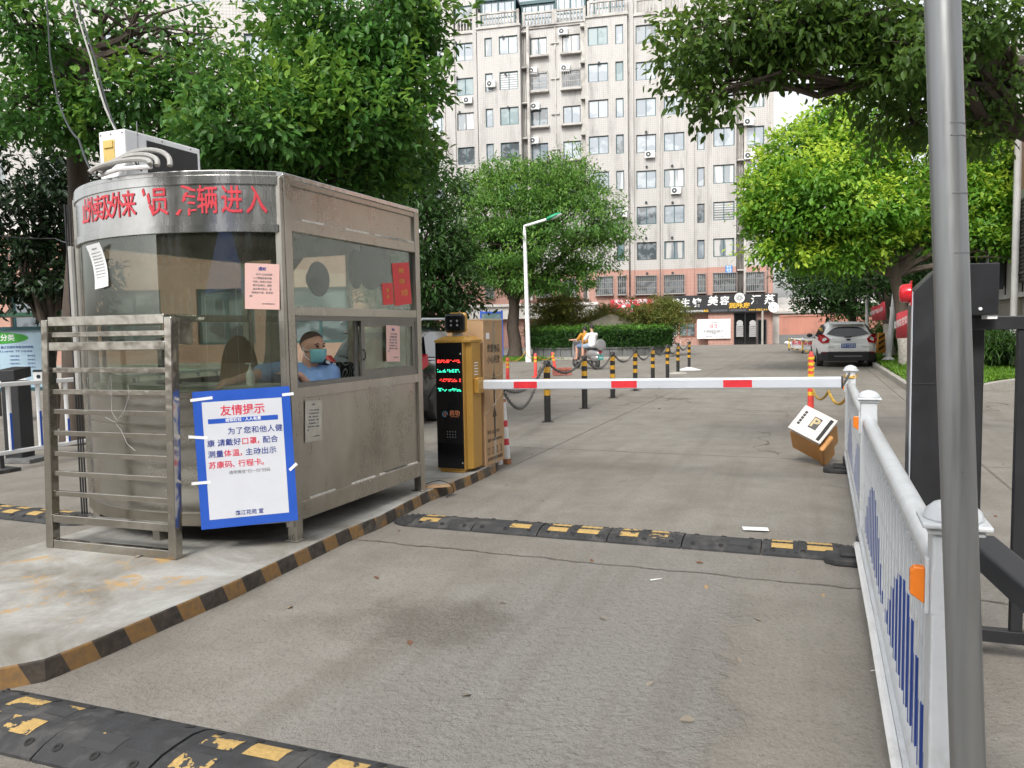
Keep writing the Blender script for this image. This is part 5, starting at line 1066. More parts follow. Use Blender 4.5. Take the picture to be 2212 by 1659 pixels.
def hand(w, d, up, s, curl=.5):
    """palm and five bent fingers leaving wrist w along d"""
    d = Vector(d).normalized(); sd_ = d.cross(Vector(up)).normalized(); n = sd_.cross(d); ch = [[(w, .024 * s), (w + d * .045 * s, .03 * s), (w + d * .085 * s, .03 * s)], [(w + d * .03 * s + sd_ * .02 * s, .022 * s), (w + d * .085 * s + sd_ * .024 * s, .02 * s)], [(w + d * .03 * s - sd_ * .02 * s, .022 * s), (w + d * .085 * s - sd_ * .024 * s, .02 * s)]]
    for i, L in enumerate((.062, .074, .08, .072)):
        b = w + d * .088 * s + sd_ * (i - 1.5) * .021 * s; k1 = b + (d - n * curl * .6).normalized() * L * .5 * s; k2 = k1 + (d - n * curl * 1.6).normalized() * L * .5 * s; ch.append([(b, .0095 * s), (k1, .009 * s), (k2, .0075 * s)])
    t = w + d * .03 * s + sd_ * .03 * s; t1 = t + (d * .6 + sd_ * .7 - n * .3).normalized() * .04 * s; ch.append([(t, .012 * s), (t1, .0105 * s), (t1 + (d - n * .4).normalized() * .032 * s, .0085 * s)]); return ch
# ---- the guard inside the booth
GD = 5.62; hc_ = P(676, 750, GD); nb = P(668, 795, GD + .04); RS, LS = P(607, 803, 5.52), P(713, 806, GD + .06)
pel = Vector(((RS.x + LS.x) / 2 + .04, GD + .12, .80)); chs = (RS + LS) / 2 + Vector((.01, .05, -.14))
PG = thing('person', 'guard in light blue shirt and turquoise face mask inside the booth', 'person', Vector((pel.x, pel.y, .29)))
fdir = Vector((.86, -.52, -.04)); HM, ho, hb = head(hc_, fdir, .235)
RE = P(563, 838, 5.25); RH = P(508, 829, 5.02); RH.z = max(RH.z, B0.z + ctz + .03); RE.z = max(RE.z, B0.z + ctz + .06); LE = LS + Vector((.02, -.10, -.27)); LH = LE + Vector((-.16, -.2, .10)); LH.z = B0.z + ctz + .035
hp1, hp2 = pel + Vector((-.09, -.02, 0)), pel + Vector((.09, -.02, 0)); k1, k2 = hp1 + Vector((-.16, -.36, .02)), hp2 + Vector((-.14, -.38, .02)); f1, f2 = k1 + Vector((0, -.02, -.44)), k2 + Vector((0, -.02, -.44))
f1.z = f2.z = .33; k1.z = k2.z = .78
chains = [[(pel, .15), (pel.lerp(chs, .5), .14), (chs, .155), (nb, .065), (hc_ - UP * .04, .062)], [(RS, .06), (RE, .042), (RH, .028)], [(LS, .06), (LE, .045), (LH, .028)], [(hp1, .09), (k1, .062), (f1, .045)], [(hp2, .09), (k2, .062), (f2, .045)], [(f1, .04), (f1 + Vector((0, -.16, -.02)), .035)], [(f2, .04), (f2 + Vector((0, -.16, -.02)), .035)], [(RS, .06), (chs, .13)], [(LS, .06), (chs, .13)]]
chains += hand(RH, (RH - RE).normalized() + Vector((-.3, 0, -.1)), UP, 1.0, .35) + hand(LH, (LH - LE).normalized() * .4 + Vector((-.7, -.3, 0)), UP, 1.0, .35)
fuse(chains, hb, .009, M_['skin'], 'body', PG, 3)
# uniform shirt
sh_ = [[(pel + UP * .03, .168), (pel.lerp(chs, .5), .162), (chs, .175)], [(RS + Vector((0, 0, .0)), .078), (RS.lerp(RE, .92), .066)], [(LS, .078), (LS.lerp(LE, .95), .066)], [(RS, .074), (chs + UP * .02, .14)], [(LS, .074), (chs + UP * .02, .14)], [(RS, .07), (nb - UP * .03, .07), (LS, .07)]]
fuse(sh_, [], .009, M_['shirt'], 'shirt', PG, 3)
fuse([[(hp1, .10), (k1, .074), (f1 + UP * .05, .06)], [(hp2, .10), (k2, .074), (f2 + UP * .05, .06)], [(hp1, .12), (hp2, .12)]], [], .012, M_['navy'], 'trousers', PG, 3)
# collar, epaulettes
m = MB(); cd_ = Vector((-.2, -.98, 0)); cs_ = Vector((.98, -.2, 0))
for s_ in (-1, 1): m.add([nb + cs_ * s_ * .075 + UP * .02, nb + cs_ * s_ * .085 - UP * .03, nb + cd_ * .10 + cs_ * s_ * .05 - UP * .085, nb + cd_ * .095 + cs_ * s_ * .012 - UP * .05, nb + cd_ * .07 + cs_ * s_ * .05 + UP * .01], [(0, 1, 2, 3, 4)])
o = m.build('collar', M_['shirt'], PG, W=True); o.modifiers.new('s', 'SOLIDIFY').thickness = .008
for S_, q in ((RS, -1), (LS, 1)):
    a = S_ + UP * .072 + (nb - S_) * .05 + cd_ * .02; d = ((S_ - nb).normalized() + UP * -.2).normalized(); M = frame(a, d, cd_ * -1 + UP * .5); e_ = MB(); e_.b2(-.06, .07, -.028, .028, 0, .008, 0, M); o = e_.build('epaulette', M_['navy'], PG, W=True, bevel=.003)
    e_ = MB(); e_.cyl(M @ Vector((.0, 0, .008)), M @ Vector((.0, 0, .012)), .017, n=14); e_.b2(.035, .042, -.026, .026, .008, .011, 0, M); e_.b2(.048, .055, -.026, .026, .008, .011, 0, M); e_.build('insignia', M_['paper'], o)
    o2 = o.children[0]; o2.data.transform(rootmat(PG).inverted())
# face mask: a shell round the lower face
def shell(o, lo, hi, a0, a1, s, off, m, name, parent, th=.003):
    mb = MB(); nu, nv = 12, 8
    for j in range(nv + 1):
        z = lo + (hi - lo) * j / nv
        for i in range(nu + 1):
            a = a0 + (a1 - a0) * i / nu; rx = .42 + .05 * math.sin(math.pi * j / nv) - .10 * (1 - j / nv) ** 2 + (.02 if j > nv - 2 else 0); ry = .315 - .09 * (1 - j / nv) ** 2; mb.v.append(tuple(o(rx * math.cos(a) + off, ry * math.sin(a), z)))
    f = [(j * (nu + 1) + i, j * (nu + 1) + i + 1, (j + 1) * (nu + 1) + i + 1, (j + 1) * (nu + 1) + i) for j in range(nv) for i in range(nu)]; mb.f = f; mb.mi = [0] * len(f); mb.sm = [True] * len(f)
    q = mb.build(name, m, parent, W=True); sm_ = q.modifiers.new('s', 'SOLIDIFY'); sm_.thickness = th; return q
mk = shell(ho, -.47, -.04, -1.25, 1.25, .235, .03, M_['mask'], 'face_mask', PG)
m = MB()
for s_ in (-1, 1):
    for z in (-.08, -.38): m.tube([ho(.16, s_ * .30, z), ho(.02, s_ * .36, (z - .05) * .6), ho(-.07, s_ * .365, .0)], .0025, 5)
m.build('ear_loop', M_['paper'], mk, W=True); q = mk.children[0]
q.data.transform(rootmat(PG).inverted()) if False else None
# hair: short cropped cap, brows and eyes
def haircap(o, s, m, parent, thick=.03, name='hair', low=.10):
    mb = MB(); nu, nv = 20, 8
    for j in range(nv + 1):
        t = math.pi / 2 * j / nv
        for i in range(nu + 1):
            a = 2 * math.pi * i / nu; fr = max(0, math.cos(a)); zl = low + .14 * fr - .22 * max(0, -math.cos(a)); z = zl + (.50 + thick - zl) * math.sin(t); k = math.sqrt(max(0, 1 - ((z - .10) / (.385 + thick)) ** 2)) if z > .1 else 1
            mb.v.append(tuple(o(-.04 + (.405 + thick * .5) * k * math.cos(a), (.335 + thick * .5) * k * math.sin(a), min(z, .485 + thick))))
    mb.f = [(j * (nu + 1) + i, j * (nu + 1) + i + 1, (j + 1) * (nu + 1) + i + 1, (j + 1) * (nu + 1) + i) for j in range(nv) for i in range(nu)]; mb.mi = [0] * len(mb.f); mb.sm = [True] * len(mb.f)
    return mb.build(name, m, parent, W=True)
haircap(ho, .235, pm('cropped_hair', (.11, .075, .06), .9, 0, .5, 120), PG, .012, low=.23)
for s_ in (-1, 1):
    m = MB(); m.sph(ho(.335, s_ * .135, .04), (.010, .012, .006), 10); m.build('eye', M_['hair'], PG, W=True)
    m = MB(); m.tube([ho(.345, s_ * .06, .10), ho(.35, s_ * .13, .125), ho(.30, s_ * .22, .105)], [.004, .005, .003], 6); m.build('eyebrow', M_['hair'], PG, W=True)
# ---- two riders on a silver scooter
sc0 = P(1266, 796, 28.0); sc0.z = 0; SA = 118           # heading, degrees counter-clockwise from +X
SCO = thing('motor_scooter', 'silver motor scooter with a spare wheel carrying two riders past the planter', 'scooter', sc0, SA)
silver = pm('silver_paint', (.30, .305, .31), .3, .4, .06)
for x, nme in ((.62, 1), (-.60, 2)):
    m = MB(); m.lathe([(.12, -.05), (.225, -.05), (.245, 0), (.225, .05), (.12, .05)], 22, Matrix.Translation((x, 0, .245)) @ Matrix.Rotation(R(90), 4, 'X')); o = m.build('wheel', M_['rubber'], SCO); m = MB(); m.lathe([(.02, -.055), (.12, -.045), (.12, .045), (.02, .055)], 16, Matrix.Translation((x, 0, .245)) @ Matrix.Rotation(R(90), 4, 'X')); m.build('rim', silver, o)
m = MB(); m.sph((-.48, 0, .56), (.44, .17, .2), 18); m.sph((-.62, 0, .42), (.26, .16, .16), 14); m.b2(-.2, .42, -.15, .15, .26, .33); m.build('body', silver, SCO, bevel=.02)
m = MB(); m.prism([(.42, .3), (.50, .3), (.66, .62), (.60, 1.0), (.52, 1.02), (.55, .65)], -.19, .19, Matrix.Rotation(R(90), 4, 'X')); m.sph((.66, 0, .42), (.2, .09, .12), 12); m.build('front_shield', silver, SCO, bevel=.02)
m = MB(); m.tube([(.52, -.33, 1.06), (.56, -.12, 1.03), (.56, .12, 1.03), (.52, .33, 1.06)], .018, 8); m.sph((.6, 0, 1.03), (.1, .1, .08), 12); m.build('handlebar', M_['pvc'], SCO)
m = MB(); m.b2(-.78, .05, -.14, .14, .72, .8); m.build('seat', M_['black'], SCO, bevel=.03)
m = MB(); m.lathe([(.02, .09), (.12, .1), (.2, .07), (.215, 0), (.2, -.03), (.02, -.04)], 22, Matrix.Translation((-.92, 0, .88)) @ Matrix.Rotation(R(-80), 4, 'Y')); m.build('spare_wheel_cover', pm('grey_cover', (.2, .2, .205), .4), SCO)
m = MB(); m.tube([(-.6, .1, .75), (-.86, .1, .85), (-.86, -.1, .85), (-.6, -.1, .75)], .014, 6); m.build('rack', M_['pvc'], SCO)
m = MB(); m.b2(-.93, -.90, -.06, .06, .6, .68); m.build('tail_light', M_['red'], SCO, bevel=.01)
m = MB(); m.b2(-.95, -.935, -.11, .11, .36, .52); o = m.build('number_plate', pm('green_plate', (.05, .28, .26), .4), SCO); txt('2645', .07, M_['paper'], o, frame((-.952, 0, .44), (0, -1, 0), (0, 0, 1)), .01)
for s_ in (-1, 1): m = MB(); m.tube([(.55, s_ * .2, 1.05), (.52, s_ * .27, 1.2)], .006, 6); m.sph((.52, s_ * .29, 1.24), (.015, .05, .035), 10); m.build('mirror', M_['black'], SCO)
def rider(label, x, lean_, shirt, legs, hz, arm, seed):
    Ms = SCO.matrix_basis; W_ = lambda a, b, c: Ms @ Vector((a, b, c if c < .9 else .9 + (c - .9) * .92)); T = thing('person', label, 'person', W_(x, 0, .8), SA)
    pel = W_(x, 0, .88); ch_ = W_(x + lean_ * .4, 0, 1.18); nk = W_(x + lean_ * .55, 0, 1.36); hd_ = W_(x + lean_ * .6 + .02, 0, hz); f = Ms.to_3x3() @ Vector((1, 0, 0)); HM, o, hb = head(hd_, f, .21)
    sL, sR = W_(x + lean_ * .5, .17, 1.28), W_(x + lean_ * .5, -.17, 1.28); eL, eR = W_(x + lean_ * .5 + .14, .23, 1.08), W_(x + lean_ * .5 + .14, -.23, 1.08); hL, hR = W_(*arm[0]), W_(*arm[1])
    kL, kR = W_(x + .34, .17, .82), W_(x + .34, -.17, .82); fL, fR = W_(x + .36, .19, .38), W_(x + .36, -.19, .38)
    ch = [[(pel, .13), (ch_, .125), (nk, .05), (hd_, .05)], [(sL, .05), (eL, .038), (hL, .026)], [(sR, .05), (eR, .038), (hR, .026)], [(pel, .1), (kL, .06), (fL, .04), (fL + f * .14, .032)], [(pel, .1), (kR, .06), (fR, .04), (fR + f * .14, .032)]]
    ch += hand(hL, hL - eL, UP, .9, .9) + hand(hR, hR - eR, UP, .9, .9)
    fuse(ch, hb, .011, M_['skin'], 'body', T, 3)
    fuse([[(pel + UP * .02, .15), (ch_, .15), (nk - UP * .05, .085)], [(sL, .07), (sL.lerp(eL, .8), .068)], [(sR, .07), (sR.lerp(eR, .8), .068)], [(sL, .07), (sR, .07)]], [], .012, shirt, 'shirt', T, 3)
    fuse([[(pel, .135), (kL.lerp(pel, .15), .085)], [(pel, .135), (kR.lerp(pel, .15), .085)]], [], .013, legs, 'shorts', T, 3)
    haircap(o, .21, M_['hair'], T, .07, low=.02)
    m = MB(); [m.sph(o(.335, s_ * .135, .04), (.009, .012, .006), 8) for s_ in (-1, 1)]; m.build('eyes', M_['hair'], T, W=True)
    return T
rider('front scooter rider in an orange yellow shirt gripping the handlebar', -.02, .12, pm('ochre_shirt', (.50, .24, .03), .85), pm('denim', (.13, .2, .32), .9), 1.50, ((.5, .3, 1.08), (.5, -.3, 1.08)), 1)
rider('rear scooter passenger in a white shirt behind the orange shirted rider', -.42, .02, M_['whiteclean'], pm('pale_denim', (.28, .36, .45), .9), 1.56, ((-.12, .16, 1.0), (-.12, -.16, 1.0)), 2)
# ================================================================ barrier machine, cabinets, boom
RZ = -TH
q = G(1005, 1023, IZ)
GM = thing('barrier_machine', 'gold parking barrier machine with black screen panel and white boom arm beside the booth', 'barrier', q, RZ)
gw, gd, gh = .29, .34, 1.245            # origin: front right foot; x right, y away
m = MB(); m.b2(-gw, 0, .004, gd, .03, gh); m.b2(-gw + .02, -.02, .02, gd - .02, 0, .03); m.prism([(.0, .06), (.05, .10), (.05, gd - .04), (.0, gd)], .03, gh); m.build('cabinet', M_['gold'], GM, bevel=.006)
m = MB(); m.prism([(-gw - .004, -.004), (.0, -.004), (.054, .06), (.054, gd), (-gw - .004, gd)], gh + .001, gh + .022); m.add([(-gw - .004, -.004, gh + .022), (0, -.004, gh + .022), (.054, .06, gh + .022), (.054, gd, gh + .022), (-gw - .004, gd, gh + .022), (-gw + .05, .09, gh + .06), (-.02, .09, gh + .06), (-.0, gd - .05, gh + .06), (-gw + .05, gd - .05, gh + .06)], [(0, 1, 6, 5), (1, 2, 6), (2, 3, 7, 6), (3, 4, 8, 7), (4, 0, 5, 8), (5, 6, 7, 8)]); m.build('lid', M_['gold'], GM)
m = MB(); m.b2(-gw + .004, -.006, -.006, .0035, .045, gh - .004); scr = m.build('screen', M_['blackgloss'], GM, bevel=.003)
er, eg = emit('led_red', (1, .05, .04), 2.2), emit('led_green', (.05, 1, .55), 1.8)
def dots(line, z, m_):
    r_ = random.Random(line); mb = MB(); x = -gw + .025
    while x < -.03:
        for k in range(3):
            if r_.random() < .62: mb.b2(x, x + r_.choice([.006, .010, .016]), -.0085, -.0062, z + k * .011, z + k * .011 + .006)
        x += r_.choice([.012, .016, .02])
    mb.build('led_text', m_, scr)
for i, (z, c) in enumerate(((1.055, er), (.965, eg), (.875, er), (.785, eg))): dots(i + 3, z, c)
lg = pm('orange_logo', (.62, .22, .10), .5); bgm = pm('blue_logo', (.12, .32, .50), .5)
FM = lambda x, z: frame((x, -.0066, z), (1, 0, 0), (0, 0, 1))
txt('启功', .055, lg, scr, FM(-.095, .575), .02); txt('QIGONG', .014, lg, scr, FM(-.095, .543), .01, .08)
m = MB(); m.tube([(-.195 + .026 * math.cos(t), -.0075, .565 + .026 * math.sin(t)) for t in np.linspace(-.4, 5.2, 18)], .003, 5, 0, False); m.tube([(-.195 + .012 * math.cos(t), -.0075, .565 + .012 * math.sin(t)) for t in np.linspace(2.1, 7.3, 12)], .003, 5, 1, False); m.bar((-.195, -.0075, .567), (-.195, -.0075, .582), .004, .002, (0, 1, 0), 1); m.build('emblem', [bgm, lg], scr)
m = MB()
for i in range(4):
    for j in range(3): m.sph((-.175 + i * .028, -.0065, .345 + j * .026), (.006, .002, .006), 8)
m.build('keypad', M_['greytext'], scr)
m = MB()
for i in range(5): m.b2(.051, .0545, .15, .23, .93 + i * .028, .94 + i * .028)
m.build('vent', M_['whiteclean'], GM)
m = MB(); m.cyl((-.02, -.004, 1.14), (-.02, -.008, 1.14), .008, n=10); m.cyl((-.02, -.004, .1), (-.02, -.008, .1), .008, n=10); m.build('lock', M_['pvc'], GM)
m = MB(); m.b2(-.15, -.07, .1, .16, gh + .06, gh + .10); m.build('neck', M_['pvc'], GM)
m = MB(); m.box((-.115, .09, gh + .185), (.205, .075, .185)); hd_ = m.build('camera_head', M_['blackgloss'], GM, bevel=.035, seg=4)
m = MB(); m.box((-.105, .125, gh + .19), (.2, .06, .19)); m.build('camera_back', M_['gold'], GM, bevel=.03)
m = MB()
for x in (-.14, -.075):
    for z in (.165, .205): m.cyl((x, .054, gh + z), (x, .050, gh + z), .011, n=12)
m.build('lens', M_['greytext'], hd_)
# boom arm across the lane
b0 = GM.matrix_basis.inverted() @ P(1022, 831, 7.5); b1 = GM.matrix_basis.inverted() @ P(1817, 826, 6.27)
dvec = (b1 - b0).normalized(); bm_ = frame(b0, dvec, UP.cross(dvec).cross(dvec) * -1 if False else (UP - dvec * UP.dot(dvec)).cross(dvec)); L = (b1 - b0).length
prof = [(-.022, -.046), (.022, -.046), (.028, -.038), (.028, .030), (.014, .047), (-.014, .047), (-.028, .030), (-.028, -.038)]
m = MB(); Mx = frame(b0, (UP - dvec * UP.dot(dvec)).cross(dvec) * -1, UP - dvec * UP.dot(dvec)); Mx = Mx if (Mx.to_3x3() @ Vector((0, 0, 1))).dot(dvec) > 0 else Mx @ Matrix.Diagonal((-1, 1, -1, 1))
m.prism(prof, 0, L, Mx); am = m.build('boom_arm', M_['alu'], GM)
for a, b in ((1112, 1162), (1322, 1377), (1563, 1625)):
    t0, t1 = [(lambda px: L * (px - 1022) * 7.5 / ((1817 - px) * 6.27 + (px - 1022) * 7.5))(x) * 1.0 for x in (a, b)]
    t0, t1 = [L * ((x - 1022) / 795) / ((x - 1022) / 795 + (1817 - x) / 795 * 6.27 / 7.5) if False else L * ((x - 1022) / FP * 7.5) / ((x - 1022) / FP * 7.5 + (1817 - x) / FP * 6.27) for x in (a, b)]
    s = MB(); sg_ = 1 if (Mx.to_3x3() @ Vector((1, 0, 0))).dot(Vector((0, -1, 0))) > 0 else -1
    s.b2(sg_ * .0282, sg_ * .0292, -.035, .028, t0, t1, 0, Mx); s.build('reflective_sticker', M_['red'], am)
m = MB(); m.b2(-.03, .03, -.05, .05, L, L + .012, 0, Mx); m.build('end_cap', M_['black'], am)
m = MB(); m.box((.075, .2, b0.z), (.05, .14, .15)); m.build('arm_mount', M_['gold'], GM, bevel=.01)
# cardboard carton behind it
CB = thing('carton', 'tall taped cardboard carton with black arrows standing behind the gold machine', 'carton', GM.matrix_basis @ Vector((.055, .37, 0)), RZ - 1)
m = MB(); m.b2(-.40, 0, 0, .48, 0, 1.46); m.build('box', M_['card'], CB, bevel=.008)
m = MB(); m.prism([(-.41, -.01), (.01, -.01), (.012, .49), (-.41, .49)], 1.461, 1.474); m.b2(.0005, .0015, .22, .27, 0, 1.45); m.tube([(.003, 0, .9), (.004, .25, .88), (.003, .48, .91)], .008, 4); m.tube([(.003, 0, .52), (.004, .25, .62), (.003, .48, .75)], .006, 4); m.build('tape', M_['tape'], CB)
CM = lambda y, z: frame((.0012, y, z), (0, 1, 0), (0, 0, 1))
txt('贵重物品', .085, M_['cardink'], CB, CM(.235, 1.17), .015, .31); txt('小心轻放', .085, M_['cardink'], CB, CM(.235, 1.06), .015, .31)
txt('货号: DZ-2102', .045, M_['cardink'], CB, CM(.2, .33), .01, .30); txt('编号: 440306000566', .04, M_['cardink'], CB, CM(.24, .25), .01, .36); txt('使用环境自动温度', .04, M_['cardink'], CB, CM(.24, .06), .01, .38)
for z in (.78, .43):
    m = MB(); m.prism([(-.018, -.16), (.018, -.16), (.018, .05), (.05, .05), (0, .17), (-.05, .05), (-.018, .05)], 0, .001, CM(.235, z)); m.build('arrow', M_['cardink'], CB)
m = MB()
for i in range(4):
    y = .08 + i * .1; M = CM(y, .15); m.b2(-.03, .03, -.04, -.034, 0, .001, 0, M); m.b2(-.03 + .01 * i, -.024 + .01 * i, -.034, .035, 0, .001, 0, M); m.b2(.015, .021, -.034, .035 - .008 * i, 0, .001, 0, M); m.b2(-.02, .024, .02, .026, 0, .0011, 0, M)
m.build('pictogram', M_['cardink'], CB); m = MB(); m.b2(.0006, .0016, .06, .14, 1.27, 1.33); m.build('shipping_label', M_['paper'], CB)
# ---- red and white post
q = G(1096, 1002); RP = thing('guard_post', 'white and red banded steel post with rusty top beyond the gold machine', 'post', q); RP.rotation_euler = (0, R(-3.5), 0)
rust = pm('rusty_paint', (.30, .13, .06), .9, 0, .5, 25)
zz = [0, .06, .21, .28, .41, .48, .645, .72]; mt = [rust, M_['white'], M_['redletter'], M_['white'], M_['redletter'], M_['white'], rust]
m = MB()
for i in range(7): m.cyl((0, 0, zz[i]), (0, 0, zz[i + 1]), .038 if i else .045, n=18, mi=(2, 0, 1, 0, 1, 0, 2)[i] if i < 6 else 0)
m.cyl((0, 0, .68), (0, 0, .712), .0385, n=18, mi=2); m.build('tube', [M_['white'], M_['redletter'], rust], RP)
for s_ in (-1, 1): m = MB(); m.tube([(s_ * (.062 + .02 * math.cos(t)), 0, .60 + .024 * math.sin(t)) for t in np.linspace(0, 6.28, 14)[:-1]], .004, 6, closed=True); m.build('ring', M_['pvc'], RP)
rb1 = thing('rubble', 'white lump of broken plaster at the foot of the red banded post', 'rubble', G(1075, 1003)); m = MB(); m.sph((0, 0, .02), (.07, .05, .04), 7); m.build('lump', M_['paper'], rb1)
# ---- bollards and chains
yb_ = pm('yellow_band', (.55, .30, .03), .45, 0, .12, 12, dirt=(.2, .12, .04), damt=.4); bb_ = pm('bollard_black', (.022, .022, .022), .5, 0, .3, 12, dirt=(.1, .09, .08), damt=.4)
BOL = [(1182, 12.1), (1263, 14.05), (1324, 16.1), (1373, 17.9), (1411, 20), (1442.7, 22), (1465.5, 24.2), (1489.6, 26.3)]
bpos = []
names = ['nearest of the black and yellow chained bollards, left end of the row', 'second nearest black and yellow bollard behind the boom', 'third nearest black and yellow bollard behind the boom', 'fourth black and yellow bollard along the chained row', 'fifth black and yellow bollard along the chained row', 'sixth black and yellow bollard along the chained row', 'seventh black and yellow bollard on a small concrete heap', 'farthest black and yellow bollard standing on a white base']
bol0 = None
for (px, D), lb in zip(BOL, names):
    p_ = Vector(((px - CX) / FP * D, D, 0)); bpos.append(p_)
    if bol0 is None:
        bol0 = thing('bollard', lb, 'bollard', p_, 0, 'chained bollards along the lane')
        m = MB(); m.cyl((0, 0, 0), (0, 0, .95), .052, n=16, mi=0); m.lathe([(.052, .95), (.045, .962), (.02, .968)], 16); m.b2(-.09, .09, -.09, .09, 0, .008); m.build('tube', bb_, bol0)
        for z in (.42, .60, .78): m = MB(); m.lathe([(.0535, z), (.0535, z + .09)], 18); m.build('reflective_band', yb_, bol0)
        m = MB()
        for s_ in (-1, 1): m.tube([(.02 * s_ + .05 * s_ + .016 * math.cos(t), 0, .93 + .016 * math.sin(t)) for t in np.linspace(0, 6.28, 10)[:-1]], .004, 5, closed=True)
        m.build('ring', M_['chain'], bol0)
    else: o = copytree(bol0); o.location = p_; o.rotation_euler.z = random.uniform(-.3, .3); o['label'] = lb
m = MB(); m.lathe([(.42, 0), (.3, .03), (.09, .09), (.055, .1)], 20); o = m.build('white_cone', M_['whiteclean'], None, loc=bpos[7]); tag(o, 'white conical base round the farthest bollard', 'base')
m = MB(); m.sph((0, 0, 0), (.3, .22, .07), 12); o = m.build('concrete_heap', M_['concrete'], None, loc=bpos[6]); tag(o, 'small heap of spilt concrete round the seventh bollard', 'concrete')
def chain(a, b, sag, label, n=None):
    a, b = Vector(a), Vector(b); L = (b - a).length * (1 + 2.2 * (sag / (b - a).length) ** 2); n = n or int(L / .055); mb = MB()
    for i in range(n):
        t = (i + .5) / n; p0 = a.lerp(b, t) - UP * sag * 4 * t * (1 - t); t2 = t + .01; d = (a.lerp(b, t2) - UP * sag * 4 * t2 * (1 - t2) - p0).normalized()
        s_ = d.cross(UP).normalized(); u = s_ if i % 2 else s_.cross(d)
        mb.tube([p0 + d * .036 * math.cos(w) + u * .02 * math.sin(w) for w in np.linspace(0, 6.28, 9)[:-1]], .0085, 5, closed=True)
    o = mb.build('chain', M_['chain'], loc=a, W=True); tag(o, label, 'chain', 'chains hung between the bollards')
cl = ['chain sagging between the nearest and second bollards', 'chain sagging between the second and third bollards', 'chain between the third and fourth bollards', 'chain between the fourth and fifth bollards', 'chain between the fifth and sixth bollards', 'chain between the sixth and seventh bollards', 'chain between the seventh and farthest bollards']
for i in range(7): chain(bpos[i] + UP * .96, bpos[i + 1] + UP * .96, .24 + .04 * (i % 2), cl[i])
chain(bpos[0] + UP * .96, P(1074, 830, 9.4), .25, 'heavy chain doubled back from the nearest bollard behind the boom'); chain(bpos[0] + Vector((-.1, -.05, .86)), P(1085, 840, 9.6), .42, 'loose chain loop hanging below the boom')
chain(P(1068, 835, 9.4), P(1058, 750, 9.6), .06, 'short chain hanging at the right side of the cardboard carton')
# ---- flexible delineator posts
dl0 = None
for px, D, lb, tilt in ((1097, 20.2, 'leftmost red and yellow delineator post behind the boom', 0), (1157.4, 23.6, 'red and yellow delineator post left of the leaning one', 0), (1202, 24.6, 'leaning red and yellow delineator post beside the scooter', -9)):
    p_ = Vector(((px - CX) / FP * D, D, 0))
    if dl0 is None:
        dl0 = thing('delineator_post', lb, 'post', p_, 0, 'flexible posts near the roundabout'); m = MB(); m.lathe([(.12, 0), (.12, .03), (.05, .05), (.045, .72), (.03, .74)], 16); m.build('tube', M_['redpost'], dl0)
        for z in (.36, .47, .58): m = MB(); m.lathe([(.0475, z), (.047, z + .06)], 16); m.build('reflective_band', M_['yellowpost'], dl0)
    else: o = copytree(dl0); o.location = p_; o['label'] = lb; o.rotation_euler = (0, R(tilt), 0)
tp = [Vector(((px - CX) / FP * D, D, .7)) for px, D in ((1040, 18.5), (1097, 20.2), (1136, 28), (1157.4, 23.6), (1199, 24.6))]
cable('yellow and black rope strung between the delineator posts', tp, .014, pm('yellow_rope', (.50, .30, .04), .8, 0, .4, 30), .18, 'rope')
bk = thing('brick_stack', 'red crate of bricks beside the leaning delineator post', 'bricks', Vector(((1215 - CX) / FP * 24.4, 24.4, 0)), 15)
m = MB()
for i in range(3):
    for j in range(3): m.box((-.2 + .2 * i, .02 * (j % 2), .05 + .08 * j), (.18, .22, .07))
m.build('brick', pm('red_brick', (.36, .12, .09), .85, 0, .3, 14), bk)
q = G(1751, 893); DR = thing('delineator_post', 'tall double red and yellow post wrapped in tape left of the white fence', 'post', q)
m = MB(); m.lathe([(.13, 0), (.12, .03), (.05, .05), (.048, .56), (.042, .6), (.042, .95), (.02, 1.02)], 16); m.build('tube', M_['redpost'], DR)
for z, h_ in ((.30, .06), (.44, .06), (.60, .05), (.70, .04), (.79, .05), (.89, .04)): m = MB(); m.lathe([(.051, z), (.051, z + h_)], 16); m.build('reflective_band', M_['yellowpost'], DR)
m = MB(); m.tube([(.049 * math.cos(t * 5), .049 * math.sin(t * 5), .58 + .07 * t) for t in np.linspace(0, 5.6, 60)], .009, 4); m.build('tape', M_['yellowpost'], DR)
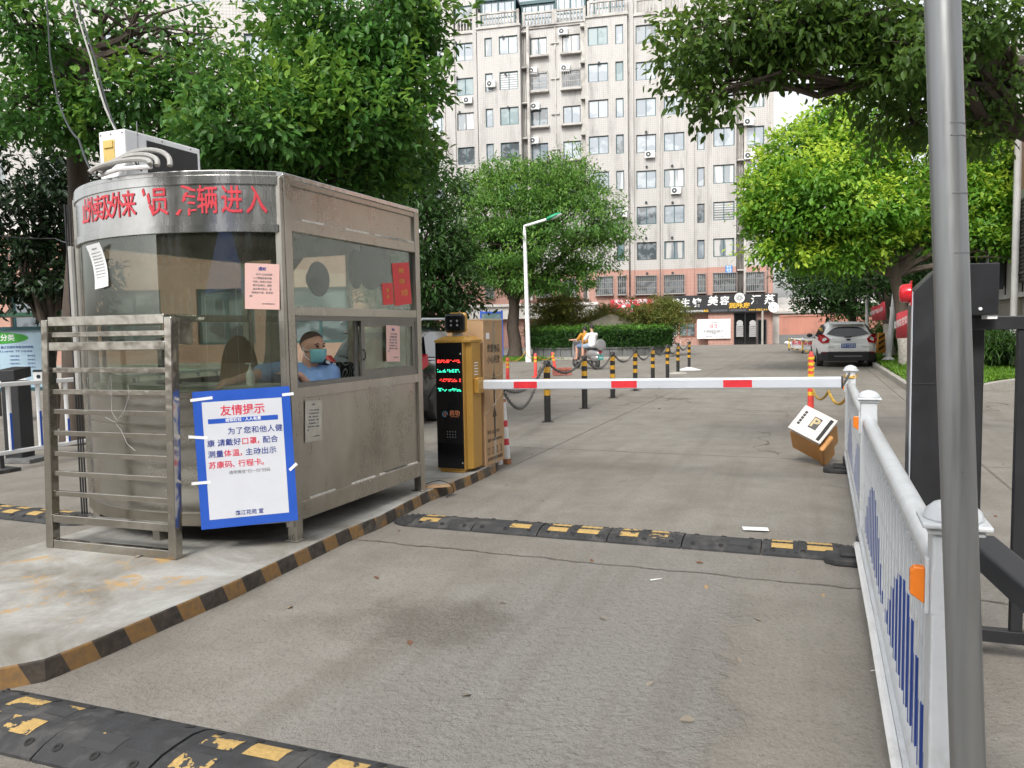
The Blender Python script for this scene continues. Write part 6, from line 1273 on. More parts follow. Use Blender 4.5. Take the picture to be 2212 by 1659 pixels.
# ---- white hatchback and dark estate
def car(name, label, loc, rz, paint, sc=1.0, plate=None, rear_glass=None, suv=False):
    T = thing(name, label, 'car', loc, rz); S = Matrix.Diagonal((sc, sc, sc * (1.06 if suv else 1), 1)); L = 4.35
    # stations: y from the rear, half width, sill z, belt z
    st = [(.0, .70, .46, .80), (.06, .80, .34, .92), (.22, .865, .27, .97), (.7, .90, .24, .98), (1.3, .905, .22, .96), (2.2, .90, .21, .94), (3.0, .895, .22, .91), (3.6, .87, .24, .84), (4.1, .78, .28, .70), (4.33, .60, .36, .56)]
    vs = []; n = 10
    for y, w, z0, z1 in st:
        h = z1 - z0
        half = [(0, z0), (w * .80, z0), (w * .93, z0 + h * .10), (w * .985, z0 + h * .32), (w, z0 + h * .55), (w * .985, z0 + h * .78), (w * .93, z0 + h * .96), (w * .80, z1), (w * .4, z1 + .02), (0, z1 + .03)]
        vs.append(half)
    m = MB(); pts = []
    for (y, *_), half in zip(st, vs): pts.append([(x, y, z) for x, z in half] + [(-x, y, z) for x, z in half[-2:0:-1]])
    k = len(pts[0]); allv = [p for r_ in pts for p in r_]
    fs = [(i * k + j, i * k + (j + 1) % k, (i + 1) * k + (j + 1) % k, (i + 1) * k + j) for i in range(len(pts) - 1) for j in range(k)] + [tuple(range(k))[::-1], tuple((len(pts) - 1) * k + j for j in range(k))]
    m.add(allv, fs, 0, True, S)
    # roof and pillars as one greenhouse skin
    gs = [(.10, .66, .93, .66), (.42, .62, 1.30, .58), (.62, .60, 1.415, .55), (1.0, .61, 1.465, .56), (1.7, .62, 1.485, .58), (2.3, .61, 1.455, .57), (2.7, .60, 1.36, .56), (3.35, .66, .93, .64)]
    g = []
    for y, wb, zt, wt in gs:
        zb = .93; g.append([(.79 if zt > 1 else wb + .1, y, zb), (.78 - (.78 - wt) * .35, y, zb + (zt - zb) * .4), (wt + .03, y, zb + (zt - zb) * .86), (wt - .06, y, zt - .008), (0, y, zt + .012)])
    g = [[(x, y, z) for x, y, z in r_] + [(-x, y, z) for x, y, z in r_[-2::-1]] for r_ in g]; k = len(g[0]); allv = [p for r_ in g for p in r_]
    fs = [(i * k + j, i * k + j + 1, (i + 1) * k + j + 1, (i + 1) * k + j) for i in range(len(g) - 1) for j in range(k - 1)]
    m.add(allv, fs, 0, True, S)
    bd_ = m.build('body', paint, T)
    gl_ = pm('car_glass', (.012, .014, .016), .04, 0, .1, spec=.8)
    # rear window follows the hatch slope
    hw = [(.18, 1.0), (.12, .99)]
    def hatch(y, z): return y - .02, z
    m = MB(); nx, nz = 16, 6; hy = lambda z: .10 + (z - .942) / 1.156; gv = []
    for j in range(nz + 1):
        for i in range(nx + 1):
            x = -.64 + 1.28 * i / nx; zb_, zt2 = 1.0 + .20 * x * x, 1.31 - .9 * x ** 4; z = zb_ + (max(zb_ + .005, zt2) - zb_) * j / nz; gv.append((x * (1 - .12 * j / nz), hy(z) - .035 + .10 * x * x, z))
    m.add(gv, [(j * (nx + 1) + i, j * (nx + 1) + i + 1, (j + 1) * (nx + 1) + i + 1, (j + 1) * (nx + 1) + i) for j in range(nz) for i in range(nx)], 0, True, S); m.build('rear_window', gl_, T)
    for s_ in (-1, 1):
        m = MB(); sw = [(.56, 1.02), (.8, 1.33), (1.2, 1.40), (2.2, 1.40), (2.75, 1.25), (3.15, 1.0), (1.8, .965)]
        m.add([(s_ * (.80 - .19 * max(0, (z - .93)) / .5 * .9 + .012), y, z) for y, z in sw], [tuple(range(7))], 0, False, S); m.build('side_window', gl_, T)
    m = MB(); m.add([(-.6, 3.42, .98), (.6, 3.42, .98), (.53, 2.72, 1.38), (-.53, 2.72, 1.38)], [(0, 1, 2, 3)], 0, False, S); m.build('windscreen', gl_, T)
    m = MB(); m.prism([(-.56, .0), (.56, .0), (.52, .30), (-.52, .30)], 0, .035, S @ Matrix.Translation((0, .33, 1.385)) @ Matrix.Rotation(R(8), 4, 'X')); m.build('spoiler', paint, T, bevel=.012)
    blk = pm('bumper_black', (.018, .018, .02), .6)
    m = MB(); m.prism([(-.80, .06), (-.60, -.035), (.60, -.035), (.80, .06), (.86, .4), (-.86, .4)], .20, .50, S); m.build('lower_bumper', blk, T, bevel=.03)
    m = MB(); m.prism([(-.84, .10), (-.62, -.05), (.62, -.05), (.84, .10), (.885, .4), (-.885, .4)], .50, .74, S); m.build('bumper', paint, T, bevel=.035)
    m = MB(); m.b2(-.42, .42, -.055, -.04, .34, .38, 0, S); m.build('bumper_trim', M_['greytext'], T)
    rl = pm('tail_light_red', (.45, .012, .02), .12, 0, .1)
    for s_ in (-1, 1):
        m = MB(); p_ = [(s_ * .60, .03, .80), (s_ * .80, .06, .78), (s_ * .905, .34, .90), (s_ * .87, .40, 1.06), (s_ * .74, .16, 1.07), (s_ * .56, .07, .92)]
        m.add([(x, y - .05, z) for x, y, z in p_] + [(x * .97, y + .05, z) for x, y, z in p_], [(0, 1, 2, 3, 4, 5)] + [(i, (i + 1) % 6, 6 + (i + 1) % 6, 6 + i) for i in range(6)], 0, False, S); tl = m.build('tail_light', rl, T)
        m = MB(); m.add([(s_ * .66, -.018, .90), (s_ * .74, .02, .88), (s_ * .76, .045, .95), (s_ * .67, .01, .96)], [(0, 1, 2, 3)], 0, False, S); m.build('reverse_lamp', M_['whiteclean'], tl)
        m = MB(); m.b2(s_ * .52, s_ * .78, -.0, .02, .475, .50, 0, S); m.build('reflector', rl, T)
        m = MB(); m.sph((s_ * 1.0, 2.72, 1.02), (.1, .06, .075), 10, 0, S); m.bar((s_ * .85, 2.75, .98), (s_ * .95, 2.72, 1.0), .03, .03); m.build('mirror', blk, T)
        for y in (.80, 3.42):
            M = S @ Matrix.Translation((s_ * .80, y, .315)) @ Matrix.Rotation(R(90), 4, 'Y'); m = MB(); m.lathe([(.20, -.10), (.30, -.10), (.315, -.07), (.315, .07), (.30, .10), (.20, .10)], 24, M); w = m.build('wheel', M_['rubber'], T)
            m = MB(); m.lathe([(.03, -.105), (.2, -.085), (.2, .085), (.03, .105)], 16, M); m.build('rim', M_['pvc'], w)
    m = MB(); m.bar((.1, .03, 1.02), (-.12, .02, 1.02), .03, .03); m.bar((-.02, .02, 1.03), (.28, .035, 1.06), .02, .02); m.build('wiper', blk, T)
    m = MB(); m.b2(-.5, .5, -.02, .0, .845, .865, 0, S); m.build('tailgate_trim', paint, T, bevel=.006)
    if plate:
        m = MB(); m.b2(-.22, .22, -.065, -.045, .63, .77, 0, S); pl2 = m.build('number_plate', pm('plate_blue', (.015, .10, .42), .35), T, bevel=.005); txt(plate, .125, M_['paper'], pl2, S @ frame((0, -.0665, .70), (1, 0, 0), (0, 0, 1)), .015, .40)
    m = MB(); m.sph((0, -.03, .895), (.075, .012, .032), 16, 0, S); m.build('emblem', pm('badge_blue', (.05, .07, .12), .2, .3), T)
    return T
white_car = pm('white_car_paint', (.93, .94, .95), .32, 0, .03, 2, coat=.25)
q = G(1838, 793); CARP = Vector((q.x - .1, q.y, 0))
WC = car('hatchback_car', 'white hatchback parked by the kerb with its rear towards the camera', CARP, -17.5, white_car, 1.05, '苏E·T32X3')
txt('Focus', .07, M_['greytext'], WC, frame((-.5 * 1.05, -.055, .69), (1, 0, 0), (0, 0, 1)), 0, .16, 'badge'); txt('TITANIUM', .05, M_['greytext'], WC, frame((.5 * 1.05, -.055, .69), (1, 0, 0), (0, 0, 1)), .01, .2, 'badge')
dg = pm('dark_grey_car_paint', (.03, .033, .038), .2, .3, .05, 2, coat=.7)
SV = car('estate_car', 'dark grey car half hidden behind the guard booth and the gold machine', Vector((-2.22, 11.9, 0)), -11, dg, .98, None, suv=True)
m = MB(); [m.tube([(s_ * .66, .5, 1.60), (s_ * .66, .7, 1.66), (s_ * .66, 2.2, 1.68), (s_ * .66, 2.5, 1.62)], .02, 6) for s_ in (-1, 1)]; m.build('roof_rail', M_['alu'], SV)
# ================================================================ white road fence on the right
Pp = [Vector((3.31, 7.5, 0)), Vector((2.142, 4.6, 0)), Vector((.985, 1.70, 0))]
fence_white = pm('fence_white', (.56, .585, .61), .38, 0, .05, 6, dirt=(.36, .355, .34), dscale=14, damt=.35); stripeb = pm('blue_strip', (.02, .055, .26), .45, 0, .08)
def fence_post(p_, label):
    T = thing('fence_post', label, 'fence post', p_, -22); m = MB(); m.b2(-.045, .045, -.045, .045, .08, 1.0); m.build('post', fence_white, T, bevel=.006)
    m = MB(); m.b2(-.056, .056, -.056, .056, .985, 1.0); m.b2(-.068, .068, -.068, .068, 1.0, 1.012); m.lathe([(.062, 1.012), (.057, 1.03), (.04, 1.046), (.012, 1.056)], 16); m.build('cap', fence_white, T, bevel=.004)
    for y in (-1, 1):
        m = MB(); m.prism([(-.046, .80), (.046, .80), (.046, .90), (.033, .94), (0, .955), (-.033, .94), (-.046, .90)], 0, .008, frame((0, y * .0455, 0), (-y * -1, 0, 0) if y < 0 else (-1, 0, 0), (0, 0, 1))); m.build('bracket', fence_white, T, bevel=.003)
    m = MB(); m.b2(-.055, -.045, -.014, .014, .79, .92); rf_ = m.build('reflector_holder', fence_white, T, bevel=.003)
    m = MB(); m.prism([(0, 0), (.03, .022), (.03, .075), (.022, .085), (0, .085)], -.013, .013, frame((-.055, 0, .812), (-1, 0, 0), (0, 0, 1))); m.build('reflector', M_['reflector'], rf_, bevel=.003)
    m = MB(); m.prism([(-.24, -.10), (-.18, -.14), (.18, -.14), (.24, -.10), (.24, .10), (.18, .14), (-.18, .14), (-.24, .10)], 0, .045); m.prism([(-.15, -.09), (.15, -.09), (.15, .09), (-.15, .09)], .045, .07); m.b2(-.06, .06, -.06, .06, .07, .15); m.build('rubber_base', M_['rubber'], T, bevel=.012)
    return T
for p_, lb in zip(Pp, ('white fence post with domed cap at the far end, tied with yellow tape', 'white fence post with domed cap between the two fence panels', 'near white fence post with square cap behind the galvanised pole')): fence_post(p_, lb)
m = MB(); rn_ = random.Random(4); m.tube([Pp[0] + Vector((.052 * math.cos(t), .052 * math.sin(t), .945 + .012 * math.sin(t * 2.3))) for t in np.linspace(0, 12, 30)], .011, 5); o = m.build('tape', pm('yellow_tape', (.55, .33, .06), .6, 0, .3, 30), loc=Pp[0], W=True); tag(o, 'yellow tape knotted round the far fence post', 'tape')
def fence_panel(a, b, label):
    d = (b - a); L = d.length; d.normalize(); ang = math.degrees(math.atan2(d.y, d.x)); T = thing('road_fence', label, 'fence', a, ang); x0, x1 = .05, L - .05
    m = MB(); m.tube([(x0, 0, .865), (x1, 0, .865)], .036, 14); m.b2(x0, x1, -.016, .016, .80, .83); m.build('top_rail', fence_white, T)
    m = MB(); m.b2(x0, x1, -.05, .05, .17, .20); m.tube([(x0, 0, .215), (x1, 0, .215)], .036, 12); m.build('bottom_rail', fence_white, T)
    n = 25; pick = MB()
    pk0 = None
    for i in range(n):
        x = x0 + (x1 - x0) * (i + .5) / n
        if pk0 is None: m = MB(); m.b2(-.030, .030, -.016, .016, .235, .80); m.b2(-.012, .012, -.022, .022, .235, .80); pk0 = m.build('picket', fence_white, T, bevel=.003, loc=(x, 0, 0)); c = pk0
        else: c = pk0.copy(); COL.objects.link(c); c.location = (x, 0, 0)
        k = (i % 12.5) / 12.5; hgt = .235 + .38 * max(0, math.sin(math.pi * ((i + .5) % 12.5) / 12.5)) ** 1.3
        if hgt > .28: s = MB(); s.b2(-.0305, -.012, -.0195, .0195, .236, hgt); s.b2(-.006, .006, -.0235, .0235, .236, hgt); s.build('blue_strip', stripeb, c)
    return T
fence_panel(Pp[1], Pp[0], 'far white picket fence panel with blue strips beside the lane'); fence_panel(Pp[2], Pp[1], 'near white picket fence panel with blue strips beside the lane')
off = Vector((-math.cos(R(22)), math.sin(R(22)), 0)) * .085
cpts = [Pp[1] + off * .75 + UP * .10, Pp[1] - (Pp[1] - Pp[2]) * .06 + off * .75 + UP * .16, Pp[1].lerp(Pp[2], .5) + off * .75 + UP * .19, Pp[2] + off * .75 + UP * .18, Pp[2] - (Pp[1] - Pp[2]) * .25 + off * .8 + UP * .15]
cable('white conduit tied along the foot of the near fence panel', cpts, .017, 'white', .004, 'conduit')
cable('thin white cable tie dangling from the conduit on the fence', [G(1881, 1455) + UP * .012, G(1910, 1470) + UP * .05, G(1936, 1492) + UP * .16], .0018, 'paper', .0, 'cable_tie')
cable('dark cord tying the boom end to the far fence post', [P(1817, 836, 6.27), P(1835, 806, 7.4)], .012, 'black', .01, 'cord')
cable('yellow and black rope sagging from the delineator post to the fence', [Vector(((1757 - CX) / FP * 12.6, 12.6, .42)), P(1790, 845, 9.2), Pp[0] + UP * .8], .016, pm('striped_rope', (.50, .30, .04), .8, 0, .5, 12), .14, 'rope')
# ---- galvanised pole in front
ptop, pbot = P(2034, -40, 1.47), P(2093, 1720, 1.40); d = (ptop - pbot).normalized(); base = pbot - d * (pbot.z / d.z); up_ = base + d * 4.2
GP = thing('lamp_pole', 'galvanised steel pole standing close to the camera at the right', 'pole', base)
m = MB(); m.tube([base, base.lerp(up_, .5), up_], .0302, 28); m.build('tube', M_['galv'], GP, W=True)
m = MB()
for py in (268, 295, 420, 548):
    c = P(2050, py, 1.44); t = (c.z - base.z) / d.z; c = base + d * t; m.tube([c + Vector((.0304 * math.cos(w), .0304 * math.sin(w), 0)) for w in np.linspace(-1.9, -.1, 10)], .0012, 4)
m.build('seam', M_['greytext'], GP, W=True)
# ---- black barrier cabinet, gate frame, brace
D = 3.4; bx0 = (1972 - CX) / FP * D; BC = thing('barrier_cabinet', 'tall black barrier cabinet with a red lamp behind the galvanised pole', 'barrier', Vector((bx0, D, 0)), -23)
zt = 1.69; m = MB(); m.prism([(.0, 0), (.275, 0), (.275, zt), (.09, zt), (.0, zt - .095)], 0, .30, Matrix(((1, 0, 0, 0), (0, 0, 1, 0), (0, 1, 0, 0), (0, 0, 0, 1)))); cb_ = m.build('cabinet', M_['black'], BC, bevel=.006)
m = MB(); m.b2(-.004, -.0005, .0, .05, .02, zt - .1); m.build('lit_edge_strip', M_['alu'], BC); m = MB(); m.b2(.0, .275, -.003, -.0005, 1.182, 1.188); m.build('door_seam', M_['dark'], BC)  # pale strip paints the lit left edge of the cabinet
m = MB(); m.b2(-.008, -.0045, .02, .11, 1.53, 1.64); m.lathe([(.043, 0), (.043, .008), (.04, .034), (.033, .042), (.015, .045)], 20, Matrix.Translation((-.008, .062, 1.585)) @ Matrix.Rotation(R(-90), 4, 'Y')); m.build('warning_lamp', pm('red_lens', (.62, .02, .03), .15, 0, .05), BC)
m = MB(); m.sph((.12, -.004, 1.235), (.014, .004, .007), 10); m.build('lock', M_['pvc'], BC)
D = 3.15; SX = (2088 - CX) / FP * D; SCR = thing('display_box', 'black display box mounted above the black gate arm', 'display', Vector((SX, D, 1.475)), -6)
m = MB(); m.b2(0, .123, 0, .10, 0.005, .215); m.build('casing', M_['black'], SCR, bevel=.004); m = MB(); m.cyl((.05, 0, .03), (.05, -.006, .03), .007, n=12); m.build('screw', M_['whiteclean'], SCR); m = MB(); m.b2(.085, .123, .01, .06, -.012, .004); m.build('bracket', M_['paper'], SCR)
ga, gb_ = P(2100, 701, 3.25), P(2900, 701, 2.85); ga.z = gb_.z = 1.445; d = (gb_ - ga); L = d.length; GF = thing('barrier_gate', 'black steel barrier gate frame closing the right lane', 'gate', Vector((ga.x, ga.y, 0)), math.degrees(math.atan2(d.y, d.x)))
m = MB(); m.b2(0, L, -.028, .028, 1.418, 1.474); m.build('arm', M_['black'], GF, bevel=.003); m = MB(); m.b2(.02, L, -.022, .022, .085, .14); m.build('bottom_bar', M_['black'], GF, bevel=.003)
for i in range(5): x = .165 + i * .42; m = MB(); m.b2(x, x + .045, -.02, .02, .14, 1.418); m.build('upright', M_['black'], GF, bevel=.003)
A_, B_ = P(2112, 1178, 1.95), P(2330, 1370, 1.55); BRC = thing('gate_support', 'slanting black square tube rising beside the near fence post', 'support', Vector((B_.x, B_.y, 0)), 0)
m = MB(); m.bar(A_, B_ + (B_ - A_) * .5, .075, .06); m.build('brace', M_['black'], BRC, W=True, bevel=.006); e2 = B_ + (B_ - A_) * .4; m = MB(); m.bar((e2.x, e2.y, 0), (e2.x, e2.y, e2.z - .04), .06, .06, (0, 1, 0)); m.build('foot', M_['black'], BRC, W=True)
# ---- fallen ticket machine
c0_ = P(1771, 955, 7.62); kx, kz = 7.62 / FP, 7.62 / FP
va = Vector((46.5 * kx, .08, 48 * kz)); vb_ = Vector((-51.5 * kx, .235, 31.6 * kz)); e1 = va.normalized(); e2_ = (vb_ - e1 * vb_.dot(e1)).normalized(); e3 = e1.cross(e2_)
if e3.y < 0: e3 = -e3
TM = thing('ticket_machine', 'broken orange and white ticket machine lying tipped against the fence', 'ticket machine', Vector((c0_.x + .15, c0_.y + .2, 0)))
Mt = Matrix((e1, e2_, e3)).transposed().to_4x4(); Mt.translation = c0_
la, lb2 = va.length, vb_.length
zmin = min((Mt @ Vector((a, b, c))).z for a in (0, la) for b in (0, lb2) for c in (0, .44)); Mt.translation += Vector((0, 0, -zmin + .002))
m = MB(); m.b2(.006, la - .006, .006, lb2 - .006, .10, .44, 0, Mt); m.build('body', M_['orange'], TM, W=True, bevel=.01)
m = MB(); m.b2(0, la, 0, lb2, 0, .022, 0, Mt); m.b2(0.02, la - .004, .02, lb2 - .02, .022, .10, 0, Mt); tmf = m.build('front_panel', M_['fascia'], TM, W=True, bevel=.006)
m = MB(); m.b2(-.03, .17, -.05, .004, .06, .43, 0, Mt); m.build('side_flap', M_['orange'], TM, W=True, bevel=.02)
def onp(name, u0, u1, v0, v1, mt, t=.002):
    mm = MB(); mm.b2(u0 * la, u1 * la, v0 * lb2, v1 * lb2, -t, -.0003, 0, Mt); o = mm.build(name, mt, TM, W=True); o.parent = tmf; return o
onp('screen_strip', .06, .92, .07, .17, M_['blackgloss'])
for i in range(5): onp('speaker_slot', .26 + i * .115, .355 + i * .115, .80, .88, M_['black'])
sq = onp('emblem', .33, .78, .33, .57, pm('emblem_grey', (.05, .048, .045), .4), .0025)
t = txt('P', .15, pm('beige_print', (.45, .36, .2), .5), TM, Mt @ frame((.55 * la, .46 * lb2, -.003), (0, -1, 0), (1, 0, 0)) if (Mt.to_3x3() @ Vector((0, 0, -1))).dot(Vector((0, -1, 0))) > -9 else Mt, .03)
t.data.transform(rootmat(TM).inverted()); t.parent = tmf
m = MB(); m.sph((0, 0, .02), (.09, .05, .025), 6); o = m.build('plastic_fragment', M_['orange'], None, loc=G(1738, 966)); tag(o, 'orange plastic fragment broken off the fallen ticket machine', 'fragment')
# ================================================================ rubber speed bumps
def bump_seg(root, x0, x1, w, yel, h=.045, studs=False, seed=0, end=0):
    m = MB(); prof = [(-w / 2, 0), (-w / 2, .012), (-w * .36, h * .7), (-w * .2, h * .96), (0, h), (w * .2, h * .96), (w * .36, h * .7), (w / 2, .012), (w / 2, 0)]
    if end:
        vs, fs = [], []; kk = 7
        for i in range(kk + 1):
            t = i / kk; sc_ = math.sqrt(max(.0004, 1 - t * t)); x = (x1 + (x0 - x1) * t) if end < 0 else (x0 + (x1 - x0) * t); vs += [(x, y * sc_, z * sc_ if z > .013 else z) for y, z in prof]
        n = len(prof); fs = [(i * n + j, i * n + j + 1, (i + 1) * n + j + 1, (i + 1) * n + j) for i in range(kk) for j in range(n - 1)]; m.add(vs, fs, 0, True)
    else: m.prism(prof, x0 + .004, x1 - .004, Matrix(((0, 0, 1, 0), (1, 0, 0, 0), (0, 1, 0, 0), (0, 0, 0, 1))))
    def zt_(y): y = abs(y); return float(np.interp(y, [0, w * .2, w * .36, w / 2], [h, h * .96, h * .7, .012]))
    if studs:
        nx, ny = int(abs(x1 - x0) / .042), int(w / .042)
        for i in range(nx):
            for j in range(ny):
                x = x0 + (i + .5 + .5 * (j % 2)) * (x1 - x0) / nx; y = -w / 2 + (j + .7) * w / (ny + .4)
                if end:
                    t = abs((x - (x1 if end < 0 else x0)) / (x1 - x0)); s_ = math.sqrt(max(0, 1 - t * t))
                    if t > .95 or abs(y) > w / 2 * s_ * .9: continue
                    z = zt_(y / max(s_, .1)) * s_
                else: z = zt_(y)
                if any(x0 + (x1 - x0) * u0 - .02 < x < x0 + (x1 - x0) * u1 + .02 and ((.04 * w < y < .32 * w) if sd2 > 0 else (-.32 * w < y < -.04 * w)) for u0, u1, sd2, wr in yel): continue
                if min(x1, x0) + .01 < x < max(x0, x1) - .01: m.lathe([(.011, -.004), (.008, .006)], 6, Matrix.Translation((x, y, z)))
    for x in (x0 + (x1 - x0) * .14, x0 + (x1 - x0) * .5, x0 + (x1 - x0) * .86):
        if not end:
            for s_ in (-1, 1): y = s_ * w * .36; m.lathe([(.018, .0), (.017, .003), (.009, .003), (.009, -.001)], 10, Matrix.Translation((x, y, zt_(y))) @ Matrix.Rotation(R(-s_ * 22), 4, 'X'), 1)
    o = m.build('segment', [M_['rubber'], M_['dark']], root)
    rn = random.Random(seed)
    for (u0, u1, side_, wear) in yel:
        a, b = x0 + (x1 - x0) * u0, x0 + (x1 - x0) * u1; y0_, y1_ = (.06 * w, .30 * w) if side_ > 0 else (-.30 * w, -.06 * w); ny = 5; mb = MB()
        for j in range(ny):
            ya, yb2 = y0_ + (y1_ - y0_) * j / ny, y0_ + (y1_ - y0_) * (j + 1) / ny
            mb.quad((a, ya, zt_(ya) + .0018), (b, ya, zt_(ya) + .0018), (b, yb2, zt_(yb2) + .0018), (a, yb2, zt_(yb2) + .0018))
        mb.build('yellow_film', yfilm(min(8, int(wear * 10))), o)
_yf = {}
def yfilm(k):
    if k not in _yf:
        m, ns, ls, p = nt('yellow_film_%d' % k); tc = ns.new('ShaderNodeTexCoord'); n = noise(ns, ls, tc.outputs['Object'], 11, 4, .6); n2 = noise(ns, ls, tc.outputs['Object'], 60, 3, .6); th = .68 - .045 * k
        f = ramp(ns, ls, mth(ns, ls, 'ADD', n, mth(ns, ls, 'MULTIPLY', n2, .06)), th + .02, th + .035)
        c = mixc(ns, ls, ramp(ns, ls, n2, .3, .7), (.38, .25, .09, 1), (.56, .38, .13, 1)); ls.new(mixc(ns, ls, f, c, (.045, .046, .048, 1)), p.inputs['Base Color']); p.inputs['Roughness'].default_value = .7; _yf[k] = m
    return _yf[k]
def bump(name, label, p0, ang, segs, w, h, cap_l=True, cap_r=True, z=0):
    T = thing(name, label, 'speed bump', Vector((p0.x, p0.y, z)), ang); x = 0
    if cap_l: bump_seg(T, -.2, 0, w, [], h, True, 1, -1)
    for i, (L, yel, studs) in enumerate(segs): bump_seg(T, x, x + L, w, yel, h + .004 * (i % 2), studs, i + 3); x += L
    if cap_r: bump_seg(T, x, x + .25, w, [], h, True, 2, 1)
    return T
f4 = lambda wr: [(.12, .36, 1, wr), (.55, .8, 1, wr), (.12, .36, -1, wr), (.55, .8, -1, wr)]
q = G(900, 1130); bump('speed_bump', 'far black rubber speed bump with worn yellow squares crossing the lane beyond the booth corner', q + RD * .04, -TH + 1.2, [(.5, [(.1, .4, 1, .2), (.1, .4, -1, .1), (.6, .8, -1, .75)], False), (.5, [(.55, .85, -1, .25), (.6, .85, 1, .6)], False), (.5, [(.12, .4, 1, .1), (.55, .85, 1, .1), (.12, .4, -1, .05), (.55, .85, -1, .05)], True), (.5, [(.15, .4, 1, .2), (.55, .8, 1, .2), (.15, .4, -1, .2), (.55, .8, -1, .4)], True), (.5, [(.6, .85, -1, .7)], False), (.5, [(.12, .38, 1, 0), (.55, .85, 1, 0), (.12, .38, -1, 0), (.55, .85, -1, 0)], True)], .32, .045)
q = G(52, 1500) - RD * .178; bump('speed_bump', 'near black rubber speed bump with peeling yellow squares across the lower left corner', q, -TH + 1.5, [(.50, [(.0, .3, -1, .05), (.22, .5, 1, .3), (.45, .78, -1, .35), (.62, .85, 1, .7)], False), (.47, [(.3, .6, -1, .8)], False), (.48, [(.14, .42, 1, .3), (.52, .82, 1, .1), (.12, .42, -1, .4)], False), (.48, [(.2, .45, 1, .1), (.55, .8, 1, .2), (.2, .45, -1, .1)], False), (.52, f4(.2), False), (.52, f4(.1), False)], .36, .048)
q = G(205, 1128); bump('speed_bump', 'left lane rubber speed bump with yellow squares seen behind the rack', q + RR * -3.2, -TH, [(.5, f4(.1), False)] * 6, .34, .045, True, True)
# ================================================================ left background
fl = P(-60, 985, 8.08); fr_ = P(330, 928, 10.2); fl.z = fr_.z = 0; d = fr_ - fl; d.normalize(); LF = thing('fence', 'white tubular fence with blue strips at the left behind the rack', 'fence', fl, math.degrees(math.atan2(d.y, d.x))); L = 3.7
m = MB(); m.b2(0, L, -.03, .03, .93, .98); m.build('top_rail', M_['whiteclean'], LF, bevel=.008); m = MB(); m.b2(0, L, -.025, .025, .18, .225); m.build('bottom_rail', M_['whiteclean'], LF, bevel=.008)
for i in range(11):
    x = .08 + i * .34; m = MB(); m.tube([(x, 0, .225), (x, 0, .93)], .024, 10); b = m.build('bar', M_['whiteclean'], LF); m = MB(); m.b2(x - .012, x + .012, -.027, -.023, .23, .52 + .13 * math.sin(i * 1.1)); m.build('blue_strip', M_['blue'], b)
for x in (.3, 3.4): m = MB(); m.b2(x - .12, x + .12, -.14, .14, 0, .04); m.b2(x - .02, x + .02, -.02, .02, .04, .18); m.build('foot', M_['rubber'], LF)
q = P(42, 998, 9.1); q.z = 0; BP = thing('card_terminal', 'black post terminal with slanted head behind the left white fence', 'terminal', q, -10)
m = MB(); m.b2(-.115, .115, -.08, .12, 0, .96); m.build('post', M_['black'], BP, bevel=.008); m = MB(); m.prism([(-.13, 0), (.13, .04), (.13, .16), (-.13, .13)], -.12, .12, Matrix.Translation((0, 0, .961)) @ Matrix(((0, 0, 1, 0), (1, 0, 0, 0), (0, 1, 0, 0), (0, 0, 0, 1)))); m.build('head', M_['black'], BP, bevel=.008)
m = MB(); m.b2(-.05, .32, -.2, .1, 0.001, .05); o = m.build('base_plate', M_['granite'], BP, bevel=.006)
# garbage sorting board
c = P(20, 775, 13.2); NB = thing('notice_board', 'pale blue waste sorting notice board at the left edge behind the fence', 'notice board', Vector((c.x, 13.2, 0)), 2)
sky_b = pm('pale_blue_print', (.40, .56, .68), .5, 0, .08, 1.5); bw, z0, z1 = 1.42, .62, 1.60
m = MB(); m.b2(-bw / 2, bw / 2, -.01, .01, z0, z1); bd2 = m.build('board', sky_b, NB)
m = MB(); m.b2(-bw / 2 - .05, bw / 2 + .05, -.05, .05, z1, z1 + .06); m.b2(-bw / 2 - .05, bw / 2 + .05, -.05, .05, z0 - .06, z0); m.b2(-bw / 2 - .05, -bw / 2, -.05, .05, 0, z1); m.b2(bw / 2, bw / 2 + .05, -.05, .05, 0, z1); m.build('frame', M_['wframe'], NB)
m = MB(); m.prism([(.55 * math.cos(t), .1 * math.sin(t)) for t in np.linspace(0, 6.28, 30)[:-1]], 0, .003, frame((-.2, -.0105, z1 - .13), (1, 0, 0), (0, 0, 1))); gel = m.build('header', pm('leaf_green_print', (.05, .33, .04), .5), NB)
NM = lambda x, z: frame((x, -.014, z), (1, 0, 0), (0, 0, 1))
txt('垃圾分类', .12, M_['paper'], gel, NM(-.12, z1 - .13), .02); txt('鑫江花园垃圾收运时间表', .05, M_['bluetext'], bd2, NM(.15, z1 - .29), .0); txt('早上 6:00-9:00   下午 17:00-20:00', .04, M_['bluetext'], bd2, NM(.12, z1 - .36), 0)
for i in range(4):
    for j, x in enumerate((-.5, -.22, .1, .38)): txt(['可回收物', '厨余垃圾', '有害垃圾', '其他垃圾'][i] if j == 0 else ['每日投放', '垃圾分类点', '集中收运'][j - 1], .032, M_['bluetext'], bd2, NM(x, z1 - .44 - i * .065), 0)
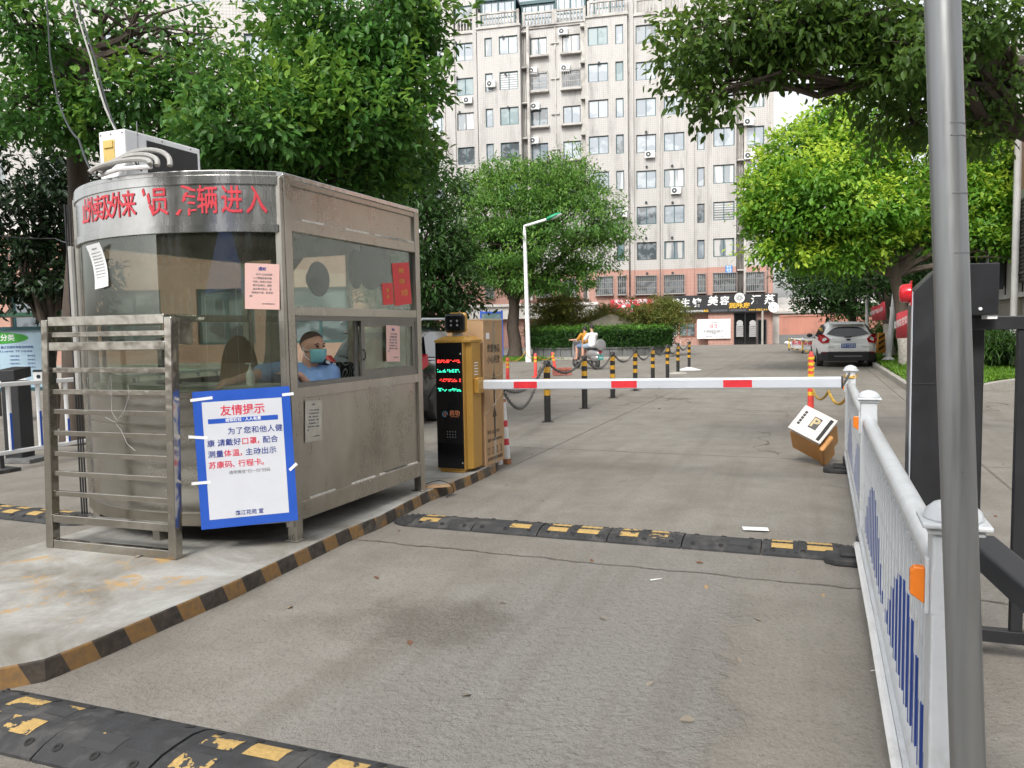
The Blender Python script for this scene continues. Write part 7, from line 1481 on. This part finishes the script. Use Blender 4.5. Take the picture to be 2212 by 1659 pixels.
for i, c_ in enumerate(((.03, .12, .42), (.55, .05, .06), (.03, .30, .16), (.02, .03, .05))):
    x = -.42 + i * .3; m = MB(); m.prism([(-.08, -.11), (.08, -.11), (.095, .06), (-.095, .06)], 0, .002, frame((x, -.0105, .82), (1, 0, 0), (0, 0, 1))); m.build('bin_picture', M_['paper'], bd2); m = MB(); m.prism([(-.1, .06), (.1, .06), (.085, .10), (-.085, .10)], 0, .003, frame((x, -.0105, .82), (1, 0, 0), (0, 0, 1))); m.prism([(.035 * math.cos(t), -.02 + .035 * math.sin(t)) for t in np.linspace(0, 6.28, 16)[:-1]], .002, .004, frame((x, -.0105, .82), (1, 0, 0), (0, 0, 1))); m.build('bin_lid_picture', pm('bin_colour', c_, .5), bd2)
# shelter rail behind the board
sr = thing('shelter', 'green metal shelter roof edge above the notice board', 'shelter', Vector((P(-20, 690, 14).x, 14.2, 0)), 2); m = MB(); m.b2(-.4, 1.9, -.5, .5, 1.86, 1.92); m.build('roof', pm('dark_green_metal', (.02, .09, .05), .5), sr); m = MB(); [m.b2(x, x + .05, .3, .35, 0, 1.86) for x in (-.3, 1.7)]; m.build('posts', M_['black'], sr)
# ---- street lamp by the camphor tree
q = G(1142, 782); LP = thing('street_lamp', 'white street lamp with a green topped head in front of the camphor tree', 'street lamp', q)
tp_ = P(1133, 500, q.y); m = MB(); m.tube([(0, 0, 0), (tp_.x - q.x, 0, tp_.z)], [.115, .075], 14); m.cyl((0, 0, 0), (0, 0, .25), .15, n=14); m.build('pole', M_['whiteclean'], LP)
h0, h1, h2 = [Vector(P(x, y, q.y - .3)) - q for x, y in ((1142, 486), (1180, 474), (1212, 461))]
m = MB(); m.tube([(tp_.x - q.x, 0, tp_.z), (tp_.x - q.x + .01, 0, tp_.z + .25), h0, h1], [.07, .06, .06, .06], 10); m.build('arm', M_['whiteclean'], LP)
m = MB(); M = frame(h1.lerp(h2, .5), h2 - h1, (0, 1, 0)); m.sph((0, 0, 0), ((h2 - h1).length * .55, .22, .11), 16, 0, M); lh_ = m.build('lamp_head', M_['green'], LP); m = MB(); m.sph((.05, 0, -.03), ((h2 - h1).length * .5, .2, .09), 16, 0, M); m.build('lamp_lens', M_['whiteclean'], lh_)
# ---- shop sign boards and street number plate on the block
def fw(px, py, w): u, z = fu(px, py, w); return u, z
def fasign(name, label, pxa, pxb, pya, pyb, w, m_, th=.18):
    u0, z1 = fw(pxa, pya, w); u1, z0 = fw(pxb, pyb, w); o = thing(name, label, 'sign', FT.matrix_basis @ Vector((u0, -w, z0)), FANG); mb = MB(); mb.b2(0, u1 - u0, 0, th, 0, z1 - z0); mb.build('board', m_, o, bevel=.01); return o, u1 - u0, z1 - z0
blkboard = pm('black_sign_board', (.016, .017, .02), .5, 0, .2, 2)
SB, sw_, shh = fasign('shop_sign', 'long black shop sign with white beauty and sauna lettering', 1428, 1680, 640, 673, .75, blkboard, .14)
sx_ = lambda px: (px - 1428) / (1680 - 1428) * sw_
SM = lambda x, z, zz=-.004: frame((x, zz, z), (1, 0, 0), (0, 0, 1))
for ch_, px in (('养', 1460), ('生', 1482), ('馆', 1507)): txt(ch_, .72, M_['whiteclean'], SB, SM(sx_(px), shh * .56), .035, None, ext=.02)
txt('头疗', .72, M_['whiteclean'], SB, SM(sx_(1436), shh * .56), .03, .75, ext=.02) if False else None
for ch_, px, s_ in (('美', 1541, .82), ('容', 1566, .74), ('汗', 1633, .78), ('蒸', 1662, .8)): txt(ch_, s_, M_['whiteclean'], SB, SM(sx_(px), shh * .64), .02, None, ext=.02, shear=.12)
txt('润脉房', .46, pm('yellow_letter', (.75, .45, .04), .4), SB, SM(sx_(1599), shh * .36), .02, 1.62, ext=.02)
txt('13701200705   15162333186', .22, M_['whiteclean'], SB, SM(sx_(1480), shh * .12), .015, 2.9, ext=.01); txt('电话:', .2, bpy.data.materials['yellow_letter'], SB, SM(sx_(1527), shh * .12), .02, .4, ext=.01); txt('15224350922  13915093610', .19, M_['greytext'], SB, SM(sx_(1575), shh * .12), .01, 2.6, ext=.01)
txt('★★★ 体验店 ★★★', .19, bpy.data.materials['yellow_letter'], SB, SM(sx_(1641), shh * .12), .015, 1.6, ext=.01)
m = MB(); m.prism([(.40 * math.cos(t), .40 * math.sin(t)) for t in np.linspace(0, 6.28, 36)[:-1]], 0, .02, SM(sx_(1599), shh * .80)); rd2 = m.build('round_emblem', M_['whiteclean'], SB)
m = MB()
for k in range(14): t = k * 2 * math.pi / 14; m.tube([Vector((sx_(1599) + r_ * math.cos(t + .6 * r_), -.028, shh * .80 + r_ * math.sin(t + .6 * r_))) for r_ in (.06, .16, .27, .36)], [.008, .022, .02, .005], 4)
m.build('petal_pattern', blkboard, rd2)
fan = thing('round_sign', 'round white disc sign on the right end of the black shop sign', 'sign', FT.matrix_basis @ Vector((fw(1671, 664, .98)[0], -.98, fw(1671, 664, .98)[1])), FANG); m = MB(); m.prism([(.40 * math.cos(t), .40 * math.sin(t)) for t in np.linspace(0, 6.28, 30)[:-1]], 0, .06, frame((0, 0, 0), (1, 0, 0), (0, 0, 1))); m.build('disc', M_['whiteclean'], fan, bevel=.01); m = MB(); m.prism([(.06 * math.cos(t), .06 * math.sin(t)) for t in np.linspace(0, 6.28, 14)[:-1]], .061, .075, frame((0, 0, 0), (1, 0, 0), (0, 0, 1))); m.build('hub', M_['greytext'], fan)
NP, w2_, h2_ = fasign('street_number_plate', 'blue street number plate high on the pink storey', 1567, 1582, 574, 590, .56, pm('street_blue', (.02, .2, .55), .4), .03); txt('鑫江', .20, M_['paper'], NP, SM(w2_ / 2, h2_ * .76), .02, w2_ * .75); txt('花苑', .20, M_['paper'], NP, SM(w2_ / 2, h2_ * .40), .02, w2_ * .75); txt('1幢', .12, M_['paper'], NP, SM(w2_ / 2, h2_ * .13), .01, w2_ * .6)
RBN, w2_, h2_ = fasign('red_banner', 'red promotional banner hung behind the small maples', 1318, 1408, 648, 678, 1.2, M_['redcloth'], .02); txt('天天益 广场店', .42, M_['paper'], RBN, SM(w2_ * .5, h2_ * .82), .02, w2_ * .8); txt('充值好礼  开业特惠  欢迎光临', .22, M_['paper'], RBN, SM(w2_ * .45, h2_ * .3), .01, w2_ * .8); txt('心心相印', .22, M_['paper'], RBN, SM(w2_ * .45, h2_ * .1), .01, w2_ * .3)
for x in (.28, .5): m = MB(); m.b2(w2_ * x, w2_ * x + .35, -.005, -.001, h2_ * .45, h2_ * .65); m.build('picture', M_['paper'] if x < .4 else M_['green'], RBN)
PO, w2_, h2_ = fasign('poster_board', 'large white poster board beside the black shop door', 1506, 1578, 690, 731, .7, M_['paper'], .05)
for i, (s_, z) in enumerate((('项目价格表', .82), ('拔罐  刮痧', .70), ('推拿  艾灸', .62), ('足疗  头疗', .54), ('专业调理 颈椎 肩周 腰椎 失眠', .40), ('体质调理 美容美体养生会所', .32), ('温馨服务', .24), ('订座热线 15162333186', .1))): txt(s_, .17, M_['redtext'] if 0 < i < 4 else M_['greytext'], PO, SM(w2_ * .5, h2_ * z), .01, min(w2_ * .7, .12 * len(s_) * .8))
for x_, nme in ((1598, 'left'), (1626, 'right')):
    u, z = fw(x_, 715, .6); o = thing('door_sticker', 'white lettered sticker on the %s leaf of the black shop door' % nme, 'sticker', FT.matrix_basis @ Vector((u, -.6, z)), FANG)
    m = MB(); m.prism([(.25 * math.cos(t), .25 * math.sin(t)) for t in np.linspace(0, 6.28, 20)[:-1]], 0, .004, frame((0, 0, .62), (1, 0, 0), (0, 0, 1))); [m.b2(-.27, .27, -.004, 0, -.45 + i * .16, -.34 + i * .16) for i in range(6)]; m.build('print', pm('grey_sticker', (.38, .38, .38), .6), o)
# ---- clutter before the shop
def at(px, py): return G(px, py)
q = at(1593, 741); CR = thing('drying_rack', 'folding rack hung with purple and pink clothes before the shop door', 'clothes rack', q, -12)
m = MB()
for s_ in (-1, 1): m.tube([(s_ * .5, -.3, 0), (s_ * .75, .25, .85)], .02, 6); m.tube([(s_ * .5, .3, 0), (s_ * .75, -.25, .85)], .02, 6)
m.tube([(-.95, -.25, .86), (.95, -.25, .86)], .018, 6); m.tube([(-.95, .25, .86), (.95, .25, .86)], .018, 6); m.build('frame', M_['pvc'], CR)
for i, (x, c_, h_) in enumerate(((-.8, (.40, .08, .50), .8), (-.45, (.38, .1, .48), .4), (-.1, (.68, .22, .34), .38), (.25, (.70, .25, .38), .62), (.6, (.42, .1, .4), .3), (.85, (.66, .2, .3), .36))):
    m = MB(); m.sph((x, -.27, .88 - h_ / 2), (.17, .035, h_ / 2), 8); tag(m.build('garment', pm('garment_cloth', c_, .9, 0, .15), CR, W=False), None)
q = at(1538, 742); SC2 = thing('motor_scooter', 'parked scooter covered with a pink rain cape before the poster board', 'scooter', q, 200)
for x in (-.55, .55): m = MB(); m.lathe([(.1, -.05), (.24, -.05), (.25, 0), (.24, .05), (.1, .05)], 16, Matrix.Translation((x, 0, .25)) @ Matrix.Rotation(R(90), 4, 'X')); m.build('wheel', M_['rubber'], SC2)
m = MB(); m.sph((-.3, 0, .6), (.5, .2, .22), 12); m.b2(-.2, .4, -.14, .14, .25, .34); m.b2(.4, .55, -.16, .16, .3, .95); m.tube([(.45, -.33, 1.1), (.5, 0, 1.0), (.45, .33, 1.1)], .03, 6); m.build('body', M_['greytext'], SC2); m = MB(); m.sph((.42, 0, .92), (.22, .4, .34), 14); m.sph((.3, .1, 1.15), (.15, .25, .2), 10); m.build('rain_cape', pm('pink_cape', (.66, .32, .34), .7, 0, .15, 5), SC2)
pots = [(1556, 742, 1), (1563, 741, 2), (1571, 741, 3), (1580, 740, 4), (1549, 743, 5)]
for px, py, i in pots:
    o = thing('potted_plant', ['low green plant in a clay pot left of the drying rack', 'bushy plant in a brown tub beside the pink caped scooter', 'small plant in a terracotta pot along the shop wall', 'sprouting plant in a white bucket beside the clothes rack', 'thin plant in a clay pot behind the parked scooter'][i - 1], 'plant', at(px, py), 0, 'plants before the shop'); m = MB(); m.lathe([(.13, 0), (.2, .26), (.19, .28), (.15, .24)], 14); m.build('pot', pm('clay_pot', (.30, .13, .08), .8), o)
    rg = np.random.default_rng(i); C = rg.normal(0, 1, (40, 3)) * np.array([.18, .16, .14]) + np.array([0, 0, .48]); A = rg.normal(0, .5, (40, 3)) + np.array([0, 0, .7]); A /= np.linalg.norm(A, axis=1, keepdims=True); foliage('leaves', rg, C, A, rg.uniform(0, .6, 40), L_hedge, o, .14, .4, 6, .9, .1, .2)
q = at(1688, 741); RT = thing('round_table_top', 'round brown table top leaning on the pink boundary wall', 'table top', q + Vector((.3, -.9, 0)), -12); m = MB(); m.lathe([(.82, -.02), (.84, 0), (.82, .02), (.3, .025)], 30, Matrix.Translation((0, 0, .85)) @ Matrix.Rotation(R(80), 4, 'X')); m.build('top', pm('brown_table', (.24, .14, .1), .7, 0, .2), RT)
for i, (px, py) in enumerate(((1478, 744), (1490, 743))): o = thing('wooden_bench', ['dark wooden bench left of the brown shop window', 'low dark bench nearer the parked scooter'][i], 'bench', at(px, py), -12); m = MB(); m.b2(-.5, .5, -.18, .18, .4, .46); [m.b2(x - .03, x + .03, -.15, .15, 0, .4) for x in (-.42, .42)]; m.b2(-.4, .4, -.02, .02, .2, .26); m.build('bench', pm('dark_wood', (.06, .035, .025), .7), o)
q = at(1462, 746); DF = thing('window_frame', 'discarded white window frame standing at the right end of the planter', 'window frame', q, 35); m = MB(); [m.b2(x - .035, x + .035, -.03, .03, 0, 1.85) for x in (-.45, .45)]; m.b2(-.415, .415, -.03, .03, 0, .07); m.b2(-.415, .415, -.03, .03, 1.78, 1.85); m.b2(-.415, .415, -.02, .02, 1.0, 1.05); m.build('frame', M_['whiteclean'], DF)
for i, px in enumerate((1700, 1710, 1722)): o = thing('litter_bag', ['white plastic bag dumped below the leaning table top', 'crumpled pale bag in the heap by the boundary wall', 'small white bag at the right of the rubbish heap'][i], 'bag', at(px - 8, 743 + i)); m = MB(); m.sph((0, 0, .12), (.28, .2, .14), 9); m.v = [(x + .03 * math.sin(z * 40), y + .03 * math.sin(x * 30), max(0, z + .03 * math.sin(x * 25))) for x, y, z in m.v]; m.build('bag', M_['paper'], o)
for i, (px, py) in enumerate(((1722, 758), (1744, 759))):
    o = thing('stand_sign', ['white folding sign with red marks left of the other, beyond the car', 'white folding sign with red marks nearest the white car'][i], 'sign', at(px, py), -20); m = MB(); m.bar((-.3, 0, 0), (-.3, .1, .75), .05, .03); m.bar((.3, 0, 0), (.3, .1, .75), .05, .03); m.b2(-.33, .33, .06, .1, .15, .72, 0, Matrix.Rotation(R(-6), 4, 'X')); m.build('board', M_['paper'], o); txt('禁停', .28, M_['redtext'], o, frame((0, .03, .45), (1, 0, 0), (0, .12, 1)), .03)
a_, b_ = at(1704, 757), at(1772, 772); LBr = thing('barrier_pole', 'low yellow and black striped pole barrier left of the white car', 'barrier', a_, math.degrees(math.atan2((b_ - a_).y, (b_ - a_).x))); L = (b_ - a_).length; m = MB()
k = 10
for zz_ in (.12, .62):
    for i in range(k): m.b2(L * i / k, L * (i + 1) / k - .001, -.035, .035, zz_, zz_ + .07, i % 2)
for x in (.05, L * .5, L - .05): m.b2(x - .03, x + .03, -.034, .034, 0, .119, 1); m.b2(x - .03, x + .03, -.034, .034, .191, .619, 0)
m.build('pole', [M_['yellowpost'], M_['black']], LBr)
# ---- red banners, leaning white poles, marker post on the verge
def banner(label, x0, y0, x1, y1, x2, y2, x3, y3, Dl, Dr, s_, width):
    tl, tr, br_, bl2 = P(x0, y0, Dl), P(x1, y1, Dr), P(x2, y2, Dr), P(x3, y3, Dl); o = thing('banner', label, 'banner', bl2); m = MB(); n = 10; nrm = (tr - tl).cross(UP).normalized(); nrm = -nrm if nrm.dot(Vector((0, 0, EYE)) - tl) < 0 else nrm
    for i in range(n):
        ps = []
        for t in (i / n, (i + 1) / n): sg2 = nrm * .06 * math.sin(t * 9); ps += [bl2.lerp(br_, t) + sg2 * .5, tl.lerp(tr, t) + sg2]
        m.add([ps[0], ps[2], ps[3], ps[1]], [(0, 1, 2, 3)], 0, True)
    c = m.build('cloth', M_['redcloth'], o, W=True); c.modifiers.new('s', 'SOLIDIFY').thickness = .006
    M = frame(bl2.lerp(tr, .5) + nrm * .09, tr - tl, tl - bl2); t = txt(s_, (tl - bl2).length * .34, M_['paper'], o, M, .012, width * (tr - tl).length)
    t.data.transform(rootmat(o).inverted())
    return o
banner('red slogan banner tied between tree trunks, farther and smaller', 1881, 665, 1913, 651, 1914, 690, 1884, 694, 30, 28, '庆祝中国共产党成立100周年', .92); banner('red slogan banner tied between tree trunks, nearer and larger', 1936, 680, 1985, 655, 1985, 729, 1935, 731, 22.4, 20.2, '疫情防控常态化,', .86)
def leanpole(label, x0, y0, x1, y1, D, r, arm=None):
    b = P(x0, y0, D); t = P(x1, y1, D); o = thing('white_pole', label, 'pole', b); m = MB(); m.tube([b, t], [r, r * .85], 12); m.build('tube', M_['whiteclean'], o, W=True); m = MB(); m.cyl(b - UP * .03, b + UP * .05, r * 2.2, r * 1.2, 12); m.build('foot', M_['whiteclean'], o, W=True)
    if arm: a = P(arm[0], arm[1], D - .3); c = P(arm[2], arm[3], D - .3); m = MB(); m.tube([a, c], .03, 8); m.build('crossbar', M_['whiteclean'], o, W=True)
leanpole('leaning white pole with a crossbar in front of the lime washed trunks', 1919, 775, 1942, 552, 26.6, .105, (1902, 579, 1951, 574)); leanpole('thin white pole with a crossbar behind the white car', 1873, 740, 1873, 590, 31, .07, (1850, 623, 1898, 620))
leanpole('white lamp bracket pole crossing behind the galvanised pole', 2052, 760, 2050, 470, 24, .05, (1998, 480, 2130, 463))
q = P(1902, 762, 29); MP = thing('marker_post', 'orange and black hazard marker by the roadside tree', 'marker', q, 10); m = MB(); m.prism([(-.18, 0), (.18, 0), (.15, .75), (-.1, .75)], -.05, .05, Matrix.Rotation(R(90), 4, 'X')); mp_ = m.build('panel', pm('marker_orange', (.58, .26, .04), .5), MP); m = MB(); [m.prism([(-.12, z), (.12, z + .14), (.12, z + .22), (-.12, z + .08)], .051, .056, Matrix.Rotation(R(90), 4, 'X')) for z in (.08, .3, .5)]; m.build('chevron', M_['black'], mp_)
# post and glass notice case left of the camphor tree
q = G(1087, 765); NC = thing('notice_case', 'blue framed glass notice case left of the camphor tree', 'notice board', P(1062, 760, 38) * Vector((1, 1, 0)), -8); m = MB(); [m.b2(x - .04, x + .04, -.04, .04, 0, 2.45) for x in (-.5, .55)]; m.b2(-.46, .51, -.03, .03, 2.3, 2.4); m.build('frame', M_['blue'], NC); m = MB(); m.b2(-.46, .51, -.015, .015, .9, 2.3); m.build('panel', PANES[3], NC)
for i, px in enumerate((1165, 1188)): u, z = fw(px, 727, .72); o = thing('couplet_strip', ['red door couplet strip left of the shop entrance', 'red door couplet strip right of the shop entrance'][i], 'couplet', FT.matrix_basis @ Vector((u, -.72, z)), FANG, 'red couplets'); m = MB(); m.b2(-.2, .2, 0, .01, -.75, .75); m.build('strip', M_['redcloth'], o); [txt(ch_, .22, M_['goldtext'], o, frame((0, -.003, .55 - k * .27), (1, 0, 0), (0, 0, 1)), .01) for k, ch_ in enumerate('春风得意福' if i else '财源广进门')]
# ---- litter and fallen leaves
q = G(1632, 1146); m = MB(); m.prism([(-.085, -.05), (.09, -.045), (.085, .05), (-.09, .045)], .001, .002, Matrix.Rotation(R(-15), 4, 'Z')); m.v = [(x, y, z + .012 * abs(math.sin(x * 18))) for x, y, z in m.v]; o = m.build('paper_sheet', M_['paper'], None, loc=q); tag(o, 'crumpled white paper lying on the road beyond the far speed bump', 'paper')
cdb = thing('cardboard_scrap', 'flattened brown cardboard scrap between the booth and the gold machine', 'cardboard', G(935, 1052, IZ), 20); m = MB(); m.prism([(-.12, -.05), (.14, -.07), (.16, .05), (-.1, .06)], .002, .008); m.b2(-.06, .06, -.02, .05, .009, .014, 0, Matrix.Rotation(R(20), 4, 'Z')); m.build('sheet', M_['card'], cdb)
cable('thin black wire curling over the kerb beside the cardboard scrap', [G(920, 1048, IZ) + UP * .01, G(950, 1045, IZ) + UP * .03, G(978, 1053, IZ) + UP * .02, G(980, 1068) + UP * .02, G(965, 1077) + UP * .01], .004, 'black', -.005, 'wire')
lcol = [pm('leaf_tan', (.30, .21, .12), .8), pm('leaf_brown', (.16, .08, .045), .8), pm('leaf_grey', (.22, .19, .15), .85)]
rl_ = random.Random(17); lmesh = []
for mt in lcol:
    m = MB(); m.add([(0, -.028, .002), (.016, -.008, .008), (.014, .012, .010), (0, .032, .004), (-.014, .012, .009), (-.016, -.008, .007), (0, 0, .003)], [(0, 1, 6), (1, 2, 6), (2, 3, 6), (3, 4, 6), (4, 5, 6), (5, 0, 6)], 0, True); o = m.build('fallen_leaf', mt); lmesh.append(o.data); bpy.data.objects.remove(o)
spots = [(1510, 1214), (1348, 1221), (1795, 1205), (1797, 1317), (1300, 1337), (1558, 1387), (1912, 1558), (1650, 1560), (632, 1312), (910, 1322), (1270, 1215), (1440, 1140), (1180, 1080), (1290, 1060), (1150, 985), (1560, 1030), (1700, 1100), (1340, 960), (1480, 930), (1150, 1130), (870, 1145), (985, 1140), (1600, 1430), (700, 1460), (1400, 1480), (1225, 1390), (1000, 1500), (1230, 900), (1420, 880), (1560, 905), (1650, 960), (820, 1250), (1090, 1300), (1720, 1240), (1640, 1340), (1780, 1290), (1530, 1270), (2170, 1000), (2150, 1120), (1090, 1050), (1115, 1060), (300, 1240), (520, 1210), (1760, 1420), (1480, 1560), (1340, 1420), (880, 1390)]
for i, (x, y) in enumerate(spots[::2] + spots[31:43:2]):
    p_ = G(x + rl_.uniform(-8, 8), y + rl_.uniform(-4, 4)); p_.z = IZ + .001 if (x, y) in ((300, 1240), (520, 1210)) else .001
    o = bpy.data.objects.new('fallen_leaf', rl_.choice(lmesh)); COL.objects.link(o); o.location = p_; o.rotation_euler = (rl_.uniform(-.3, .3), rl_.uniform(-.3, .3), rl_.uniform(0, 6.28)); s_ = rl_.uniform(.55, 1.05); o.scale = (s_, s_, s_); tag(o, 'small dry leaf lying on the concrete', 'leaf', 'fallen leaves scattered over the road')
m = MB(); m.tube([(0, 0, .006), (.07, .02, .006)], .004, 6); o = m.build('lollipop_stick', M_['paper'], None, loc=G(2012 - 10, 1880) if False else G(1405, 1255)); tag(o, 'short white paper stick lying on the road', 'litter')
